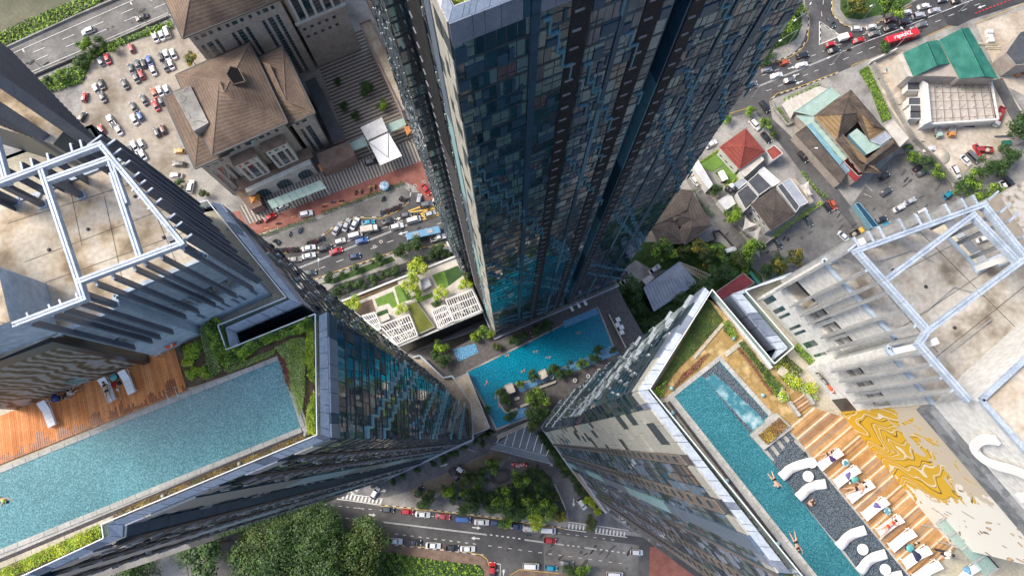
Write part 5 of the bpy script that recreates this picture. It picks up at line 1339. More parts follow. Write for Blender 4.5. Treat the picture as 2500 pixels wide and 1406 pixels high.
b=MB();b.prism([(p.x,p.y)for p in gp([(422,227),(465,210),(509,300),(473,321)],z=33)],28,33,'concrete','concrete');b.obj('roof_slab',OF)
b=MB()
cr=random.Random(3)
for _ in range(9):
    p=Vector((cr.uniform(428,495),cr.uniform(225,305)))
    if not inpoly(p.x,p.y,[(424,228),(463,212),(506,299),(474,318)]):continue
    a=cr.uniform(0,6)
    for _ in range(4):
        q=p+Vector((cos(a),sin(a)))*cr.uniform(5,9)
        if inpoly(q.x,q.y,[(424,228),(463,212),(506,299),(474,318)]):b.beam(G(p.x,p.y,33.02),G(q.x,q.y,33.02),.16,.03,'joint_dark')
        p=q;a+=cr.uniform(-.9,.9)
o=b.obj('crack',OF);o['kind']='stuff'
pp=gp([(553,182),(563,163),(582,167),(599,200),(570,207)],z=36)
b=MB();b.prism([(p.x,p.y)for p in pp],32,36.0,'tile_brown',mat('well_shade',(.012,.012,.013),rough=1,spec=0)and 'well_shade');b.obj('light_well',OF)  # flat black top stands in for the shade down the well
b=MB()
for i in range(5):b.beam(pp[i]+Vector((0,0,.1)),pp[(i+1)%5]+Vector((0,0,.1)),.3,.25,'tile_dark')
b.obj('well_rim',OF)
# projecting gables and the arched front
fa,fb=G(520,383,30),G(702,302,30);fd=Vector((fb.x-fa.x,fb.y-fa.y));FLn=fd.length;fd /=FLn;fn=Vector((fd.y,-fd.x))
fang=atan2(fd.y,fd.x);f0=(fa.x-fn.x*1.2,fa.y-fn.y*1.2)
for x0 in (3.2,13.0):
    for (xx,w)in ((x0,7.0),):
        piece('projecting_bay','cream_wall',f0,fang,xx,xx+w,-2.6,0,9,23,OF)
        piece('bay_roof','brick_brown',f0,fang,xx-.3,xx+w+.3,-3.0,0,23,23.5,OF)
        for q,ww in ((.8,.9),(2.6,1.9),(5.3,.9)):
            piece('window','glass_dark',f0,fang,xx+q,xx+q+ww,-2.68,-2.6,10.5,19,OF)
            piece('window','glass_dark',f0,fang,xx+q,xx+q+ww*.7,-2.68,-2.6,20.4,21.6,OF)
            f=MB()
            for z in (12.2,13.9,15.6,17.3):f.box(f0,(fd.x,fd.y),(-fn.x,-fn.y),xx+q,xx+q+ww,-2.74,-2.68,z,z+.12,'pink_wall')
            f.obj('window_bar',OF)
piece('ledge','brick_brown',f0,fang,-1,FLn+1,-3.6,0,8.6,9.2,OF)
piece('arcade_wall','cream_wall',f0,fang,.5,FLn-.5,-5.2,0,0,8.6,OF)
a0=(f0[0]+fd.x*.5+fn.x*5.2,f0[1]+fd.y*.5+fn.y*5.2);a1=(a0[0]+fd.x*(FLn-1),a0[1]+fd.y*(FLn-1))
arches(OF,a0,a1,.6,4.2,3,4.6)
# oval window
q=MB();q.lathe((0,0,0),[(0,0),(1.6,0),(1.6,.12),(0,.12)],'glass_teal',20);o=q.obj('oval_window',OF)
cx0=f0[0]+fd.x*11.4+fn.x*.0;cy0=f0[1]+fd.y*11.4
o.location=(cx0+fn.x*.02,cy0+fn.y*.02,26.5);o.rotation_euler=(pi/2,0,fang);o.scale=(1,.6,1)
can=thing('entrance_canopy','long pale green glass canopy in front of the brown office arches','canopy')
cp=gp([(652,491),(782,440),(797,459),(664,510)],z=6)
b=MB();b.prism([(p.x,p.y)for p in cp],5.8,6.0,'mint_metal');b.obj('canopy_roof',can)
for i in range(9):
    t=i/8;p,q=lerp(cp[0],cp[1],t),lerp(cp[3],cp[2],t);b=MB();b.beam(p+Vector((0,0,.08)),q+Vector((0,0,.08)),.1,.1,'teal_metal');b.obj('canopy_rib',can)
for t in (0.02,.33,.66,.98):
    p=lerp(cp[3],cp[2],t);b=MB();b.bx(p.x,p.y,0,.3,.3,5.8,'white_wall');b.obj('column',can)

O2=building('office_building','taller brown roofed office block at the top edge, left of the courtyard')
e2=[(446,94),(690,-4),(640,-120),(396,-14)]
hip(O2,[(396,-14),(640,-120),(690,-4),(446,94)],[(470,-40),(620,-60)],42,50,['tile_brown']*4,course=.5)
gutter(O2,e2,42,w=.6);walls(O2,e2,42,0,41.5,'beige_wall',1.2,win_strip,5)
O3=building('office_building','cream striped office wing at the top edge above two big dark arches')
b=MB();c3=gp([(724,60),(840,12),(800,-80),(680,-40)],z=26)
P3=[(p.x,p.y)for p in c3];b.prism(P3,0,60,'beige_wall');b.obj('wall',O3)
a,c_=P3[0],P3[1];ang3=atan2(c_[1]-a[1],c_[0]-a[0]);L3=hypot(c_[0]-a[0],c_[1]-a[1])
for k in range(5):
    x=.8+k*(L3-1.6)/5
    piece('wall_pier','cream_wall',a,ang3,x,x+.8,-.4,0,27,60,O3);piece('window','glass_dark',a,ang3,x+.8,x+(L3-1.6)/5-.05,-.12,0,27,60,O3)
piece('ledge','cream_wall',a,ang3,-.4,L3+.4,-.8,0,26.2,27,O3)
for k in range(5):
    for z in (17.5,21.5):piece('window','glass_dark',a,ang3,1+k*2.5,2.1+k*2.5,-.06,0,z,z+1.3,O3)
b=MB();c4=gp([(736,92),(848,47),(870,50),(876,70),(850,80),(870,108),(772,150)],z=0)
c4=gp([(770,150),(875,108),(850,60),(745,100)],z=0);P4=[(p.x,p.y)for p in c4];b.prism(P4,0,14.5,'pink_wall','brick_brown');b.obj('arch_block',O3)
arches(O3,P4[0],P4[1],.5,8,2,5.0,'glass_dark','cream_wall')
b=MB();c5=gp([(560,120),(745,45),(840,0),(800,-120),(520,-80)],z=0);b.prism([(p.x,p.y)for p in c5],0,24,'pink_wall','brick_brown');b.obj('rear_block',O3)
O4=building('office_building','office wing with a sunlit tiled slope coloured orange, tucked behind the middle tower')
walls(O4,[(885,-20),(965,150),(1060,110),(985,-60)],30,0,29.6,'beige_wall',1,win_strip,6)
hip(O4,[(985,-60),(1060,110),(965,150),(885,-20)],[(975,95),(940,-10)],30,36,'tile_tan',course=.5)
E4=gp([(885,-20),(965,150),(1060,110),(985,-60)],z=30)
slope(O4,E4[0],E4[1],G(985,100,35.2),G(925,-25,35.2),'tile_orange',.5)  # west slope in orange tile: warm sunlight put into the colour
gutter(O4,[(885,-20),(965,150),(1060,110),(985,-60)],30)
b=MB();t4=gp([(878,61),(905,50),(1007,262),(981,273)],z=14);b.prism([(p.x,p.y)for p in t4],0,14,'beige_wall','stained_slab');b.obj('terrace',O4)
b=MB()
for i in range(4):b.beam(t4[i]+Vector((0,0,.3)),t4[(i+1)%4]+Vector((0,0,.3)),.3,.8,'pink_wall')
b.obj('parapet',O4)
# low pieces round the courtyard
def flat(name,label,px,z,mt,mw='beige_wall',cat='building',rib=None,ribn=0,z0=0,wins=None):
    t=thing(name,label,cat);P=gp(px,z=z);b=MB();b.prism([(p.x,p.y)for p in P],z0,z,mw,mt);b.obj('wall',t)
    b=MB()
    for i in range(len(P)):b.beam(P[i]+Vector((0,0,.05)),P[(i+1)%len(P)]+Vector((0,0,.05)),.2,.22,rib or mw)
    b.obj('roof_edge',t)
    if ribn:
        for k in range(1,ribn):
            q=k/ribn;b=MB();b.beam(lerp(P[0],P[1],q)+Vector((0,0,.03)),lerp(P[3],P[2],q)+Vector((0,0,.03)),.09,.08,mt);b.obj('roof_seam',t)
    return t,P
flat('covered_walkway','dark grey green flat roof along the left side of the striped courtyard',[(745,201),(769,191),(842,338),(813,348)],8,'dark_metal_roof','pink_wall','building','dark_metal',24)
flat('gatehouse','brown flat gatehouse beside the office arches with an orange roofed porch',[(774,377),(850,346),(866,378),(822,399),(786,412)],7,'brick_brown','pink_wall')
flat('gatehouse','brown gatehouse block tucked against the middle tower, behind the orange porch',[(985,278),(1012,266),(1030,300),(1000,312)],7,'brick_brown','pink_wall')
flat('gatehouse','lowest brown block at the corner of the office near the red driveway',[(575,470),(600,458),(640,500),(612,512)],5,'brick_brown','pink_wall')
for px,r,l in (([(776,402),(806,390),(814,405),(784,418)],[(795,404)],'small orange hip roofed porch beside the office arches'),([(987,312),(1020,300),(1030,318),(994,330)],[(1008,314)],'small orange hip roofed porch at the foot of the middle tower'),([(604,480),(632,474),(637,494),(612,500)],[(620,487)],'small orange hip roofed porch at the lower left office corner')):
    t=thing('porch',l,'porch',group='orange porches of the office');hip(t,px,r,4.5,6,'tile_orange'); 
    for p in gp(px,z=4.5):b=MB();b.bx(p.x*1,p.y,0,.3,.3,4.3,'pink_wall');b.obj('column',t)
def canopy(name,label,px,z,m,cat='canopy',seams=8,post_m='white_wall',tent=False):
    t=thing(name,label,cat);P=gp(px,z=z);b=MB();b.prism([(p.x,p.y)for p in P],z-.18,z,m,bottom=True);b.obj('canopy_roof',t)
    for k in range(seams+1):
        q=k/seams;b=MB();b.beam(lerp(P[0],P[1],q)+Vector((0,0,.05)),lerp(P[3],P[2],q)+Vector((0,0,.05)),.08,.08,m);b.obj('roof_seam',t)
    for p in P:b=MB();b.bx(lerp(p.x,P[0].x*.5+P[2].x*.5,.06),lerp(p.y,P[0].y*.5+P[2].y*.5,.06),0,.25,.25,z-.2,post_m);b.obj('column',t)
    return t,P
canopy('drop_off_canopy','flat silver half of the white drop off canopy nearest the courtyard',[(880,311),(932,287),(946,321),(897,343)],7.2,'white_metal')
t,P=canopy('drop_off_canopy','bright white half of the drop off canopy with a dark V shaped frame line',[(900,348),(948,324),(981,381),(928,404)],6.6,'white_plain',seams=1)
b=MB();m_=G(948,385,6.7);b.beam(P[0]+Vector((0,0,.06)),m_,.12,.1,'dark_metal');b.beam(P[1]+Vector((0,0,.06)),m_,.12,.1,'dark_metal');b.obj('frame_line',t)
canopy('walkway_canopy','pale mint canopy left of the white drop off roof',[(849,352),(888,333),(898,355),(859,370)],5,'mint_metal')
canopy('walkway_canopy','pale mint canopy right of the white drop off roof',[(943,304),(984,288),(992,305),(949,326)],5,'mint_metal')

# ---- podium with the lower pool (deck level 12) ----
ZP=12.0
PD=thing('podium','dark paved podium at the foot of the towers carrying the large turquoise pool','podium')
pod=gp([(1008,868),(1048,880),(1195,806),(1210,817),(1503,692),(1530,745),(1590,850),(1500,930),(1400,985),(1330,1040),(1300,1000),(1215,1055),(1195,1045),(1155,1073),(1150,985),(1080,925)],z=ZP)
b=MB();b.prism([(p.x,p.y)for p in pod],0,ZP,'black_panel','deck_tile');b.obj('podium_block',PD)
gd=thing('podium_edge','black stepped wall between the roof garden building and the pool terrace','wall')
for k in range(9):
    p,q=G(1000+k*4,868-k*1.0-6,10-k),G(1196,796-k*3.4,10-k);b=MB();b.beam(p,q,.25,.3,'fin_dark');b.obj('louvre_blade',gd)
low=cX([(1142,908),(1300,832),(1458,752),(1476,795),(1494,842),(1440,868),(1380,893),(1300,925),(1235,943),(1212,952),(1216,985),(1232,1008),(1290,1004),(1292,1015),(1213,1045),(1178,975)],ZP+.06)
sheet('pool_coping',[p for p in inset([(q.x,q.y)for q in low],-.5)]and [Vector((x,y,0))for x,y in inset([(q.x,q.y)for q in low],-.5)],'concrete',ZP+.03,PD)
w_=sheet('pool_water',low,'water_low');w_['label']='large turquoise podium pool between the three towers'
w_=sheet('pool_water',cX([(1105,853),(1160,838),(1168,860),(1119,883)],ZP+.06),'water_toddler');w_['label']='small pale blue toddler pool left of the big podium pool'
w_=sheet('pool_water',cX([(1375,784),(1455,752),(1461,766),(1378,800)],ZP+.066),'water_toddler');w_['label']='stepped shallow end at the top of the big podium pool'
w_=sheet('pool_water',cX([(1340,912),(1440,868),(1495,842),(1512,862),(1430,896),(1330,932),(1270,958),(1262,945)],ZP+.064),'water_toddler');w_['label']='pale blue pebbled shallow strip along the terrace side of the podium pool'
w_=sheet('pool_water',cX([(1256,1000),(1284,993),(1292,1015),(1245,1026)],ZP+.068),'water_toddler');w_['label']='pale spa corner at the lower end of the podium pool'
flat('pump_house','stained tan flat roof between the left tower and the turquoise pool',[(1108,925),(1142,911),(1196,1044),(1156,1060),(1150,985)],14.5,'stained_slab','beige_wall',z0=0,rib='coping')
for pts in ([(1008,872),(1025,868),(1082,922),(1104,918),(1151,983),(1155,1073),(1095,1100),(938,1172)],):
    P=gp(pts,z=ZP+1)
    t=thing('ledge_parapet','pale metal parapet edging the podium ledge at the foot of the left tower','parapet')
    for i in range(len(P)-1):
        b=MB();b.beam(P[i],P[i+1],.5,.8,'coping');b.obj('parapet_panel',t)
    b=MB();b.prism([(p.x,p.y)for p in gp([(1010,872),(1024,868),(1082,924),(1104,920),(1150,985),(1153,1070),(1100,1040)],z=ZP)],8,ZP+.03,'concrete','stained_slab');b.obj('ledge',t)
P=gp([(1480,1252),(1403,1141),(1396,1146),(1322,1042),(1368,978),(1400,985)],z=ZP+1)
t=thing('ledge_parapet','pale metal parapet edging the foot of the right tower above the drive','parapet')
for i in range(len(P)-1):b=MB();b.beam(P[i],P[i+1],.5,.8,'coping');b.obj('parapet_panel',t)
b=MB();b.prism([(p.x,p.y)for p in gp([(1478,1252),(1396,1146),(1324,1042),(1370,982),(1430,1010),(1560,1240)],z=ZP)],0,ZP+.03,'beige_wall','stained_slab');b.obj('ledge',t)
for px,l in (([(1232,941),(1250,934),(1258,955),(1240,962)],'square pale tiled pavilion roof in the middle of the podium pool island, left one'),([(1314,908),(1330,900),(1338,917),(1322,927)],'square pale tiled pavilion roof between round trees, right one')):
    flat('pavilion',l,px,14.5,'canvas','beige_wall','pavilion',z0=12)
sheet('terrace_path',cX([(1225,975),(1290,950),(1300,940),(1330,935),(1520,862),(1500,905),(1400,975),(1335,1035),(1300,985),(1295,960),(1240,1004)],ZP+.02),'deck_tile',None,PD)
for px,nk in zip((([(1243,1003),(1262,995),(1264,999),(1245,1007)]),([(1270,990),(1290,982),(1292,986),(1272,994)]),([(1256,972),(1266,968),(1268,973),(1258,977)]),([(1316,944),(1356,930),(1357,933),(1317,948)])),('lowest, beside the spa corner','lowest right, above the spa corner','centre of the island','along the terrace under the trees')):
    flat('planter_kerb','short cream kerb of the pool island, '+nk,px,ZP+.5,'canvas','canvas','kerb',z0=ZP).__class__
for (u,v,n)in ((1347,921,0),(1404,928,1),(1436,918,2),(1463,904,3)):
    g=G(u,v,ZP+.8);o=thing('round_planter',('round white rimmed planter on the dark terrace, leftmost','round white rimmed planter on the dark terrace, second from left','round white rimmed planter on the dark terrace, third from left','round white rimmed planter on the dark terrace, nearest the right tower')[n],'planter',(g.x,g.y,ZP),0,'round terrace planters')
    b=MB();b.lathe((0,0,0),[(.3,0),(.55,.1),(.62,.75),(.5,.78),(.45,.5)],'white_plain',16);b.obj('pot',o,True)
    b=MB();R=random.Random(n);crown(b,[((0,0,.75),.35)],60,.16,['leaf_dark'],R);b.obj('foliage',o)
# entrance canopy between the towers
cgm=mat('canopy_glass',(.20,.25,.28),rough=.06);cgm.node_tree.nodes['Principled BSDF'].inputs['Alpha'].default_value=.55
t=thing('glass_canopy','grey glazed entrance canopy with white ribs between the left and right towers','canopy')
P=gp([(1197,1094),(1283,1034),(1300,1050),(1338,1118),(1345,1132)],z=6)
b=MB();b.prism([(p.x,p.y)for p in P],5.8,6,'canopy_glass',bottom=True);b.obj('glass_roof',t)
for p,q in (((1213,1080),(1222,1062)),((1232,1084),(1243,1052)),((1251,1088),(1262,1046)),((1268,1092),(1284,1036)),((1284,1096),(1296,1055)),((1302,1101),(1313,1062)),((1319,1106),(1325,1082)),((1333,1112),(1339,1098))):
    b=MB();b.beam(G(*p,6.2),G(*q,6.2),.22,.3,'white_plain');b.obj('canopy_rib',t)
for p,q in (((1197,1094),(1345,1132)),((1205,1080),(1332,1112))):b=MB();b.beam(G(*p,6.1),G(*q,6.1),.15,.2,'coping');b.obj('canopy_beam',t)
flat('canopy_floor','long grey coping along the lower edge of the podium pool',[(1213,1064),(1293,1028),(1296,1034),(1216,1071)],12.3,'concrete','beige_wall','wall',z0=6)

# ---- roof garden building ----
ZG=17.0
RG=thing('garden_building','low building with lawns, pergolas and yellow trees on its roof beside the street','building')
rg=gp([(833,737),(970,680),(1120,624),(1180,760),(1060,808),(973,846),(930,800),(882,772)],z=ZG)
rg=gp([(833,737),(1120,624),(1178,761),(973,846)],z=ZG)
b=MB();b.prism([(p.x,p.y)for p in rg],0,ZG,'black_panel','canvas');b.obj('wall',RG)
b=MB()
for i in range(4):b.beam(rg[i]+Vector((0,0,.3)),rg[(i+1)%4]+Vector((0,0,.3)),.5,.9,'white_wall')
b.obj('parapet',RG)
def rsheet(name,pts,m,z):sheet(name,cC(pts,z),m,None,RG)
rsheet('timber_deck',[(915,890),(1020,850),(1050,940),(940,970),(900,930)],'brick_brown',ZG+.02)
rsheet('planting_bed',[(810,870),(1200,720),(1210,745),(840,900)],'soil',ZG+.02)
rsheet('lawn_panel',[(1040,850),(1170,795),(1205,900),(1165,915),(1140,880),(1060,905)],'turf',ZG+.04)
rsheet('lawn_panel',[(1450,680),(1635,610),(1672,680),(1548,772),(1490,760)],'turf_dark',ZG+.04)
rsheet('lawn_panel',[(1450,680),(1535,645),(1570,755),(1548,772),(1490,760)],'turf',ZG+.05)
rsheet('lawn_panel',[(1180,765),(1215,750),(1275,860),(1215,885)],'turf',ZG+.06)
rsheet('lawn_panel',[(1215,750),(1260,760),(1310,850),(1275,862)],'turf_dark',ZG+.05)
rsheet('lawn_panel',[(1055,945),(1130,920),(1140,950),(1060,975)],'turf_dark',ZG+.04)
rsheet('lawn_panel',[(1340,850),(1450,800),(1462,830),(1350,880)],'turf',ZG+.04)
rsheet('paving',[(900,990),(1180,880),(1300,860),(1480,1060),(1220,1180)],'canvas',ZG+.01)
def gbox(name,pts,z0,z1,mt,mw):b=MB();b.prism([(p.x,p.y)for p in cC(pts,z1)],z0,z1,mw,mt);return b.obj(name,RG)
gbox('planted_roof',[(1262,880),(1330,855),(1472,1050),(1350,1108)],ZG,ZG+1.8,'concrete','concrete')
sheet('roof_lawn',cC([(1275,890),(1335,868),(1462,1045),(1355,1095)],ZG+1.84),'turf_olive',None,RG)
gbox('roof_hut',[(1075,975),(1130,950),(1150,990),(1090,1015)],ZG,ZG+2,'canvas','canvas')
gbox('roof_hut',[(1365,710),(1420,690),(1445,750),(1380,790)],ZG,ZG+2,'grey_metal','canvas')
def pergola(pts,nx,ny,z=ZG+2.6):
    P=cC(pts,z);b=MB()
    for i in range(4):b.beam(P[i],P[(i+1)%4],.3,.25,'white_plain')
    b.obj('pergola_frame',RG)
    for k in range(1,nx):
        b=MB();q=k/nx;b.beam(lerp(P[0],P[1],q),lerp(P[3],P[2],q),.16,.16,'white_plain');b.obj('pergola_rafter',RG)
    for k in range(1,ny):
        b=MB();q=k/ny;b.beam(lerp(P[0],P[3],q)+Vector((0,0,.12)),lerp(P[1],P[2],q)+Vector((0,0,.12)),.26,.1,'white_plain');b.obj('pergola_beam',RG)
    for p in P:b=MB();b.bx(p.x,p.y,ZG,.25,.25,2.5,'white_plain');b.obj('pergola_post',RG)
    sheet('paving',[Vector((p.x,p.y,0))for p in P],'deck_tile',ZG+.03,RG)
    return P
pg=[pergola([(945,972),(1038,945),(1090,1055),(1060,1075)],5,3),pergola([(1078,1040),(1285,960),(1345,1110),(1198,1172)],11,3),pergola([(1448,930),(1545,892),(1600,1005),(1495,1058)],8,3),pergola([(1548,855),(1735,782),(1800,930),(1608,1008)],12,3)]
R=random.Random(5)
for P in pg[1:]:                                  # outdoor tables under the pergolas
    for _ in range(7):
        a,c=R.uniform(.12,.88),R.uniform(.15,.85);p=lerp(lerp(P[0],P[1],a),lerp(P[3],P[2],a),c)
        o=thing('garden_table','small round cream table under the white roof garden pergolas','table',(p.x,p.y,ZG),R.uniform(0,3),'tables under the roof garden pergolas')
        b=MB();b.lathe((0,0,0),[(.25,0),(.06,.05),(.05,.7),(.55,.72),(.55,.77)],'canvas',12);b.obj('tabletop',o)
        for k in range(4):b=MB();b.bx(cos(k*pi/2)*.85,sin(k*pi/2)*.85,0,.42,.42,.45,'white_plain');b.bx(cos(k*pi/2)*1.05,sin(k*pi/2)*1.05,.45,.1,.4,.4,'white_plain',k*pi/2);b.obj('seat',o)

# ---- houses to the right ----
def hiphouse(name,label,eave,ridge,ze,zr,m,wall='white_wall',rim='white_wall',wins=win_small,seed=1,course=.5,ridge_m=None):
    t=building(name,label,'house');hip(t,eave,ridge,ze,zr,m,rim,ridge_m,course)
    walls(t,eave,ze,0,ze-.3,wall,.6,wins,seed,'glass_dark');return t
def oc(o,pts):return [cx_(o,*p)for p in pts]
hiphouse('house','small house with a plain red hip roof beside green lawn panels',oc(oD,[(895,1055),(1085,920),(1225,1085),(1040,1215)]),oc(oD,[(1075,1048)]),6,8.5,'tile_red')
hiphouse('house','house with a square dark brown hip roof in a white gutter beside the shade sails',oc(oG,[(1120,290),(1290,172),(1445,362),(1265,480)]),oc(oG,[(1288,328)]),7,8.6,'tile_darker')
hiphouse('house','wide dark brown roofed house with a recessed light court behind the garden trees',oc(oG,[(400,450),(600,180),(700,190),(840,440)]),oc(oG,[(600,360),(660,330)]),6,8,'tile_darker','beige_wall','beige_wall')
t=bpy.data.objects['house.002']
P=oc(oG,[(400,455),(560,330),(640,570),(460,572)]);hip(t,P,oc(oG,[(520,480)]),6.05,7.2,'tile_darker','beige_wall')
P=oc(oG,[(610,480),(700,330),(845,440),(650,580)]);hip(t,P,oc(oG,[(700,450)]),6.1,8.0,'tile_darker','beige_wall')
P=cG([(540,345),(650,315),(670,340),(575,410)],7.6);b=MB();b.prism([(p.x,p.y)for p in P],6,7.6,'tile_dark','tile_darker');b.obj('light_court',t)
# old restaurant with court
RS=building('restaurant','big brown tiled restaurant roof round a pale blue inner court','building')
hip(RS,oc(oE,[(370,832),(635,645),(760,800),(540,1010)]),oc(oE,[(575,820)]),7,10.5,['tile_dark','tile_dark','tile_dark','tile_tan'],'beige_wall')  # tan slopes face the sun; its light is put into the tile colour
hip(RS,oc(oE,[(600,700),(640,650),(882,930),(770,1012)]),oc(oE,[(700,800),(800,900)]),7.2,10,['tile_dark','tile_dark','tile_tan','tile_dark'],'beige_wall')
hip(RS,oc(oE,[(525,1000),(560,945),(850,1240),(720,1235)]),oc(oE,[(590,1020),(700,1150)]),7.1,9.3,['tile_dark','tile_tan','tile_dark','tile_dark'],'beige_wall')
hip(RS,oc(oE,[(700,1180),(940,990),(985,1060),(722,1235)]),oc(oE,[(740,1180),(940,1030)]),7,9,'tile_dark','beige_wall')
walls(RS,oc(oE,[(370,832),(635,645),(985,1060),(722,1235)]),7,0,6.7,'beige_wall',.6,win_small)
b=MB();P=cE([(620,965),(680,920),(780,1010),(880,990),(930,1010),(750,1105)],6.9);b.prism([(p.x,p.y)for p in P],5,6.95,'blue_metal','mint_metal');b.obj('court_roof',RS)
for px,m,l,n in (([(235,800),(490,625),(560,685),(365,832)],'mint_metal','pale mint ribbed metal roof with a dark red edge behind the zigzag canopy',14),([(245,828),(365,836),(620,1110),(722,1250),(690,1262),(560,1130)],'mint_metal','mint metal lean to roof along the restaurant side',0),([(318,905),(350,885),(628,1222),(600,1245)],'blue_metal','long narrow sky blue metal roof strip beside the restaurant',20),([(240,960),(318,905),(600,1245),(560,1312)],'tile_darker','long dark brown lean to roof along the lane',0),([(560,1180),(620,1125),(722,1250),(665,1300)],'red_metal','maroon metal roof at the lower corner of the restaurant',6),([(875,905),(940,860),(1048,990),(985,1052)],'canvas','cream flat roof annex behind the restaurant',5),([(770,1010),(880,940),(925,985),(850,1040)],'grey_metal','grey patched flat roof with cream tank beside the cream annex',4)):
    flat('lean_to',l,oc(oE,px),{'canvas':5.5,'grey_metal':7.3}.get(m,4.6),m,'beige_wall','building',m if m !='mint_metal' else 'mint_metal',n)
t=thing('zigzag_canopy','long white canopy with a zigzag front edge beside the main road','canopy')
zz_=[(140,745),(215,835),(245,800),(490,628),(440,640),(408,618)]
pz=[(145,748)]
for k in range(8):pz+=[(160+k*31,735-k*15-0),(182+k*31,705-k*12)]
pz+=[(418,620),(470,640),(230,800),(205,850)]
P=cE(pz,4);b=MB();b.prism([(p.x,p.y)for p in P],3.7,4,'canvas',bottom=True);b.obj('canopy_roof',t)
for k in range(8):b=MB();a,c=cE([(180+k*31,708-k*12),(240+k*28,795-k*20)],4.05);b.beam(a,c,.1,.08,'yellow_stone');b.obj('canopy_seam',t)
# small roofs of the compound beside the lane
for px,z,m,mw,l,n in (
    ([(1230,1078),(1290,1040),(1350,1098),(1278,1150)],5,'tile_red','white_wall','pinkish red flat roof next to the red hip roofed house',0),):
    flat('outbuilding',l,oc(oD,px),z,m,mw,ribn=n)
for px,z,m,mw,l,n in (
    ([(1020,210),(1100,150),(1175,235),(1085,330)],6,'dark_metal_roof','white_wall','dark grey ribbed flat roof left of the white box roof light',16),
    ([(1100,130),(1175,65),(1270,160),(1180,225)],6.4,'dark_metal_roof','white_wall','dark grey roof with one long white skylight bar',0),
    ([(1175,55),(1215,25),(1335,130),(1275,165)],6,'white_metal','white_wall','narrow white metal roof between the dark roofs and the beige slab',0),
    ([(1310,160),(1345,140),(1470,305),(1445,345)],6.2,'dark_metal_roof','white_wall','black solar panelled roof strip beside the square brown roof',20),
    ([(1345,140),(1405,105),(1530,278),(1470,305)],5.8,'grey_metal','white_wall','grey flat roof slab right of the black panel strip',0),
    ([(1395,110),(1425,95),(1570,265),(1540,290)],3.6,'stained_slab','beige_wall','narrow tan terrace roof beyond the grey slab',0),
    ([(1055,55),(1060,20),(1185,-60),(1215,-30),(1080,90)],5.2,'canvas','white_wall','beige flat roof below the red hip roof',0),
    ([(890,265),(975,212),(1012,285),(945,330)],3.4,'white_metal','white_wall','white metal awnings stepped beside the lane',5),
    ([(1000,150),(1060,100),(1095,130),(1030,185)],5,'grey_metal','white_wall','light grey patch roof beside the black water tanks',4),
    ([(688,0),(735,-40),(850,150),(820,180)],4.4,'white_metal','white_wall','long white flat roofed shed with a black panel beside the green lawn court',8)):
    flat('outbuilding',l,oc(oG,px),z,m,mw,ribn=n)
for k,(x,y)in enumerate(((965,175),(985,190),(1008,180),(988,158))):
    g=G(*cx_(oG,x,y),5.5);b=MB();b.lathe((0,0,0),[(1.0,0),(1.05,.8),(.9,1.6),(.2,1.9)],'black_panel' if k<3 else 'white_plain',14)
    tag(b.obj('water_tank',None,True,(g.x,g.y,4)),('black round water tank nearest the lane','black round water tank in the middle of its cluster','black round water tank right of its twins','white round water tank behind the black ones')[k],'water tank','water tanks')
for pts,l,z in (([(1080,378),(1165,440),(1062,478)],'upper cream triangular shade sail beside the square brown roof',4),([(1197,448),(1100,495),(1170,568)],'lower cream triangular shade sail nearest the car park wall',4),([(1462,150),(1530,130),(1560,220),(1520,240)],'white fabric awning stretched beside the lane wall',4)):
    t=thing('shade_sail',l,'shade sail');P=cG(pts,z);c=sum(P,Vector())/len(P);b=MB();n=len(P)
    for i in range(n):
        a,d=P[i],P[(i+1)%n];m_=(a+d)/2*.8+c*.2;m_.z=z-.2
        a2=a.copy();a2.z=z+.8*(i %2);d2=d.copy();d2.z=z+.8*((i+1)%n %2);c2=c.copy();c2.z=z-.2
        b.poly([a2,m_,c2],'canvas');b.poly([m_,d2,c2],'canvas')
    b.obj('fabric',t)
    for p in P:q=MB();q.tube([(p.x,p.y,0),(p.x,p.y,z+.8)],.07,'white_plain',6);q.obj('mast',t)
# lawn court of the red roofed house
for pts in ([(755,1165),(880,1085),(945,1130),(960,1170),(840,1230),(800,1215)],[(860,1235),(960,1175),(1050,1265),(940,1325)]):lay('lawn_court',cD(pts),'turf')
planting('border_planting',cD([(745,1165),(885,1075),(1065,1262),(940,1345),(930,1325),(1045,1262),(880,1090),(760,1172)]),.1,['leaf_lime','leaf_bright','leaf_mid'],60,.3,.8,None,131)
t=thing('garden_shelter','white ridge roofed garden shelter standing on the lower green lawn panel','shelter')
for p,q,w in (((905,1225),(940,1290),2.2),):
    a,c=cD([p,q],2.6);b=MB();b.beam(a,c,w,.15,'white_plain');b.obj('shelter_roof',t);b=MB();b.beam(a+Vector((0,0,.3)),c+Vector((0,0,.3)),w*.4,.3,'white_plain');b.obj('ridge',t)
    for e in (a,c):b=MB();b.bx(e.x,e.y,0,1.6,.12,2.5,'dark_metal');b.obj('support',t)
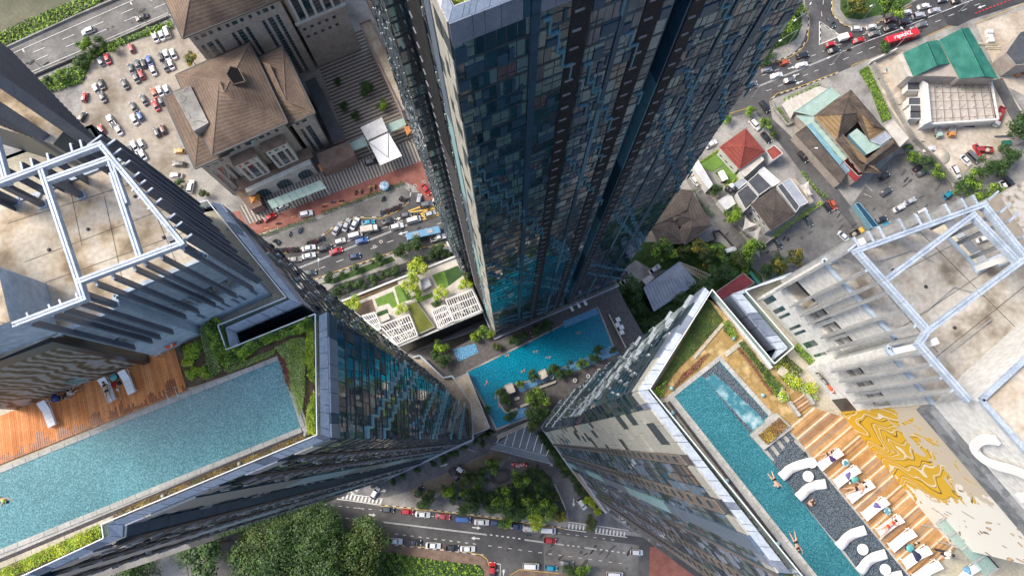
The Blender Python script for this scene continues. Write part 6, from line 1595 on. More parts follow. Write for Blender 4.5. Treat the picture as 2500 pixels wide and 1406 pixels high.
# metal roofed hall and its bare frame
MH=building('metal_hall','silver grey corrugated metal hall roof with one corner stripped to bare rafters','building')
ph=cG([(357,887),(612,702),(735,852),(430,1052)],8)
c0=cG([(680,785)],10)[0]
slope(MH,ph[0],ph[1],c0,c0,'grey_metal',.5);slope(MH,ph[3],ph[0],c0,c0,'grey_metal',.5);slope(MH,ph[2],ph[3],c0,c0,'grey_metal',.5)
b=MB();b.prism(inset([(q.x,q.y)for q in ph],.4),0,7.8,'black_panel');b.obj('wall',MH)
b=MB()
for i in range(4):b.beam(ph[i],ph[(i+1)%4],.35,.3,'lavender_panel')
b.obj('gutter',MH)
fr_=cG([(615,702),(835,795),(785,838),(690,780)],7.5); 
for k in range(14):q=k/13;b=MB();b.beam(lerp(fr_[0],fr_[1],q),lerp(fr_[3],fr_[2],q),.14,.14,'stained_slab');b.obj('bare_rafter',MH)
for q in (0,.5,1):b=MB();b.beam(lerp(fr_[0],fr_[3],q),lerp(fr_[1],fr_[2],q),.18,.18,'stained_slab');b.obj('bare_purlin',MH)
flat('shed','plain red metal roof strip between the garden trees and the right tower',oc(oG,[(865,922),(1068,782),(1148,852),(925,985)]),6,'red_metal','beige_wall',ribn=0)
flat('fence_panel','dark green hoarding strip beside the red metal roof',oc(oG,[(1108,775),(1122,768),(1190,850),(1172,860)]),3,'green_metal','green_metal','fence')
flat('shed_annex','small pale grey lean to beside the corrugated hall',oc(oG,[(342,830),(408,788),(435,815),(372,868)]),4,'white_metal','beige_wall',ribn=5)
# building site
GR=building('green_roof_shed','pair of deep green ribbed metal roofs at the edge of the building site','building')
for px in ([(1010,382),(1160,322),(1232,490),(1085,552)],[(1160,322),(1260,290),(1342,455),(1232,490)],[(1268,288),(1402,228),(1572,568),(1415,566)],[(1402,228),(1478,200),(1690,565),(1572,568)]):
    P=cE(px,9);rd=((1160,322),(1232,490),(1402,228),(1572,568));P=[Vector((p.x,p.y,10.8 if q in rd else 9))for p,q in zip(P,px)];b=MB();b.poly(P,'green_metal');b.poly([p-Vector((0,0,.1))for p in P][::-1],'green_metal');b.obj('roof_sheet',GR)
    for k in range(13):q=k/12;b=MB();b.beam(lerp(P[0],P[1],q)+Vector((0,0,.06)),lerp(P[3],P[2],q)+Vector((0,0,.06)),.12,.12,'green_metal');b.obj('roof_rib',GR)
for px in ([(975,395),(1010,382),(1085,552),(1045,545)],[(1255,290),(1270,284),(1420,566),(1400,560)]):
    P=cE(px,8.5);b=MB();b.prism([(p.x,p.y)for p in P],0,8.5,'canvas','canvas');b.obj('wall',GR)
b=MB();P=cE([(1020,390),(1470,215),(1670,560),(1090,540)],8.7);b.prism([(p.x,p.y)for p in P],0,8.6,'beige_wall');b.obj('wall',GR)
CS=building('construction_frame','unfinished white concrete building with open grid of scaffold poles on the sandy site','building')
P=cE([(1150,575),(1640,585),(1690,855),(1165,890)],4.5);b=MB();b.prism([(p.x,p.y)for p in P],0,3.2,'white_wall','canvas');b.obj('floor_slab',CS)
b=MB()
for i in range(4):b.beam(P[i],P[(i+1)%4],.6,.5,'white_wall')
b.obj('edge_beam',CS)
for k in range(9):
    q=(k+.5)/9;b=MB();b.beam(lerp(P[0],P[1],q),lerp(P[3],P[2],q),.14,.18,'pink_wall');b.obj('scaffold_beam',CS)
for k in range(5):
    q=(k+.5)/5;b=MB();b.beam(lerp(P[0],P[3],q)+Vector((0,0,.2)),lerp(P[1],P[2],q)+Vector((0,0,.2)),.12,.14,'pink_wall');b.obj('scaffold_beam',CS)
for i in range(6):
    for j in range(4):
        p=lerp(lerp(P[0],P[1],(i+.3)/6),lerp(P[3],P[2],(i+.3)/6),(j+.5)/4);b=MB();b.tube([(p.x,p.y,3),(p.x,p.y,5.6)],.09,'pink_wall',5);b.obj('scaffold_pole',CS)
b=MB();q=cE([(1150,575),(1190,600),(1215,870),(1165,890)],6);b.prism([(p.x,p.y)for p in q],3,6,'white_wall','white_wall');b.obj('stair_tower',CS)
b=MB();q=cE([(1400,590),(1600,595),(1615,660),(1430,650)],3.3);b.prism([(p.x,p.y)for p in q],3.2,3.35,'yellow_stone');b.obj('plywood_stack',CS)
for k,(x0,y0,x1,y1)in enumerate(((1040,590,1145,648),(1048,700,1143,752),(1060,755,1143,800),(1058,800,1140,850))):
    flat('site_cabin',('dark grey pitched site cabin, uppermost beside the concrete frame','dark grey site cabin, second from the top','dark grey site cabin, third from the top','dark grey site cabin, lowest of the row')[k],oc(oE,[(x0,y0),(x1,y0),(x1,y1),(x0,y1)]),4,'dark_metal_roof','white_wall','cabin','white_wall',7)
def wall_line(name,label,o,pts,h,w,m,cat='wall'):
    t=thing(name,label,cat);P=[G(*cx_(o,*p))for p in pts]
    for i in range(len(P)-1):
        L=(P[i+1]-P[i]).length;n=max(1,int(L/3))
        for k in range(n):
            a,c=lerp(P[i],P[i+1],k/n),lerp(P[i],P[i+1],(k+.985)/n);b=MB();b.beam((a.x,a.y,h/2),(c.x,c.y,h/2),w,h,m);b.obj('wall_panel',t)
wall_line('site_wall','long pale wall round the left and lower side of the building site',oE,[(782,470),(930,760),(1080,1010),(1230,1150),(1370,1312)],2.4,.4,'concrete')
wall_line('site_wall','white hoarding between the main road and the building site',oE,[(760,462),(945,372)],2.4,.3,'white_plain')
wall_line('yard_wall','yellow topped wall along the lane beside the white shed',oD,[(672,1195),(740,1320),(880,1420)],2,.35,'yellow_stone')
wall_line('yard_wall','grey boundary wall along the lower side of the shade sail garden',oG,[(1010,450),(1190,600),(1270,535)],2,.3,'concrete')
wall_line('yard_wall','concrete lane wall beside the brown lean to roof',oE,[(60,730),(90,800),(175,905),(215,885)],1.4,.4,'concrete')
wall_line('yard_wall','stepped black edged terrace wall behind the dark brown house',oG,[(820,560),(870,545),(850,490),(890,480),(1000,600)],1.2,.3,'joint_dark')
wall_line('yard_wall','cream wall edging the dark brown house toward the middle tower',oG,[(395,465),(450,575)],3,.8,'canvas')
wall_line('plaza_wall','cream parapet strip along the footpath on the south road',oI,[(1330,745),(1410,930)],.8,.3,'canvas')
wall_line('river_barrier','concrete parapet along the river side of the expressway',oA,[(-100,420),(0,372),(560,118),(860,-10)],1,.5,'concrete','barrier')
wall_line('road_barrier','concrete barrier on the car park side of the expressway',oA,[(90,608),(600,395),(1215,120)],1,.4,'concrete','barrier')
flat('blue_fence_roof','long dark blue tarpaulin roof between the two right hand car parks',oc(oF,[(665,170),(695,160),(835,330),(790,340)]),3,'navy_panel','blue_metal','shelter')
flat('roof_terrace','pale weathered flat roof of a block at the right edge behind the trees',[(2438,475),(2520,430),(2700,480),(2620,700),(2520,600)],14,'roof_concrete_grey','beige_wall')
flat('roof_terrace','dark grey sloping roof at the far upper right corner',[(2455,130),(2490,80),(2560,60),(2560,150),(2480,160)],8,'dark_metal_roof','beige_wall')
t=thing('tarpaulin','bright teal curved tarpaulin over materials at the upper right edge','tarpaulin');b=MB()
P=cE([(1795,340),(1860,330),(1930,400),(1900,420),(1850,365)],5);b.prism([(p.x,p.y)for p in P],4.6,5,'teal_bright' if 'teal_bright' in MATS else mat('teal_bright',(.02,.42,.36),rough=.5),bottom=True);b.obj('cover',t)
for p in P:b=MB();b.tube([(p.x,p.y,0),(p.x,p.y,4.7)],.08,'dark_metal',5);b.obj('pole',t)
# loose clutter on the site
R=random.Random(77); 
cl=[('timber_stack','stack of pale timber beside the construction frame','timber stack','yellow_stone'),('pipe_stack','bundle of grey pipes lying on the sandy site','pipes','grey_metal')]
for k,(x,y,w,l,h,m,lab)in enumerate(((900,500,2,1.2,1,'blue_metal','blue covered pile left of the green roof'),(940,560,1.6,2,.8,'canvas','white bags piled below the blue covered pile'),(835,560,1,1.6,1,'dark_metal','dark crate by the long site wall'),(870,520,1.4,1,.6,'canvas','white slab near the wall corner of the site'),(1130,1010,3,.6,.6,'yellow_stone','timber bundle at the lower site entrance'),(1620,270,2.4,5,1.6,'white_metal','white container beyond the green roof'),(1600,320,8,.8,.6,'yellow_stone','long timber bundle right of the green roof'),(1655,350,6,.8,.6,'yellow_stone','second long timber bundle right of the green roof'),(1720,980,6,.6,.5,'fin_dark','steel beams by the trees at the right'),(1740,1030,3,1.6,1.2,'green_metal','green skip by the trees at the right'),(1480,905,4,.8,.5,'dark_metal','dark steel bars below the concrete frame'),(680,375,2,1.6,1.2,'dark_metal',''))[:11]):
    g=G(*cx_(oE,x,y));b=MB();nn=3
    for j in range(nn):b.bx(g.x,g.y+(j-1)*l*.34*.9,.03+.01*j,w,l*.3,h*R.uniform(.8,1.05),m)
    o=MB(); 
    t=thing('material_pile',lab,'pile')
    for j in range(nn):
        q=MB();q.bx(g.x+R.uniform(-.1,.1),g.y+(j-1)*l*.34,.02,w*R.uniform(.85,1),l*.3,h*R.uniform(.7,1.1),m,R.uniform(-.05,.05));q.obj('bundle',t)
# river moored dredger / sand piles
for k,(x,y,r)in enumerate(((930,650,3.6),(965,700,3.2),(1280,1120,3.2))):
    g=G(*cx_(oE,x,y));b=MB();b.lathe((0,0,0),[(r,0),(r*.8,.5),(r*.4,1.2),(.1,1.7)],'sand',14);tag(b.obj('sand_heap',None,True,(g.x,g.y,0)),('upper sand heap beside the long site wall','lower sand heap beside the long site wall','orange sand heap near the parked cars at the lower site corner')[k],'sand heap')
# ================= trees =================
NEAR=0
def T(kind,o,x,y,r,label,zb=0.0,group=None,name='tree'):
    u,v=cx_(o,x,y);return put_tree(kind,u,v,r/2.93,label,group,zb,name)
tl=[
 ('bright',oA,610,320,52,'bright round tree at the expressway verge above the red and silver cars'),
 ('mid',oA,705,300,48,'darker green tree right of the bright one at the expressway verge'),
 ('dark',oA,590,420,44,'dark bushy tree at the corner of the gravel car park'),
 ('mid',oA,660,385,40,'mid green tree directly above the silver and red parked cars'),
 ('mid',oA,560,470,36,'low green tree at the left edge of the gravel car park'),
 ('mid2',oA,800,350,34,'small green tree between the verge and the lone pink red car'),
 ('mid2',oA,430,555,46,'spreading green shrub tree on the grassy verge at the left'),
 ('mid',oA,340,575,36,'leftmost shrub tree on the expressway verge'),
 ('gold',oB,200,430,52,'orange flowering tree against the corner of the brown office'),
 ('mid',oB,110,1310,40,'green tree behind the left tower at the car park edge'),
 ('olive',oB,285,1385,38,'olive tree beside the white car on the narrow red lane'),
 ('dark',oB,1455,630,60,'largest dark round tree in the shaded striped courtyard'),
 ('bright',oB,1565,755,42,'bright green round tree in the striped courtyard'),
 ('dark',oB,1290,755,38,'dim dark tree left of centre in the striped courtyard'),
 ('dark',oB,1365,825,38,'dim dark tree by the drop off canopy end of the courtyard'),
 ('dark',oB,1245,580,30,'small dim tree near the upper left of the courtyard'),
 ('dark',oC,710,705,42,'dark street tree nearest the left tower facade'),
 ('dark',oC,765,800,48,'dark tree below the first street tree, beside the garden building'),
 ('mid',oC,855,755,42,'street tree on the walkway, second from the left tower'),
 ('small',oC,802,665,22,'small slim tree on the kerb strip beside the street'),
 ('mid',oC,900,635,34,'young tree on the grass strip beside the street'),
 ('dark',oC,940,740,44,'dark tree on the walkway left of the middle pair'),
 ('dark',oC,1030,705,44,'dark tree on the walkway in the middle of the row'),
 ('mid',oC,1095,675,34,'smaller tree squeezed between two dark walkway trees'),
 ('dark',oC,1180,655,48,'dark walkway tree nearest the yellow roof garden trees'),
 ('mid',oC,1065,570,48,'tree standing at the kerb below the pair of manhole covers'),
 ('dark',oC,1215,510,56,'broad tree at the kerb left of the blue bus'),
 ('dark',oC,1330,465,62,'broad tree overhanging the blue bus'),
 ('dark',oC,1350,570,44,'tree between the walkway and the tall yellow tree'),
 ('dark',oC,1450,530,42,'left one of the three trees near the small zebra crossing'),
 ('dark',oC,1500,490,46,'upper one of the three trees near the small zebra crossing'),
 ('dark',oC,1545,520,36,'right one of the three trees near the small zebra crossing'),
 ('bright',oC,1605,570,30,'light green tree against the foot of the middle tower'),
 ('mid2',oE,160,190,80,'broad green tree on the island beside the middle tower'),
 ('bright',oE,250,60,66,'tall bright tree at the top of the island beside the middle tower'),
 ('lime',oE,85,290,34,'yellowish tree on the island beside the middle tower'),
 ('mid',oE,35,370,62,'round green tree at the road bend beside the middle tower'),
 ('mid',oE,10,440,46,'lowest tree of the road bend group beside the middle tower'),
 ('gold',oE,690,30,80,'golden green tree on the top traffic island'),
 ('mid2',oE,930,50,92,'large green tree on the top traffic island'),
 ('mid',oE,620,70,46,'darker shrub tree at the left end of the top traffic island'),
 ('small',oE,885,335,50,'round palm like tree in front of the red bus'),
 ('dark',oE,1850,910,100,'big dark tree at the right edge above the pale roof'),
 ('dark',oE,1780,1110,78,'dark tree right of the parked cars on the site'),
 ('mid',oE,1600,1200,78,'broad green tree at the lower corner of the building site'),
 ('mid2',oE,1500,1300,70,'green tree beside the white car with an open roof'),
 ('dark',oE,1720,1190,66,'dark tree behind the cluster at the right edge'),
 ('mid2',oE,1690,1390,70,'bright green tree above the shaded cars at the right'),
 ('mid',oE,1190,1160,56,'green tree over the site wall beside the car park'),
 ('mid2',oE,1260,1230,52,'green tree lower along the site wall'),
 ('mid2',oE,1085,1120,46,'lime tree at the bend of the site wall'),
 ('mid',oE,1050,1060,36,'small tree behind the cream annex'),
 ('mid',oF,1440,60,70,'broad tree overlapping the car park corner'),
 ('mid2',oF,1600,140,70,'green tree just above the right tower frame'),
 ('mid',oF,1690,230,80,'green tree right of the steel frame corner'),
 ('mid2',oF,1780,330,66,'green tree at the right of the roof frame'),
 ('bright',oD,1115,795,40,'light green tree at the lane corner by the main road'),
 ('mid2',oD,950,850,40,'green bushy tree left of the lane corner'),
 ('mid2',oD,1230,885,44,'green tree beside the white car in the compound'),
 ('olive',oD,1285,960,32,'small brownish tree right of the black compound car'),
 ('dark',oG,865,180,48,'dark tree between the long white shed and the water tanks'),
 ('bright',oG,1000,370,66,'bright round tree beside the upper cream shade sail'),
 ('bright',oG,1120,610,76,'bright tree at the end of the lane'),
 ('mid2',oG,500,620,86,'large green tree beside the middle tower and dark roof'),
 ('bright',oG,530,600,50,'light green crown overlapping the big tree beside the dark roof'),
 ('olive',oG,640,620,64,'brown green tree in front of the dark brown roof'),
 ('gold',oG,740,590,66,'bronze tree left of the cars by the terrace wall'),
 ('olive',oG,790,650,66,'olive tree above the bare rafters'),
 ('mid2',oG,890,630,56,'mid green tree below the terrace wall'),
 ('gold',oG,800,725,32,'small golden tree beside the bare rafters'),
 ('mid',oG,920,760,86,'large green tree above the red metal roof'),
 ('olive',oG,1040,690,66,'yellow green tree at the lane end'),
 ('bright',oG,1085,745,44,'lime tree beside the green hoarding'),
 ('dark',oG,1240,760,60,'dark tree below the car park, left of the yellow flowering one'),
 ('gold',oG,1330,740,60,'yellow flowering tree below the car park, lower one'),
 ('gold',oG,1450,670,62,'yellow flowering tree below the car park, upper one'),
 ('dark',oG,1320,690,46,'dark green crown between the yellow flowering trees'),
 ('dark',oG,740,890,96,'wide dark crown between the corrugated hall and the right tower'),
 ('dark',oG,610,960,90,'dark crown below the corrugated hall'),
 ('dark',oG,500,1060,80,'dark crown hugging the right tower fins'),
 ('dark',oG,420,1160,70,'dark crown at the end of the row along the right tower'),
 ('mid',oG,270,900,84,'round green tree below the white cars by the middle tower'),
 ('mid2',oG,180,890,44,'green tree at the corner of the middle tower ledge'),
 ('bright',oG,130,1000,52,'yellow green tree beside the top end of the podium pool'),
 ('dark',oG,330,1030,60,'dark tree between the lane path and the corrugated hall'),
 ('dark',oG,1010,850,40,'dark tree squeezed behind the red metal roof'),
 ('small',oG,370,675,32,'small yellowish bush tree next to the white star shaped flower bed'),
 ('mid',oI,400,860,66,'round green tree on the footpath near the zebra crossing'),
 ('bright',oI,570,800,52,'bright green tree beside the parking bays'),
 ('mid',oI,610,850,36,'small crown under the bright tree beside the parking bays'),
 ('mid2',oI,700,815,38,'small round green tree left of the oval fountain'),
 ('olive',oI,700,710,58,'olive tree next to the white car in the bays'),
 ('mid',oI,810,690,48,'dark green tree left of the oval fountain'),
 ('mid2',oI,780,770,34,'green tree just below the olive one'),
 ('mid2',oI,890,620,50,'feathery green tree above the oval fountain'),
 ('mid2',oI,1080,710,58,'green tree right of the oval fountain'),
 ('mid',oI,1100,820,50,'narrow green tree below the right hand fountain tree'),
 ('mid',oI,1183,660,44,'round tree below the red spotted sculpture'),
 ('dark',oI,1270,720,50,'dark tree near the cream plaza wall'),
 ('mid',oI,1240,780,50,'green tree left of the cream plaza wall'),
 ('dark',oI,730,900,76,'big dark tree on the footpath above the pale parked car'),
 ('mid',oI,790,860,60,'dense tree between the footpath and the fountain'),
 ('mid',oI,890,900,64,'big green tree in the plaza group, left part'),
 ('mid2',oI,960,850,70,'large crown at the centre of the plaza group'),
 ('mid',oI,1010,960,76,'large crown overhanging the parked cars on the south road'),
 ('bright',oI,990,1010,50,'brighter crown at the kerb over the dark blue car'),
 ('dark',oI,1100,940,60,'brownish dark crown right of the kerbside trees'),
 ('mid2',oI,1190,900,70,'tall crown right of centre in the plaza group'),
 ('lime',oI,1190,1010,60,'yellow green tree at the kerb above the silver car'),
 ('mid2',oI,1290,930,60,'green tree left of the orange tipped one at the drive'),
 ('gold',oI,1370,985,44,'orange tipped tree at the corner of the drive'),
 ('olive',oI,1300,850,48,'olive tree beside the brown strip by the drive'),
 ('mid2',oI,1210,130,78,'tall green tree by the podium pool, upper crown',12),
 ('mid',oI,1200,230,72,'tall green tree by the podium pool, middle crown',12),
 ('olive',oI,1180,320,52,'olive crown at the lower end of the podium tree row',12),
 ('olive',oI,1590,1025,48,'reddish green round tree on the island of the wide zebra crossing'),
 ('lime',oI,1565,870,30,'upper lime shrub tree along the right tower ledge'),
 ('lime',oI,1605,890,26,'middle lime shrub tree along the right tower ledge'),
 ('lime',oI,1640,940,28,'lowest lime shrub tree along the right tower ledge'),
 ('mid',oI,1415,630,30,'small round tree on the drive beside the right tower, upper'),
 ('mid',oI,1405,670,28,'small round tree on the drive beside the right tower, lower'),
 ('small',oI,1470,700,28,'small tree against the step of the right tower'),
 ('small',oI,1490,770,30,'reddish small tree against the right tower ledge'),
 ('small',oI,1520,810,26,'small dark tree above the first lime shrub tree'),
 ('mid',oI,1445,1380,50,'green tree at the bottom edge beside the teal car'),
 ('mid2',oI,1530,1380,50,'brighter tree at the bottom edge, left of the white van'),
]
for k,d in enumerate(tl):
    T(d[0],d[1],d[2],d[3],d[4],d[5],*d[6:])
for k,(x,y)in enumerate(((172,730),(245,690),(348,645),(460,605),(540,580),(585,535),(625,530),(530,550),(680,485),(765,440),(800,410),(812,458),(850,400),(880,375),(910,360))):
    T('small',oI,x,y,25,NTH[k]+' small clipped tree from the left along the left tower drive',0,'clipped trees along the left tower drive')
for k,(x,y)in enumerate(((1262,430),(1290,455),(1300,500),(1330,520),(1345,560),(1375,585),(1350,610),(1320,470),(1240,400))):
    T('small',oI,x,y,28,NTH[k]+' dark tree in the row between glass canopy and right tower',0,'dark trees beside the glass canopy')
for x,y,r,kd,l in ((1340,640,72,'lime','tallest yellow tree on the roof garden'),(1300,745,62,'lime','yellow tree below the tallest one on the roof garden'),(1345,820,42,'bright','rounded green tree under the yellow roof garden trees'),(880,880,58,'lime','lime yellow tree at the left corner of the roof garden'),(1232,925,44,'lime','lime yellow tree beside the olive green box roof'),(1510,810,52,'lime','yellow tree between the green panel and the pergolas'),(1690,745,50,'lime','yellow tree at the right end of the roof garden'),(1480,875,36,'mid','dark bushes above the third pergola')):
    T(kd,oC,x,y,r,l,ZG)
oK2,oP=(1050,440),None
for x,y,r,kd,l in ((75,1195,46,'bright','yellow green tree at the left end of the podium terrace'),(40,1250,40,'mid','green tree at the far left corner of the podium terrace'),(90,1285,52,'dark','dark tree left of the toddler pool'),(315,1125,36,'bright','bright bushy tree at the middle tower corner, left one'),(385,1080,44,'mid2','green tree at the middle tower corner, centre one'),(430,1105,30,'lime','yellow green tree at the middle tower corner, right one'),(480,1190,32,'olive','small olive tree right of the toddler pool'),(600,1140,42,'dark','dark tree on the terrace right of the olive one'),(670,1110,34,'dark','dark tree beside the group of people on the terrace'),(765,1065,46,'dark','dark tree centred along the middle tower terrace'),(845,1030,40,'mid','rightmost tree on the terrace under the middle tower'),(1205,1210,32,'mid','small round tree at the right of the pool shallows'),(1180,1265,40,'mid','tree beside the shallow strip, second from the right'),(1090,1310,38,'mid2','round tree on the shallow strip, third from the right'),(1310,1215,28,'olive','olive tree at the right end of the shallow strip'),(880,1350,46,'dark','dark tree right of the tiled pavilion, upper'),(925,1370,42,'mid','green tree right of the tiled pavilion, middle'),(985,1365,38,'mid','green tree right of the tiled pavilion, right'),(740,1395,40,'mid','green tree between the two tiled pavilions'),(1000,1300,14,'olive','tiny reddish bush by the pool edge')):
    T(kd,oK2,x,y,r,l,ZP)
for x,y,r,kd,l in ((1085,35,30,'mid2','bright tree right of the left tiled pavilion'),(950,90,40,'dark','upper dark tree left of the tiled pavilion in the pool'),(975,145,44,'dark','lower dark tree left of the tiled pavilion in the pool'),(1010,255,42,'mid','round tree beside the pale spa corner'),(848,215,28,'mid','round tree on the grass edge left of the pool end')):
    T(kd,oI,x,y,r,l,ZP)
for x,y,r,l in ((900,60,96,'dark dense forest crown at the top right of the wood'),(830,180,110,'forest crown beside the south road'),(905,150,70,'dark crown overhanging the south road'),(700,60,110,'bright green forest crown beneath the left tower'),(600,40,90,'forest crown touching the left tower edge'),(640,170,120,'large forest crown in the middle of the wood'),(500,120,110,'forest crown left of the middle of the wood'),(520,260,130,'large crown at the bottom of the wood, left of centre'),(700,290,130,'large crown at the bottom centre of the wood'),(860,310,120,'large crown at the bottom right of the wood'),(400,180,110,'crown at the left part of the wood'),(380,330,120,'bottom left crown of the wood'),(640,-20,50,'light feathery crown reaching over the road'),(480,20,80,'crown hidden partly by the left tower edge'),(320,60,60,'small crown at the far left of the wood'),(610,330,100,'low crown between the two bottom ones')):
    u,v=440+x*.50,1262+y*.50+(44 if x>790 else 0)
    put_tree(('bigd','big','bigo','bigl')[int(x/20+y/10)%4],u,v,r*.50,l)
put_tree('big',330,1385,44,'round tree seen past the lower edge of the left tower')
put_tree('mid',520,1330,60,'pale green crown at the left edge of the wood')
put_tree('big',470,1300,55,'crown by the grey clearing left of the wood')

# ================= vehicles =================
CARCOL={'W':(.72,.73,.74),'S':(.42,.44,.47),'G':(.13,.14,.15),'DG':(.06,.075,.08),'K':(.02,.022,.028),'R':(.45,.015,.02),'P':(.42,.06,.06),'O':(.48,.09,.03),'B':(.04,.13,.38),'N':(.03,.06,.14),'C':(.02,.27,.42),'Y':(.60,.28,.02),'M':(.12,.03,.03),'T':(.28,.27,.24)}
CNAME={'W':'white','S':'silver','G':'grey','DG':'dark grey','K':'black','R':'red','P':'pale red','O':'orange red','B':'blue','N':'dark blue','C':'bright blue','Y':'yellow','M':'maroon','T':'beige'}
for k,c in CARCOL.items(): 
    m=mat('paint_'+CNAME[k].replace(' ','_'),c,rough=.28,spec=.6,coat=1.0)
mat('car_glass',(.012,.015,.018),rough=.05,spec=1.0,coat=1);mat('tyre',(.02,.02,.02),rough=.9);mat('rim',(.4,.4,.42),rough=.3,metal=.8)
mat('lamp_white',(.75,.75,.72),rough=.2);mat('lamp_red',(.4,.02,.02),rough=.3)
TYPES={'sedan':(4.5,1.78,1.42,[(0,.74,.52),(.06,.93,.62),(.28,1,.92),(.75,1,.94),(.94,.95,.88),(1,.82,.62)],(.26,.36,.70,.88)),
         'hatch':(3.8,1.66,1.48,[(0,.74,.55),(.06,.93,.66),(.25,1,.95),(.8,1,.96),(.96,.95,.9),(1,.86,.65)],(.23,.34,.84,.97)),
         'suv':(4.6,1.88,1.72,[(0,.78,.7),(.05,.95,.85),(.26,1,1.08),(.8,1,1.1),(.97,.96,1.05),(1,.9,.8)],(.25,.34,.86,.97)),
         'van':(4.9,1.9,1.95,[(0,.8,.8),(.05,.95,.95),(.16,1,1.15),(.8,1,1.18),(.98,.97,1.15),(1,.93,.9)],(.12,.22,.92,.985)),
         'pickup':(5.2,1.88,1.75,[(0,.8,.7),(.05,.95,.85),(.25,1,1.08),(.6,1,1.1),(.97,1,1.08),(1,.96,.8)],(.24,.33,.56,.62))}
_cm={}
def loft(b,secs,m,cap=True):
    """secs: list of (x, halfwidth_low, halfwidth_high, z0, z1)"""
    k=b.mi(m);i0=len(b.v)
    for (x,wl,wh,z0,z1)in secs:
        b.v+=[(x,-wl,z0),(x,-wl*1.0,z0+(z1-z0)*.6),(x,-wh,z1),(x,0,z1+.03),(x,wh,z1),(x,wl*1.0,z0+(z1-z0)*.6),(x,wl,z0)]
    for j in range(len(secs)-1):
        for q in range(7):
            a,c=i0+j*7+q,i0+j*7+(q+1)%7;b.f.append((a,a+7,c+7,c));b.m.append(k)
    if cap:
        b.f.append(tuple(i0+q for q in range(7)));b.m.append(k);e=i0+(len(secs)-1)*7;b.f.append(tuple(e+6-q for q in range(7)));b.m.append(k)
def car_meshes(ty,col):
    if (ty,col)in _cm:return _cm[(ty,col)]
    L,Wd,H,prof,(c0,c1,c2,c3)=TYPES[ty];pm='paint_'+CNAME[col].replace(' ','_');w=Wd/2;X=lambda t:L/2-L*t     # +x is the front
    b=MB();loft(b,[(X(t),w*a,w*a*.92,.22,h)for t,a,h in prof],pm)
    if ty=='pickup':
        b.box((0,0),(1,0),(0,1),X(.97),X(.64),-w*.8,w*.8,.95,1.12,'dark_metal');b.box((0,0),(1,0),(0,1),X(.99),X(.63),w*.84,w*.97,1.05,1.22,pm);b.box((0,0),(1,0),(0,1),X(.99),X(.63),-w*.97,-w*.84,1.05,1.22,pm)
    body=b.mesh('body')
    for p in body.polygons:p.use_smooth=False
    zb={'sedan':.9,'hatch':.93,'suv':1.06,'van':1.14,'pickup':1.08}[ty]
    g=MB();loft(g,[(X(c0),w*.80,w*.74,zb-.06,zb),(X(c1),w*.86,w*.70,zb-.06,H-.06),(X(c2),w*.86,w*.70,zb-.06,H-.06),(X(c3),w*.82,w*.74,zb-.06,zb)],'car_glass');glass=g.mesh('window_glass')
    r=MB();loft(r,[(X(c1)+.02,w*.70,w*.66,H-.09,H-.03),(X((c1+c2)/2),w*.73,w*.68,H-.06,H),(X(c2)-.02,w*.71,w*.66,H-.09,H-.03)],pm)
    for s in (-1,1):
        for tt in (c0+(c1-c0)*.1,c2+(c3-c2)*.5):r.beam((X(tt),s*w*.78,zb),(X(c1 if tt<.5 else c2),s*w*.69,H-.06),.07,.05,pm)
        mid=(c1+c2)/2;r.beam((X(mid),s*w*.87,zb),(X(mid),s*w*.70,H-.04),.08,.04,pm)
    roof=r.mesh('roof')
    wh=MB()
    n=14;k=wh.mi('tyre');k2=wh.mi('rim')
    for s,kk,rr in ((-.1,k,.31),(.1,k,.31)):
        pass
    wh.tube([(0,-.1,0),(0,.1,0)],.31,'tyre',14);wh.tube([(0,-.11,0),(0,.11,0)],.18,'rim',10);wheel=wh.mesh('wheel')
    hl=MB();hl.box((0,0),(1,0),(0,1),-.12,.1,-.17,.17,-.07,.07,'lamp_white');head=hl.mesh('headlight')
    tlm=MB();tlm.box((0,0),(1,0),(0,1),-.06,.08,-.14,.14,-.1,.1,'lamp_red');tail=tlm.mesh('tail_light')
    mi=MB();mi.box((0,0),(1,0),(0,1),-.06,.06,-.09,.09,0,.13,pm);mirror=mi.mesh('wing_mirror')
    hm=prof[1][2]
    _cm[(ty,col)]=(body,glass,roof,wheel,head,tail,mirror,L,w,hm,X(c0),zb);return _cm[(ty,col)]
NC=[0]
def car(o,x,y,ang,col,ty,label,z=0.03,group=None):
    u,v=cx_(o,x,y);g=G(u,v,.6);h=img_head(u,v,ang)
    t=thing({'van':'van','pickup':'pickup_truck'}.get(ty,'car'),label,{'van':'van','pickup':'pickup'}.get(ty,'car'),(g.x,g.y,z),h,group)
    body,glass,roof,wheel,head,tail,mirror,L,w,hm,xc,zb=car_meshes(ty,col)
    inst('body',body,t);inst('window_glass',glass,t);inst('roof',roof,t)
    for sx in (L*.31,-L*.30):
        for sy in (-1,1):inst('wheel',wheel,t,(sx,sy*(w-.1),.31))
    for sy in (-1,1):
        inst('headlight',head,t,(L/2-.16,sy*w*.66,hm-.05));inst('tail_light',tail,t,(-L/2+.08,sy*w*.7,hm+.08));inst('wing_mirror',mirror,t,(xc-.25,sy*(w+.02),zb-.05))
    return t
GL_={'sedan':'saloon','hatch':'hatchback','suv':'tall estate car','van':'van','pickup':'pickup'}
def cars(o,L,where,z=.03,group=None):
    for q in L:
        x,y,a,c,ty,w=q
        car(o,x,y,a,c,ty,'%s %s %s' %(CNAME[c],GL_[ty],w),z,group)
cars(oA,[(632,225,200,'W','suv','driving on the expressway'),(1015,125,200,'DG','sedan','driving on the expressway near the top office block')],'')
g1='cars in the gravel car park'
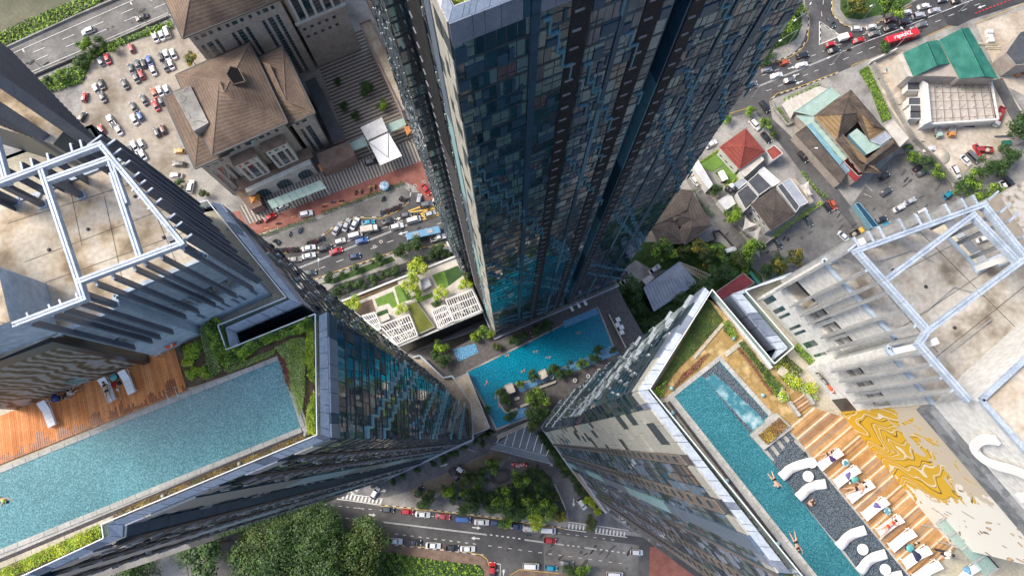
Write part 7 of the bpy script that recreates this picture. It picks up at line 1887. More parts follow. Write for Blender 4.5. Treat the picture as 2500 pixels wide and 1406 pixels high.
cars(oA,[(1110,268,115,'W','sedan','leftmost of three parked under the top office roof'),(1155,255,113,'W','sedan','middle of three parked under the top office roof'),(1195,233,110,'W','van','rightmost of three parked under the top office roof'),
 (940,348,112,'P','hatch','standing alone near the verge'),(768,422,112,'R','sedan','parked beside a silver one under the verge trees'),(720,443,120,'S','hatch','parked left of the bright red one'),
 (1067,435,115,'B','sedan','in the middle block, next to a black one'),(1095,505,115,'W','sedan','directly below the blue saloon'),(1027,458,112,'K','hatch','left of the blue saloon in the middle block'),(985,465,112,'DG','sedan','second from the left in the top row of the middle block'),(940,495,112,'DG','sedan','leftmost in the top row of the middle block'),(1012,537,115,'R','hatch','below the dark ones in the middle block'),(972,557,115,'G','sedan','left of the red hatchback in the middle block'),
 (1190,395,112,'W','sedan','centre of the upper right trio'),(1238,388,115,'W','sedan','rightmost of the upper right trio'),(1150,412,112,'K','hatch','leftmost of the upper right trio'),(1185,478,115,'DG','sedan','below the upper right trio'),(1222,462,115,'W','sedan','right of the dark one below the upper right trio'),
 (725,605,115,'DG','sedan','at the left, beside two others in a triangle'),(685,632,118,'W','hatch','at the left, touching the dark saloon'),(733,697,118,'G','sedan','at the left, lowest of the triangle'),(607,697,80,'R','hatch','at the left edge of the gravel by the wall'),(893,603,118,'DG','sedan','standing alone at the centre of the gravel'),
 (1105,668,115,'O','sedan','left of two white ones near the office corner'),(1145,655,118,'W','sedan','between the orange one and another white one'),(1193,647,118,'W','sedan','touching the office roof corner'),(1152,722,115,'DG','hatch','half hidden below the white pair near the office'),(1115,757,118,'R','sedan','below the orange one near the office'),(1030,717,118,'DG','sedan','left of the red and orange pair'),(955,768,120,'DG','sedan','above the blue and white pair'),(1003,833,118,'B','hatch','right of the white one in the lower middle'),(960,857,120,'W','sedan','left of the blue hatchback'),
 (797,868,122,'W','pickup','parked nose to tail above a white saloon'),(847,930,122,'W','sedan','right below the white pickup'),(725,928,120,'R','hatch','left of the nose to tail white pair'),(1123,948,115,'DG','hatch','paired with a brownish red one'),(1165,927,115,'M','hatch','paired with a dark grey one near the office'),(590,838,60,'K','hatch','partly behind the left tower corner'),
 (1010,1028,120,'W','hatch','upper right of the lowest white group'),(962,1045,122,'W','sedan','upper left of the lowest white group'),(1020,1108,122,'W','sedan','lower right of the lowest white group'),(935,1082,122,'DG','sedan','half hidden by the left tower fins'),(978,1130,122,'W','sedan','mostly hidden by the left tower fins'),
 (1285,1083,178,'Y','hatch','beside the office wall'),(1282,1175,175,'K','suv','below the yellow one by the office wall'),(1262,1255,175,'S','sedan','near the tree by the office wall'),(1365,1335,78,'W','suv','on the narrow red lane'),(418,842,160,'C','hatch','beside the left tower corner glass')],'',.05,g1)
car(oB,1485,1160,15,'K','suv','black tall estate car emerging beside the white drop off canopy')
g2='cars on the street below the offices'
cars(oC,[(288,265,30,'R','sedan','on the striped forecourt beside the canopy'),(375,190,25,'W','sedan','half under the long mint canopy'),(548,241,12,'W','suv','driving on the red brick driveway'),
 (770,348,58,'S','sedan','parked askew at the yellow kerb, left of three'),(837,322,68,'S','sedan','parked askew at the yellow kerb, middle of three'),(897,310,62,'W','sedan','parked askew at the yellow kerb, right of three'),(992,303,10,'C','sedan','above the small white lorry'),(1137,297,10,'K','sedan','right of the bright blue one'),(1197,332,15,'W','suv','ahead of the small lorry'),(1263,250,12,'G','hatch','at the start of the yellow hatching'),(1318,285,15,'W','van','beside the yellow hatching'),(1437,242,20,'S','hatch','on the yellow hatching'),(1412,175,10,'G','suv','above the yellow hatching'),(1500,152,-25,'W','sedan','at the junction against the middle tower'),(1480,78,-45,'S','hatch','at the junction behind the red one'),(1405,67,-50,'R','sedan','at the junction on the red paving'),(1357,137,80,'S','hatch','turning at the junction'),
 (790,437,18,'W','hatch','behind the white van in the middle lane'),(900,395,15,'W','van','beside the blue saloon'),(947,433,15,'B','sedan','nearest the white centre line'),(568,485,12,'W','sedan','at the kerb end of the motorbike apron'),(685,487,12,'K','suv','left of the white hatchback in the middle lane'),(762,508,18,'R','sedan','nearest the centre line, behind the blue one'),(568,540,12,'W','sedan','second from the left tower in the queue'),(467,567,8,'T','sedan','nearest the left tower facade'),(897,545,10,'N','hatch','alone on the far side of the centre line'),(573,662,8,'DG','sedan','on the near lane by the left tower'),(1493,412,15,'W','pickup','behind the blue bus by the middle tower')],'',.05,g2)
g3='cars on the wide road at the upper right'
cars(oE,[(35,502,10,'S','hatch','just right of the middle tower'),(165,452,15,'O','hatch','in the kerb lane below the island'),(285,467,15,'W','sedan','next to the white arrow'),(105,542,15,'W','sedan','on the centre line side near the tower'),(197,577,12,'G','sedan','in the opposite lane near the arrows'),(288,400,15,'K','suv','following the island curve'),(495,160,-60,'DG','sedan','coming down the side road past the triangle'),(678,208,0,'W','hatch','at the lower tip of the top island'),(785,195,12,'W','hatch','right of the one at the island tip'),(693,290,15,'R','sedan','beside the white centre line'),(492,320,15,'R','hatch','below the triangle island'),(515,362,15,'K','sedan','behind the motorbike on the centre line'),(805,243,12,'G','sedan','left of the black one in front of the bus'),(915,202,15,'K','sedan','above the long red bus'),(918,145,15,'M','sedan','in the kerb lane by the top island tree'),(1018,158,12,'DG','suv','second from the island in its queue'),(1035,92,12,'W','hatch','in the kerb lane right of the maroon one'),(1120,115,12,'S','suv','ahead of the dark grey one'),(1140,180,15,'G','sedan','in the bus lane side near the dark new asphalt'),(1157,48,12,'W','sedan','with dark roof in the kerb lane at the top'),(1235,78,12,'S','sedan','last silver one before the dark asphalt'),(1290,5,12,'N','hatch','cut by the top edge, left one'),(1390,10,12,'K','hatch','cut by the top edge, right one'),
 (18,765,-55,'K','suv','turning into the narrow lane'),(30,985,-50,'K','sedan','in the compound by the red planter'),(293,1122,-52,'K','sedan','driving along the narrow lane'),
 (875,1260,35,'K','hatch','in the worn car park, upper left'),(888,1372,35,'DG','sedan','in the worn car park, below the first'),(1115,1200,30,'K','hatch','under the trees by the site wall, upper'),(1148,1237,25,'DG','sedan','under the trees by the site wall, lower'),(1200,1067,10,'W','sedan','at the lower gate of the building site'),(1455,1148,-45,'W','sedan','beside the grey van on the site'),(1505,1125,-45,'G','van','on the site under the trees'),(1545,1075,-60,'R','sedan','on the site edge near the red truck cab'),(1385,1230,-60,'W','suv','with dark windows by the site corner wall'),(1330,1395,40,'C','hatch','alone at the right edge of the worn car park'),(1730,1335,-60,'W','sedan','in the shade at the right edge'),(1765,1305,-40,'K','suv','in the shade at the right edge')],'',.05,g3)
cars(oD,[(1150,893,-48,'W','suv','inside the walled compound'),(838,1032,30,'W','sedan','beside the middle tower and red hip roof'),(722,1295,-50,'W','hatch','on the lane beside the white shed'),(1078,570,10,'M','hatch','half hidden by the middle tower at the road'),(1118,610,14,'G','pickup','on the road next to the middle tower')],'',.05)
g4='cars in the worn car parks at the right'
cars(oF,[(1058,150,25,'S','sedan','right of a matching white one in the worn car park'),(982,198,28,'W','sedan','left of the silver one in the worn car park'),(1138,232,28,'W','suv','just above the roof brackets of the right tower'),(850,283,20,'K','sedan','beside the blue tarpaulin roof, upper'),(880,325,20,'C','sedan','beside the blue tarpaulin roof, lower'),(585,405,-42,'W','sedan','alone beside the yellow skip loader'),(470,195,-55,'K','hatch','beside the orange one at the lane'),(508,175,-60,'O','hatch','at the lane by the hedge corner'),(330,288,-60,'DG','sedan','along the lime hedge, upper'),(115,452,-60,'DG','hatch','along the lime hedge, lower'),(1580,420,20,'W','sedan','seen through the right tower frame')],'',.05,g4)
cars(oG,[(433,755,35,'W','sedan','under the trees above the corrugated hall'),(230,838,30,'W','sedan','on the paving beside the middle tower'),(205,790,25,'K','hatch','tucked against the middle tower foot'),(970,620,20,'W','suv','by the stepped terrace wall')],'',.05)
g5='cars on and beside the south road'
cars(oI,[(45,810,58,'W','hatch','turning onto the drive by the zebra crossing'),(660,650,-35,'W','hatch','in the ribbed parking bays'),(620,690,-50,'K','pickup','in the ribbed bays beside the white one'),(360,800,60,'DG','hatch','half hidden by the footpath tree'),(138,930,-3,'DG','hatch','leftmost at the upper kerb'),(275,945,-3,'R','hatch','second from left at the upper kerb'),(387,965,-5,'W','sedan','third from left at the upper kerb'),(530,980,-5,'P','sedan','fourth from left at the upper kerb'),(672,1000,-3,'B','van','at the upper kerb right of the pale red one'),(808,1020,-2,'W','sedan','at the upper kerb under the big trees'),(905,1025,-3,'N','hatch','at the upper kerb half under the trees'),(1055,1052,-5,'N','sedan','at the upper kerb mostly under the trees'),(1157,1070,-3,'S','sedan','at the upper kerb below the lime tree'),(1280,1078,-3,'W','van','last one at the upper kerb'),(1297,1152,-5,'R','hatch','driving on the centre line'),(1525,890,-55,'W','hatch','on the drive beside the right tower'),(190,1155,-3,'W','sedan','first at the lower kerb beside the wood'),(315,1165,0,'K','pickup','at the lower kerb'),(462,1187,-3,'W','sedan','at the lower kerb right of the black pickup'),(593,1203,0,'K','sedan','at the lower kerb between two white ones'),(708,1210,0,'W','sedan','last at the lower kerb before the side street'),(1160,1335,-3,'W','van','with roof hatch near the bottom edge'),(1305,1348,-3,'C','hatch','near the bottom edge right of the van'),(1413,1315,-3,'G','sedan','near the bottom edge, driving'),(885,1360,88,'R','sedan','in the side street mouth at the bottom'),(1760,1397,-3,'W','van','cut by the bottom edge')],'',.05,g5)
car(oJ,452,1235,-3,'W','hatch','white hatchback alone on the road beside the red pavement',.05,g5)
car(oI,885 ,1030,-3,'N','hatch','x')if False else None
# buses
def bus(o,x,y,ang,col,L,label,txt=None):
    u,v=cx_(o,x,y);g=G(u,v,2.0);h=img_head(u,v,ang);t=thing('bus',label,'bus',(g.x,g.y,.05),h)
    b=MB();w=1.25;R_=[(-L/2,w*.94,w*.88,.35,2.95),(-L/2+.2,w,w*.94,.35,3.05),(L/2-.3,w,w*.94,.35,3.05),(L/2,w*.92,w*.84,.35,2.9)];loft(b,R_,col);b.obj('body',t)
    for s in (-1,1):
        for k in range(int(L/1.5)-1):
            q=MB();q.box((0,0),(1,0),(0,1),-L/2+.6+k*1.5,-L/2+1.9+k*1.5,s*w-.03,s*w+.03,1.3,2.3,'car_glass');q.obj('window',t)
    q=MB();q.box((0,0),(1,0),(0,1),L/2-.05,L/2+.04,-w*.8,w*.8,1.1,2.6,'car_glass');q.obj('windscreen',t)
    for k,(xx,m)in enumerate(((-L*.3,'fin_light'),(L*.12,'fin_light'))):
        q=MB();q.box((0,0),(1,0),(0,1),xx,xx+1.8,-.65,.65,3.05,3.25,m if txt is None else col);q.obj('roof_unit',t)
    for sx in (-L*.3,L*.33):
        for s in (-1,1):q=MB();q.tube([(sx,s*w-s*.3,.45),(sx,s*w,.45)],.45,'tyre',12);q.obj('wheel',t)
    if txt:
        c=bpy.data.curves.new('lettering','FONT');c.body=txt;c.size=2.1;c.extrude=.012;c.align_x='CENTER';c.align_y='CENTER';c.shear=.3;c.offset=.03;c.materials.append(MATS['white_plain'])
        oo=bpy.data.objects.new('lettering',c);COL.objects.link(oo);oo.parent=t;oo.location=(-.3,0,3.30);oo.rotation_euler=(0,0,pi)
        dg=bpy.context.evaluated_depsgraph_get();me=bpy.data.meshes.new_from_object(oo.evaluated_get(dg));bpy.data.objects.remove(oo);inst('lettering',me,t,(-.3,0,3.28),(0,0,0))
    return t
bus(oE,1000,264,16,'bus_red' if 'bus_red' in MATS else mat('bus_red',(.62,.015,.03),rough=.3,coat=1),11.8,'long bright red bus with white rapidKL lettering on its roof','rapidKL')
bus(oC,1390,383,13,'bus_blue' if 'bus_blue' in MATS else mat('bus_blue',(.10,.27,.45),(.16,.34,.50),2,.4,coat=.5,coords='obj'),11.2,'long pale blue bus on the street beside the middle tower')
# mixed van with white roof, lorries
def lorry(o,x,y,ang,cab,box,label,L=5.6,open_=False,zoff=.05):
    u,v=cx_(o,x,y);g=G(u,v,1.2);h=img_head(u,v,ang);t=thing('lorry',label,'lorry',(g.x,g.y,zoff),h)
    b=MB();loft(b,[(L/2,.82,.75,.4,1.3),(L/2-.2,.92,.82,.4,1.95),(L/2-1.5,.92,.85,.4,2.0)],cab);b.obj('cab',t)
    b=MB();b.box((0,0),(1,0),(0,1),L/2-.12,L/2-.02,-.7,.7,1.15,1.75,'car_glass');b.obj('windscreen',t)
    b=MB()
    if open_:
        b.box((0,0),(1,0),(0,1),-L/2,L/2-1.7,-1,1,.8,.95,box)
        for a in ((-L/2,L/2-1.7,-1,-.92),(-L/2,L/2-1.7,.92,1),(-L/2,-L/2+.08,-1,1),(L/2-1.78,L/2-1.7,-1,1)):b.box((0,0),(1,0),(0,1),*a,.95,1.7,box)
    else:b.box((0,0),(1,0),(0,1),-L/2,L/2-1.65,-1,1,.8,2.5,box)
    b.obj('load_box',t)
    if open_:b=MB();b.lathe((-.9,0,.95),[(.9,0),(.6,.4),(.1,.6)],'sand',10);b.obj('load',t)
    for sx in (-L*.3,L*.32):
        for s in (-1,1):q=MB();q.tube([(sx,s*.95-s*.22,.42),(sx,s*.95,.42)],.42,'tyre',12);q.obj('wheel',t)
lorry(oC,1002,348,10,'white_plain','canvas','small white box lorry below the bright blue saloon')
lorry(oE,1697,835,-112,'white_plain','red_metal','red open tipper lorry with white cab beside the concrete frame',7.5,True)
lorry(oE,1360,920,-90,'tile_orange','fin_light','orange concrete mixer lorry below the concrete frame',6,True)
lorry(oE,1255,930,-70,'mint_metal','fin_light','grey green tipper lorry left of the orange mixer',5.5,True)
lorry(oE,1775,505,15,'white_plain','teal_metal','green open lorry right of the green roofs',6,True)
lorry(oE,1600,1072,175,'red_metal','red_metal','red lorry cab beside the trees on the site',4.6,True)
lorry(oE,595,268,15,'paint_red','white_plain','red van with a white roof left of the red saloon',4.8)
lorry(oE,1855,520,20,'tile_orange','tile_orange','small orange site lorry cut by the right edge',4.2,True)
lorry(oF,680,375,30,'yellow_paint','dark_metal','yellow skip loader with a dark skip beside the lone white saloon',4.6,True)
# motorbikes
bk=MB();bk.tube([(-.62,0,.3),(-.6,0,.31)],.3,'tyre',10)
def bike_mesh(col):
    b=MB()
    for x in (-.62,.62):b.tube([(x,-.05,.3),(x,.05,.3)],.3,'tyre',10)
    b.beam((-.5,0,.5),(.45,0,.45),.28,.3,col);b.beam((-.62,0,.8),(.1,0,.76),.26,.12,'tyre');b.beam((.3,0,.5),(.5,0,1.0),.18,.2,col);b.tube([(.42,-.36,1.0),(.5,0,.98),(.42,.36,1.0)],.03,'dark_metal',6);b.beam((-.8,0,.62),(-.55,0,.75),.2,.1,col)
    return b.mesh('motorbike')
BM=[bike_mesh(c)for c in ('dark_metal','paint_black','paint_red','paint_blue','paint_grey')]
RB=random.Random(42)
def bike(o,x,y,ang,label,group,me=None):
    u,v=cx_(o,x,y);g=G(u,v,.4);ob=inst('motorbike',me or RB.choice(BM),None,(g.x,g.y,.06),(0,0,img_head(u,v,ang)));tag(ob,label,'motorbike',group)
def bikerow(o,x0,y0,x1,y1,n,ang,label,group,jit=5):
    for k in range(n):
        t=(k+.5)/n;bike(o,lerp(x0,x1,t)+RB.uniform(-jit,jit)*.4,lerp(y0,y1,t)+RB.uniform(-jit,jit),ang+RB.uniform(-15,15),(NTH[k]+' '+label+', from the left')if n>2 else label,group)
gb='motorbikes parked on the apron'
bikerow(oC,330,505,500,492,13,100,'motorbike in the row along the yellow kerb nearest the left tower',gb+' left');bikerow(oC,555,462,680,408,10,110,'motorbike in the row at the middle bend of the yellow kerb',gb+' middle');bikerow(oC,1080,240,1235,180,13,100,'motorbike in the row at the right end of the apron',gb+' right');bikerow(oC,1215,130,1275,150,5,60,'motorbike at the rounded right tip of the apron',gb+' tip')
bikerow(oC,320,430,360,460,4,40,'motorbike in the loose cluster below the left hedge end',gb+' cluster');bikerow(oC,490,370,525,355,2,80,'motorbike of the pair standing alone on the apron',gb+' pair');bikerow(oC,1090,135,1118,125,2,80,'motorbike of the pair near the long hedge',gb+' hedge pair');bikerow(oC,430,395,440,380,1,80,'single dark motorbike on the left half of the apron',None)
for x,y,a,l in ((350,310,10,'dark motorbike on the red driveway beside a yellow mark'),(680,188,10,'dark motorbike on the red driveway right of the white estate car'),(742,158,10,'motorbike with green rider mark on the red driveway'),(802,150,10,'red motorbike on the red driveway'),(905,90,80,'dark motorbike left of three yellow bays on the driveway'),(945,82,80,'dark motorbike in the middle of the yellow bays'),(1010,65,80,'dark motorbike right of the yellow bays'),(1045,50,80,'dark motorbike nearest the police style blue tent'),(205,300,40,'red motorbike at the left end of the striped forecourt'),(228,292,50,'second red motorbike at the left end of the striped forecourt')):bike(oC,x,y,a,l,None)
for o,x,y,a,l in ((oE,620,357,20,'motorbike riding just below the red saloon near the centre line'),(oE,460,355,20,'motorbike left of the black saloon'),(oE,1020,190,20,'motorbike between the queues above the red bus'),(oE,1172,130,20,'motorbike right of the silver estate car'),(oI,1140,1112,0,'motorbike riding on the south road below the lime tree'),(oI,725-400,965-40,0,'x'),(oC,1485,198,10,'motorbike between cars on the yellow hatching'),(oC,1340,243,20,'motorbike left of the silver one on the hatching')):
    if l !='x':bike(o,x,y,a,l,None)
b=MB(); 
for x0,y0,x1,y1 in ((440,262,475,258),(450,272,455,255),(985,48,1015,44),(1000,60,1003,40),(780,168,812,160),(670,175,700,168),(250,345,280,340),(1020,45,1050,38),(925,75,955,68)):mline(b,cx_(oC,x0,y0),cx_(oC,x1,y1),.18,'yellow_paint')
o=b.obj('road_marking');o['kind']='structure'
# blue patterned tent
g=G(*cx_(oC,1108,40),2);t=thing('tent','small pale blue and white patterned tent on the red driveway','tent',(g.x,g.y,0));b=MB();b.lathe((0,0,0),[(1.7,2.0),(1.2,2.3),(.4,2.5),(.1,2.6)],mat('tent_cloth',(.12,.33,.55),(.55,.62,.68),1.8,.6,lo=.45,hi=.55),8);b.obj('canopy_cloth',t)
for k in range(4):q=MB();q.tube([(1.2*cos(k*pi/2+.8),1.2*sin(k*pi/2+.8),0),(1.2*cos(k*pi/2+.8),1.2*sin(k*pi/2+.8),2.2)],.05,'dark_metal',5);q.obj('pole',t)

# ================= street furniture =================
def street_lamp(o,xb,yb,xh,yh,label,H=9.5,zb=0):
    """foot sighted at (xb,yb) on the ground, lamp head sighted at (xh,yh)"""
    f=G(*cx_(o,xb,yb),zb);h=G(*cx_(o,xh,yh),H+zb);t=thing('street_lamp',label,'street lamp')
    m=Vector((f.x,f.y,zb+H-.8));b=MB();b.tube([f,Vector((f.x,f.y,zb+H*.5)),m,lerp(m,h,.4)+Vector((0,0,.5)),h],[.12,.1,.08,.06,.05],'fin_light',7);b.obj('pole',t)
    d=(h-m);d.z=0;d=d.normalized()if d.length>.01 else Vector((1,0,0));b=MB();b.beam(h-d*.3,h+d*.7,.36,.16,'white_plain');b.obj('lamp_head',t)
for a in ((oE,505,455,483,412,'street lamp on the wide road, head above the centre line'),(oD,1130,700,1115,645,'street lamp beside the middle tower on the wide road'),(oE,1405,90,1385,48,'street lamp on the dark new asphalt'),(oE,945,355,1003,205,'street lamp reaching over the red bus'),(oE,725,138,785,42,'street lamp on the top traffic island'),(oE,275,180,240,145,'street lamp at the edge of the tree island, upper'),(oE,190,315,135,290,'street lamp on the lawn of the tree island'),(oE,340,15,350,25,'street lamp at the top of the tree island'),(oE,285,1140,385,1060,'street lamp on the narrow lane over the black car'),(oA,1060,175,940,30,'street lamp between expressway and car park, right one'),(oA,325,505,170,368,'street lamp between expressway and car park, left one'),(oC,690,665,637,575,'street lamp over the centre line near the left tower')):
    street_lamp(*a)
for x,y,l in ((1328,40,'left square manhole cover on the red paving'),(1393,13,'right square manhole cover on the red paving'),(1038,475,'pale framed manhole cover on the street'),(1085,440,'fainter framed manhole cover on the street'),(877,345,'pale slab cover near the askew parked cars')):
    P=cC([(x-12,y-2),(x+2,y-12),(x+12,y+2),(x-2,y+12)],.09);b=MB();b.prism([(p.x,p.y)for p in P],.03,.1,'canvas','dark_metal'); 
    for i in range(4):b.beam(P[i]+Vector((0,0,.03)),P[(i+1)%4]+Vector((0,0,.03)),.18,.04,'canvas')
    tag(b.obj('manhole_cover'),l,'manhole cover')
for x,y,l in ((520,1250,'left white square pad on the brown verge of the south road'),(806,1262,'right white square pad at the side street corner')):
    P=cI([(x-14,y-14),(x+14,y-12),(x+14,y+15),(x-14,y+14)],.1);b=MB();b.prism([(p.x,p.y)for p in P],.02,.14,'white_wall');tag(b.obj('concrete_pad'),l,'slab')
# oval fountain and red spotted sculpture on the plaza
g=G(*cx_(oI,948,694),.3);t=thing('fountain','black oval fountain with concentric rings in the plaza','fountain',(g.x,g.y,.06),radians(18));t.scale=(.62,.62,1)
for k,(r,z0,z1,m)in enumerate(((5.6,0,.25,'black_panel'),(4.9,.1,.32,'deck_tile'),(4.2,.2,.45,'black_panel'),(3.4,.3,.36,'deck_tile'))):
    b=MB();b.lathe((0,0,0),[(r,z0),(r,z1),(r-.4,z1),(r-.45,z0+.02)]if k<3 else [(r,z0),(r,z1)],m,36);o=b.obj('basin_ring',t);o.scale=(1,.66,1)
b=MB()
for i in range(-4,5):
    for j in range(-2,3):
        if (i/4.5)**2+(j/2.6)**2<.9:b.bx(i*.62,j*.62,.36,.1,.1,.12,'white_plain')
o=b.obj('nozzle',t);o['kind']='stuff'
g=G(*cx_(oI,1080,612),1);t=thing('sculpture','low red and white spotted lumpy sculpture above the fountain','sculpture',(g.x,g.y,.06),radians(-3))
b=MB();R=random.Random(2);mat('spotted_red',(.60,.03,.04),(.75,.68,.66),1.6,.35,lo=.5,hi=.56,coords='pos')
for k in range(7):b.lathe((-3.6+k*1.2,R.uniform(-.3,.3),0),[(.9+.4*(k %2),0),(1.2+.3*(k %3)*.5,.7),(.9,1.5),(.2,2)],'spotted_red',12)
b.obj('body',t,True);t.scale=(.55,.6,.6)

# ================= pool furniture and people =================
def lounger_proto(name='sun_lounger'):
    t=thing(name,'x','sun lounger');fr_=MB();W_,Lg=.34,1.95
    for s in (-1,1):fr_.box((0,0),(1,0),(0,1),0,Lg,s*W_-.025,s*W_+.025,.28,.33,'white_plain')
    for x in (.02,Lg*.35,Lg-.05):fr_.box((0,0),(1,0),(0,1),x,x+.05,-W_,W_,.28,.33,'white_plain')
    fr_.obj('frame',t)
    for x in (.12,Lg-.15):
        for s in (-1,1):q=MB();q.box((0,0),(1,0),(0,1),x,x+.05,s*W_-.025,s*W_+.025,0,.3,'white_plain');q.obj('leg',t)
    m=MB();m.box((0,0),(1,0),(0,1),.68,Lg,-.31,.31,.335,.42,'cushion_white' if 'cushion_white' in MATS else mat('cushion_white',(.80,.80,.80),rough=.8))
    for k in range(3):m.box((0,0),(1,0),(0,1),.98+k*.32,.995+k*.32,-.312,.312,.34,.424,'fin_light')
    m.obj('seat_cushion',t)
    m=MB();m.beam((.70,0,.38),(.04,0,.72),.62,.09,'cushion_white');m.obj('backrest',t)
    m=MB();m.beam((.12,-.3,.34),(.18,-.3,.62),.03,.03,'white_plain');m.beam((.12,.3,.34),(.18,.3,.62),.03,.03,'white_plain');m.beam((.16,-.34,.60),(.16,.34,.60),.03,.03,'white_plain');m.obj('backrest_support',t)
    return t
LP=lounger_proto();first=[True]
def lounger(uh,vh,uf,vf,label,group):
    """head end and foot end sighted at deck level"""
    a,c=G(uh,vh,Z+.35),G(uf,vf,Z+.35);h=atan2(c.y-a.y,c.x-a.x)
    L=(c-a).length;s=L/1.95
    if first[0]:first[0]=False;LP.location=(a.x,a.y,Z+.12);LP.rotation_euler=(0,0,h);LP['label']=label;LP['group']=group;o=LP
    else:o=dup(LP,(a.x,a.y,Z+.12),h,label);o['group']=group
    o.scale=(s,s*.92,s);return o
gl_='loungers on the orange deck'
lounger(108,980,130,1040,'empty white lounger at the left of the orange deck beside the blue stool',gl_)
lounger(254,923,274,980,'white lounger on the orange deck with a woman in black lying on it',gl_)
lounger(302,905,323,960,'rightmost empty white lounger on the orange deck, past the teal stool',gl_)
gl_='loungers on the striped deck'
names=['topmost white lounger on the striped deck, purple top lying on its foot','second white lounger from the top with a folded violet towel','white lounger with a sunbather face down and a dark cloth, third from the top','white lounger with a crumpled grey violet towel, fourth from the top','white lounger with a woman in a red bikini','empty white lounger below the red bikini','white lounger with a dark blue shirt spread on it','empty white lounger second from the bottom on the striped deck','white lounger at the bottom right with a light blue cloth']
LG=[((2048,1100),(1999,1141)),((2090,1142),(2039,1182)),((2124,1178),(2072,1219)),((2159,1219),(2108,1262)),((2195,1262),(2144,1302)),((2225,1296),(2174,1338)),((2262,1337),(2206,1378)),((2288,1373),(2232,1414)),((2382,1378),(2340,1420))]
for (h,f),n in zip(LG,names):lounger(h[0],h[1],f[0],f[1],n,gl_)
def stool(u,v,m,label,z=Z+.12):
    g=G(u,v,z+.4);t=thing('side_stool',label,'stool',(g.x,g.y,z));b=MB();b.lathe((0,0,0),[(.22,.3),(.27,.36),(.26,.42),(.1,.46)],m,18);b.obj('seat',t,True)
    b=MB();b.lathe((0,0,0),[(.2,0),(.12,.05),(.12,.3)],'dark_metal',12);b.obj('base',t)
mat('teal_seat',(.07,.30,.32),(.12,.38,.38),3,.5);mat('navy_seat',(.01,.03,.16),rough=.4);mat('teal_print',(.05,.22,.30),(.55,.62,.6),6,.5,lo=.48,hi=.52)
for u,v,m,l in ((133,972,'navy_seat','round dark blue stool beside the left lounger on the orange deck'),(276,920,'teal_seat','round teal stool between two loungers on the orange deck'),(2065,1129,'teal_print','patterned teal stool between the first two loungers of the striped deck'),(2088,1170,'teal_seat','teal stool right of the second lounger of the striped deck'),(2168,1247,'teal_print','patterned stool beside the red bikini lounger'),(2223,1338,'teal_seat','light teal stool beside the pair of dark shoes')):stool(u,v,m,l)
# S shaped loungers in the shallow water and their round tables
for pts,l in ((((1976,1127),(1950,1136),(1925,1146),(1905,1164)),'topmost wavy white lounger standing in the pebbled shallows'),(((2014,1180),(1990,1184),(1966,1196),(1946,1214)),'second wavy white lounger in the pebbled shallows'),(((2110,1292),(2085,1302),(2062,1316),(2044,1334)),'third wavy white lounger in the pebbled shallows'),(((2160,1350),(2135,1360),(2112,1374),(2096,1394)),'lowest full wavy white lounger in the pebbled shallows'),(((2200,1402),(2175,1410),(2155,1424),(2140,1440)),'wavy white lounger cut by the bottom edge')):
    zs=(.34,.12,.30,.14);P=[G(u,v,Z+.2)for u,v in pts];b=MB();k=b.mi('white_plain');n=22;i0=len(b.v)
    for j in range(n+1):
        t_=j/n*3;i=min(2,int(t_));f=t_-i;p=lerp(P[i],P[i+1],f);q=lerp(P[i],P[i+1],min(1,f+.01))-p if f<.98 else P[i+1]-P[i]
        d=(P[i+1]-P[i]).normalized();sd=Vector((-d.y,d.x,0))*.31;zz_=Z+.22+.13*cos(j/n*2*pi*1.1+.4)+.08
        for s,dz in ((1,0),(-1,0),(-1,-.12),(1,-.12)):b.v.append((p.x+sd.x*s,p.y+sd.y*s,zz_+dz))
    for j in range(n):
        A=i0+j*4
        for s in range(4):b.f.append((A+s,A+(s+1)%4,A+4+(s+1)%4,A+4+s));b.m.append(k)
    b.f.append((i0+3,i0+2,i0+1,i0));b.m.append(k);e=i0+4*n;b.f.append((e,e+1,e+2,e+3));b.m.append(k)
    tag(b.obj('wave_lounger',None,True),l,'sun lounger','wavy loungers in the shallows')
for u,v,l in ((1972,1162,'round white table between the first two wavy loungers'),(2105,1340,'round white table beside the third wavy lounger'),(2160,1389,'round white table beside the lowest wavy lounger'),(1980,1129,'round white table at the head of the topmost wavy lounger')):
    g=G(u,v,Z+.3);t=thing('side_table',l,'table',(g.x,g.y,Z+.07),0,'round tables in the shallows');b=MB();b.lathe((0,0,0),[(.30,.26),(.36,.28),(.36,.34),(.34,.36)],'white_plain',24);b.obj('tabletop',t);b=MB();b.lathe((0,0,0),[(.14,0),(.09,.05),(.09,.27)],'white_plain',12);b.obj('base',t)
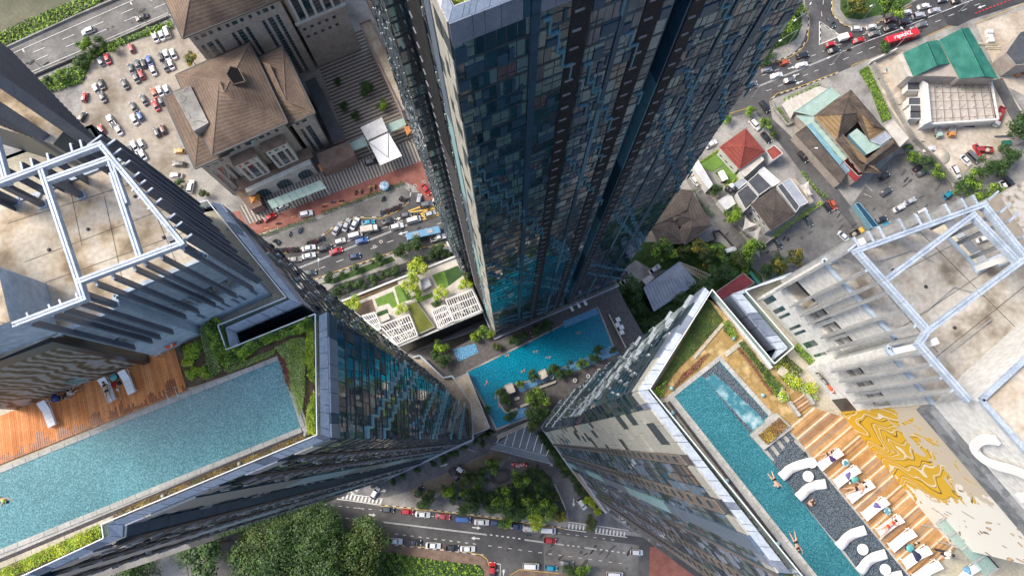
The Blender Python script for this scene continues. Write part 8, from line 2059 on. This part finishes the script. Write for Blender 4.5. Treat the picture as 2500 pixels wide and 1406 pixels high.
# towels, clothes, bags, shoes
mat('violet_cloth',(.10,.08,.26),(.18,.14,.36),5,.8);mat('navy_cloth',(.015,.02,.06),(.03,.035,.09),5,.8);mat('red_bag',(.50,.01,.02),rough=.6);mat('blue_cloth',(.10,.32,.55),(.2,.42,.62),5,.8);mat('purple_cloth',(.05,.02,.12),rough=.8)
def cloth(u,v,r,m,label,z=Z+.56,name='towel',cat='towel',h=.05,seed=1,asp=1.5):
    R=random.Random(seed);g=G(u,v,z);b=MB();n=12;pr=[];k=b.mi(m);rot=R.uniform(0,3)
    for ring,(q,hz)in enumerate(((1.0,0),(.85,h),(.4,h*1.5))):
        for i in range(n):
            a=2*pi*i/n;rr=r*q*(1+.25*sin(3*a+seed)+R.uniform(-.1,.1));x,y=rr*asp*cos(a),rr*sin(a);b.v.append((x*cos(rot)-y*sin(rot),x*sin(rot)+y*cos(rot),hz+R.uniform(0,h*.6)))
    for ring in range(2):
        for i in range(n):A=ring*n;b.f.append((A+i,A+(i+1)%n,A+n+(i+1)%n,A+n+i));b.m.append(k)
    b.f.append(tuple(range(2*n,3*n)));b.m.append(k);b.f.append(tuple(range(n))[::-1]);b.m.append(k)
    tag(b.obj(name,None,True,(g.x,g.y,z)),label,cat)
for a in ((2032,1120,.16,'purple_cloth','dark purple top lying at the foot of the topmost lounger'),(2070,1160,.16,'violet_cloth','folded violet towel on the second lounger'),(2114,1180,.17,'navy_cloth','dark navy cloth at the head of the third lounger'),(2141,1234,.17,'violet_cloth','crumpled grey violet towel on the fourth lounger'),(2238,1356,.24,'navy_cloth','dark blue shirt spread on the seventh lounger'),(2361,1390,.20,'blue_cloth','light blue cloth on the bottom right lounger')):
    cloth(*a,seed=int(a[0]))
for u,v,m,l,nm,ct,r in ((279,938,'red_bag','red shoulder bag on the orange deck under the teal stool','bag','bag',.17),(292,935,'navy_cloth','dark cloth beside the red bag on the orange deck','towel','towel',.14),(288,951,'white_plain','pair of white shoes on the orange deck','shoes','shoes',.10),(2232,1328,'dark_metal','left dark shoe of the pair by the light teal stool','shoe','shoe',.08),(2242,1324,'dark_metal','right dark shoe of the pair by the light teal stool','shoe','shoe',.08),(1964,1107,'dark_metal','dark sandals on the kerb above the wavy loungers','sandals','sandals',.1),(2074,1178,'white_plain','white sandals beside the teal stool','sandals','sandals',.09),(156,966,'navy_cloth','dark bag on the orange deck beside the blue stool','bag','bag',.14),(2146,1275,'canvas','beige slippers between the fourth and fifth loungers','slippers','slippers',.07)):
    cloth(u,v,r,m,l,Z+.13,nm,ct,.07,int(u),1.2)
# life rings
mat('ring_orange',(.70,.10,.02),(.78,.14,.03),4,.5)
def ring(P,ang,tilt,label,r=.33):
    t=thing('life_ring',label,'life ring',P); 
    b=MB();n=24;b.tube([(r*cos(2*pi*i/n),r*sin(2*pi*i/n),0)for i in range(n+1)],.085,'ring_orange',8,False);b.obj('ring_body',t,True)
    for k in range(4):
        a=k*pi/2+.5;q=MB();q.tube([(r*cos(a-.12),r*sin(a-.12),0),(r*cos(a+.12),r*sin(a+.12),0)],.093,'white_plain',8);q.obj('band',t)
    t.rotation_euler=(tilt,0,ang)
p=G(417,845,Z+1.2);ring((p.x,p.y,Z+1.2),an2+pi,radians(78),'orange life ring hanging on the shaded wall above the orange deck')
p=G(2027,948,Z+1.3);ring((p.x,p.y,Z+1.3),w2[1]+pi,radians(70),'orange life ring with white bands on the cream wall by the striped deck')
for u,v,l in ((2001,917,'upper of two small framed notices on the cream wall'),(2013,930,'lower of two small framed notices on the cream wall')):
    p=G(u,v,Z+1.7);t=thing('notice',l,'notice',(p.x,p.y,Z+1.7));q=MB();c_,s_2=cos(w2[1]),sin(w2[1]);q.box((0,0),(c_,s_2),(-s_2,c_),-.28,.28,-.04,0,-.22,.22,'dark_metal');q.obj('frame',t);q=MB();q.box((0,0),(c_,s_2),(-s_2,c_),-.2,.2,-.055,-.04,-.15,.15,'canvas');q.obj('board',t)
p=G(150,935,Z+2.2);t=thing('glass_awning','slanted glass awning frame on the mural wall above the orange deck','awning')
q=MB();q.prism([(x.x,x.y)for x in gp([(142,932),(178,920),(220,925),(188,940)],z=Z+2.2)],Z+2.15,Z+2.2,'balustrade_glass',bottom=True);q.obj('glass',t)
P_=gp([(142,932),(178,920),(220,925),(188,940)],z=Z+2.22)
for i in range(4):q=MB();q.beam(P_[i],P_[(i+1)%4],.06,.06,'fin_light');q.obj('frame_bar',t)
t=thing('glass_awning','row of glass awning bays standing at the foot of the white and brown mural','awning');P_=gk([(1245,1030),(1340,960),(1690,1345),(1600,1406)],Z+2.3)
q=MB();q.prism([(x.x,x.y)for x in P_],Z+2.25,Z+2.3,'balustrade_glass',bottom=True);q.obj('glass',t)
for i in range(5):q=MB();q.beam(lerp(P_[0],P_[3],i/4)+Vector((0,0,.05)),lerp(P_[1],P_[2],i/4)+Vector((0,0,.05)),.1,.1,'fin_light');q.obj('awning_arm',t)
q=MB();q.beam(P_[1]+Vector((0,0,.05)),P_[2]+Vector((0,0,.05)),.08,.1,'dark_metal');q.obj('awning_rail',t)
for i in range(3):g=lerp(P_[0],P_[3],(i+.3)/3);q=MB();q.tube([(g.x,g.y,Z+.1),(g.x,g.y,Z+2.3)],.04,'fin_light',6);q.obj('post',t)

# ---- people ----
mat('skin',(.52,.32,.22),(.60,.38,.27),4,.5);mat('hair',(.02,.014,.01),rough=.5);mat('bikini_black',(.012,.012,.016),rough=.6);mat('bikini_red',(.60,.03,.02),rough=.6);mat('shirt_white',(.72,.72,.70),rough=.8);mat('trousers_dark',(.02,.022,.028),rough=.8);mat('cap_green',(.25,.62,.05),rough=.6);mat('shirt_pale',(.62,.60,.56),rough=.8)
def person(loc,rz,label,pose,clothes,group=None,s=1.0,tilt=0):
    """pose: dict of joint positions; every limb a chain, the body one continuous skinned mesh"""
    t=thing('person',label,'person',loc,rz,group);t.scale=(s,s,s)
    J=pose;names=list(J);idx={n:i for i,n in enumerate(names)}
    E=[('pelvis','waist'),('waist','chest'),('chest','neck'),('neck','head'),('head','crown')]
    for q in 'lr':E+=[('chest','sh'+q),('sh'+q,'el'+q),('el'+q,'wr'+q),('wr'+q,'ha'+q),('pelvis','hi'+q),('hi'+q,'kn'+q),('kn'+q,'an'+q),('an'+q,'to'+q)]
    rad={'pelvis':.135,'waist':.115,'chest':.14,'neck':.055,'head':.095,'crown':.075}
    for q in 'lr':rad.update({'sh'+q:.065,'el'+q:.042,'wr'+q:.028,'ha'+q:.034,'hi'+q:.095,'kn'+q:.058,'an'+q:.036,'to'+q:.034})
    me=bpy.data.meshes.new('body');me.from_pydata([J[n]for n in names],[(idx[a],idx[b_])for a,b_ in E],[]);me.materials.append(MATS['skin'])
    ob=bpy.data.objects.new('body',me);COL.objects.link(ob);ob.parent=t
    sk=ob.modifiers.new('skin','SKIN');sk.use_smooth_shade=True
    for i,n in enumerate(names):me.skin_vertices[0].data[i].radius=(rad[n],rad[n]*(.8 if n in ('pelvis','waist','chest')else 1));me.skin_vertices[0].data[i].use_root=(n=='pelvis')
    ss=ob.modifiers.new('sub','SUBSURF');ss.levels=1;ss.render_levels=1
    dg=bpy.context.evaluated_depsgraph_get();m2=bpy.data.meshes.new_from_object(ob.evaluated_get(dg));ob.modifiers.clear(); 
    # fingers: five tapered tubes grown from each palm, in the same mesh
    bmm=bmesh.new();bmm.from_mesh(m2);f=MB()
    for q in 'lr':
        w_=Vector(J['wr'+q]);h_=Vector(J['ha'+q]);d=(h_-w_).normalized();sd=d.cross(Vector((0,0,1)));sd=sd.normalized()if sd.length>.1 else Vector((1,0,0))
        for k,(o_,l_)in enumerate(((-.026,.055),(-.009,.07),(.009,.075),(.026,.065))):p0=h_+sd*o_;f.tube([p0,p0+d*l_*.6-Vector((0,0,.004)),p0+d*l_-Vector((0,0,.016))],[.0095,.0085,.006],'skin',5)
        p0=h_-d*.03+sd*.03;f.tube([p0,p0+sd*.03+d*.02,p0+sd*.04+d*.045],[.011,.009,.007],'skin',5)
    fm=f.mesh('fingers');bmm.from_mesh(fm)
    bmm.to_mesh(m2);bmm.free();m2.name='body'
    if not m2.materials:m2.materials.append(MATS['skin'])
    for p_ in m2.polygons:p_.use_smooth=True
    ob.data=m2
    h=Vector(J['head']);c_=Vector(J['crown']);up=(c_-h).normalized()
    hb=MB();hb.lathe((0,0,0),[(.07,-.04),(.105,.0),(.112,.05),(.085,.1),(.02,.125)],'hair' if 'hair' not in clothes else clothes['hair'],12);ho=hb.obj('hair',t,True,tuple(h+up*.015));ho.rotation_euler=up.to_track_quat('Z','Y').to_euler()
    # clothing: tapered sleeves of cloth round the limbs they cover
    def wrap(a,b_,r0,r1,m,name): 
        A,B=Vector(J[a]),Vector(J[b_]);w_=MB();w_.tube([A,lerp(A,B,.5),B],[r0,(r0+r1)/2*1.02,r1],m,12);w_.obj(name,t,True)
    if 'top' in clothes:wrap('waist' if clothes.get('long')else 'chest','chest' if clothes.get('long')else 'neck',.15,.155 if clothes.get('long')else .10,clothes['top'],'top')
    if clothes.get('long'):
        wrap('pelvis','waist',.15,.14,clothes['top'],'shirt_hem');wrap('chest','neck',.15,.075,clothes['top'],'collar')
        for q in 'lr':wrap('sh'+q,'el'+q,.082,.06,clothes['top'],'sleeve')
    if 'bottom' in clothes:
        P0=Vector(J['pelvis']);b2=MB();d=(Vector(J['waist'])-P0).normalized();b2.tube([P0-d*.09,P0,P0+d*.07],[.15,.165,.15],clothes['bottom'],12);b2.obj('bottom',t,True)
        if clothes.get('legs'):
            for q in 'lr':wrap('hi'+q,'kn'+q,.11,.075,clothes['bottom'],'trouser_leg');wrap('kn'+q,'an'+q,.078,.058,clothes['bottom'],'trouser_leg')
    # face
    fd_=Vector(J.get('_f',(0,0,0)))
    return t
def lying(arms=.45,knee=.0,prone=False,spread=.12):
    z=.12;J={'pelvis':(0,0,z),'waist':(.17,0,z),'chest':(.38,0,z+.02),'neck':(.55,0,z+.02),'head':(.66,0,z+.03),'crown':(.76,0,z+.03)}
    for q,s in (('l',1),('r',-1)):
        J.update({'sh'+q:(.46,.17*s,z),'el'+q:(.46-.25*cos(arms*s*(1 if s>0 else 1)),.17*s+.27*s*sin(abs(arms)),z-.02),'hi'+q:(-.05,.09*s,z-.01),'kn'+q:(-.45,(.09+spread*.5)*s,z+knee),'an'+q:(-.84,(.07+spread)*s,z-.05),'to'+q:(-.94,(.08+spread)*s,z-.02)})
        e=J['el'+q];J['wr'+q]=(e[0]-.2*cos(arms*2.2),e[1]+.2*s*sin(arms*.3),z-.02);J['ha'+q]=(J['wr'+q][0]-.07,J['wr'+q][1],z-.03)
    return J
def swim():
    J=lying(.6,0,True,.14)
    J.update({'ell':(.70,.26,.1),'wrl':(.92,.24,.1),'hal':(1.0,.22,.1),'elr':(.3,-.42,.08),'wrr':(.12,-.55,.08),'har':(.05,-.58,.08)});return J
def armsup():
    J=lying(.6,.05,False,.16);J.update({'ell':(.66,.36,.12),'wrl':(.80,.16,.16),'hal':(.80,.10,.17),'elr':(.66,-.36,.12),'wrr':(.8,-.16,.16),'har':(.8,-.1,.17)});return J
def standing(walk=.22):
    J={'pelvis':(0,0,.95),'waist':(.0,0,1.1),'chest':(.02,0,1.32),'neck':(.04,0,1.48),'head':(.07,0,1.6),'crown':(.07,0,1.71)}
    for q,s in (('l',1),('r',-1)):J.update({'sh'+q:(.02,.18*s,1.41),'el'+q:(.10*s,.27*s,1.14),'wr'+q:(.22*s+.08,.27*s,.93),'ha'+q:(.26*s+.1,.26*s,.87),'hi'+q:(0,.09*s,.9),'kn'+q:(-walk*s*.6+.04,.1*s,.5),'an'+q:(-walk*s,.1*s,.09),'to'+q:(-walk*s+.14,.11*s,.04)})
    return J
def sitting():
    J={'pelvis':(0,0,.14),'waist':(-.02,0,.30),'chest':(.03,0,.5),'neck':(.08,0,.65),'head':(.14,0,.76),'crown':(.15,0,.87)}
    for q,s in (('l',1),('r',-1)):J.update({'sh'+q:(.04,.17*s,.58),'el'+q:(.16,.26*s,.36),'wr'+q:(.36,.18*s,.36),'ha'+q:(.43,.15*s,.36),'hi'+q:(.04,.1*s,.12),'kn'+q:(.42,.16*s,.38),'an'+q:(.58,.14*s,.06),'to'+q:(.72,.14*s,.04)})
    return J
def pp_(u,v,u2,v2,z):a=G(u,v,z);c=G(u2,v2,z);return (a.x,a.y,z),atan2(c.y-a.y,c.x-a.x)
def P_at(u,v,u2,v2,z,*a,**k):l,h=pp_(u,v,u2,v2,z);return person(l,h,*a,**k)
P_at(262,955,252,925,Z+.52,'woman in a black swimsuit lying on the middle lounger of the orange deck',lying(.4),{'top':'bikini_black','bottom':'bikini_black'},s=.92)
P_at(1888,1170,1897,1185,Z-.05,'swimmer in the right pool with one arm stretched forward',swim(),{'bottom':'bikini_black'},s=.85)
P_at(1972,1229,1984,1222,Z-.02,'person sitting in the pebbled shallows with knees drawn up',sitting(),{'bottom':'trousers_dark'},s=.8)
P_at(1941,1322,1946,1336,Z-.03,'person in dark swimwear leaning on the pool rim, seen from behind',swim(),{'bottom':'bikini_black','top':'bikini_black'},s=.85)
P_at(2018,1108,2034,1100,Z+.5,'person reaching across the topmost lounger of the striped deck',swim(),{'bottom':'bikini_black','top':'bikini_black'},s=.7)
P_at(2088,1192,2106,1188,Z+.55,'sunbather lying face down across the third lounger',lying(.7,0,True,.1),{'bottom':'bikini_black'},s=.95)
P_at(2166,1284,2184,1270,Z+.56,'woman in a red bikini sunbathing on her lounger',armsup(),{'top':'bikini_red','bottom':'bikini_red'},s=.92)
P_at(2288,1345,2310,1350,Z+.12,'attendant in white shirt and black trousers walking on the striped deck',standing(),{'top':'shirt_white','bottom':'trousers_dark','long':True,'legs':True})
P_at(378,853,400,860,Z+.12,'person in pale clothes bending under the shaded wall by the orange deck',sitting(),{'top':'shirt_pale','bottom':'shirt_pale','long':True,'legs':True})
P_at(178,958,190,950,Z+.12,'person in a pale shirt sitting against the mural',sitting(),{'top':'shirt_pale','bottom':'trousers_dark','long':True})
P_at(160,966,172,970,Z+.12,'dark clothed child sitting beside the blue stool',sitting(),{'top':'trousers_dark','bottom':'trousers_dark','long':True},s=.7)
P_at(0,1216,10,1220,Z-.02,'swimmer with a bright green float at the left edge of the long pool',swim(),{'bottom':'cap_green','top':'cap_green'},s=.9)
for u,v,a,l in ((1187,935,60,'swimmer floating with spread limbs at the left end of the turquoise pool'),(1238,867,20,'swimmer near the terrace edge on the left half of the turquoise pool'),(1412,812,10,'swimmer in the middle of the right half of the turquoise pool'),(1277,905,30,'swimmer in the centre of the turquoise pool'),(1210,966,80,'swimmer near the dark trees of the pool island'),(1308,858,10,'swimmer below the terrace people'),(1339,872,10,'dark swimmer right of the centre of the turquoise pool'),(1219,989,80,'swimmer with a yellow float near the spa corner')):
    g=G(u,v,ZP+.05);person((g.x,g.y,ZP-.02),img_head(u,v,a),l,swim(),{'bottom':'cap_green' if 'yellow' in l else 'trousers_dark'},'swimmers in the turquoise pool')
for u,v,a,l in ((1295,812,40,'person in white on the dark terrace, upper of the group'),(1300,822,120,'person in pale clothes on the dark terrace, lower of the group'),(1290,820,200,'person in dark clothes on the dark terrace, left of the group')):
    g=G(u,v,ZP+1);person((g.x,g.y,ZP+.03),img_head(u,v,a),l,standing(),{'top':'shirt_white' if 'white' in l else ('trousers_dark' if 'dark clothes' in l else 'shirt_pale'),'bottom':'trousers_dark','long':True,'legs':True},'people on the dark terrace')
for k in range(3):
    p=G(1508-k*0,772+0,ZP); 
for k,(x,y)in enumerate(((1345,995),(1342,1033),(1370,1050),(1372,1087))):
    g=G(*cx_(oK2,x,y),ZP+.4);b=MB();b.bx(0,0,0,1.3,1.3,.42,'white_plain',.4);tag(b.obj('garden_bench',None,False,(g.x,g.y,ZP)),('topmost white square seat on the green strip right of the pool','second white square seat on the green strip right of the pool','third white square seat on the green strip right of the pool','lowest white square seat on the green strip right of the pool')[k],'bench','white benches on the green strip')
t=thing('terrace_wall','long thin cream wall between the pool terrace and the green strip','wall');a,c=G(1486,768,ZP),G(1528,850,ZP)
for k in range(5):q=MB();p0,p1=lerp(a,c,k/5),lerp(a,c,(k+.98)/5);q.beam((p0.x,p0.y,ZP+.4),(p1.x,p1.y,ZP+.4),.3,.8,'canvas');q.obj('wall_panel',t)
for k,(u,v)in enumerate(((1412,744),(1428,738),(1395,752))):
    g=G(u,v,ZP+.3);b=MB();b.bx(0,0,.1,2.0,.8,.25,'white_plain',radians(-60));b.bx(-.0,0,0,1.6,.6,.1,'white_wall',radians(-60));tag(b.obj('day_bed',None,False,(g.x,g.y,ZP)),('middle','right','left')[k]+' white day bed at the foot of the middle tower ledge','day bed','day beds on the dark terrace')
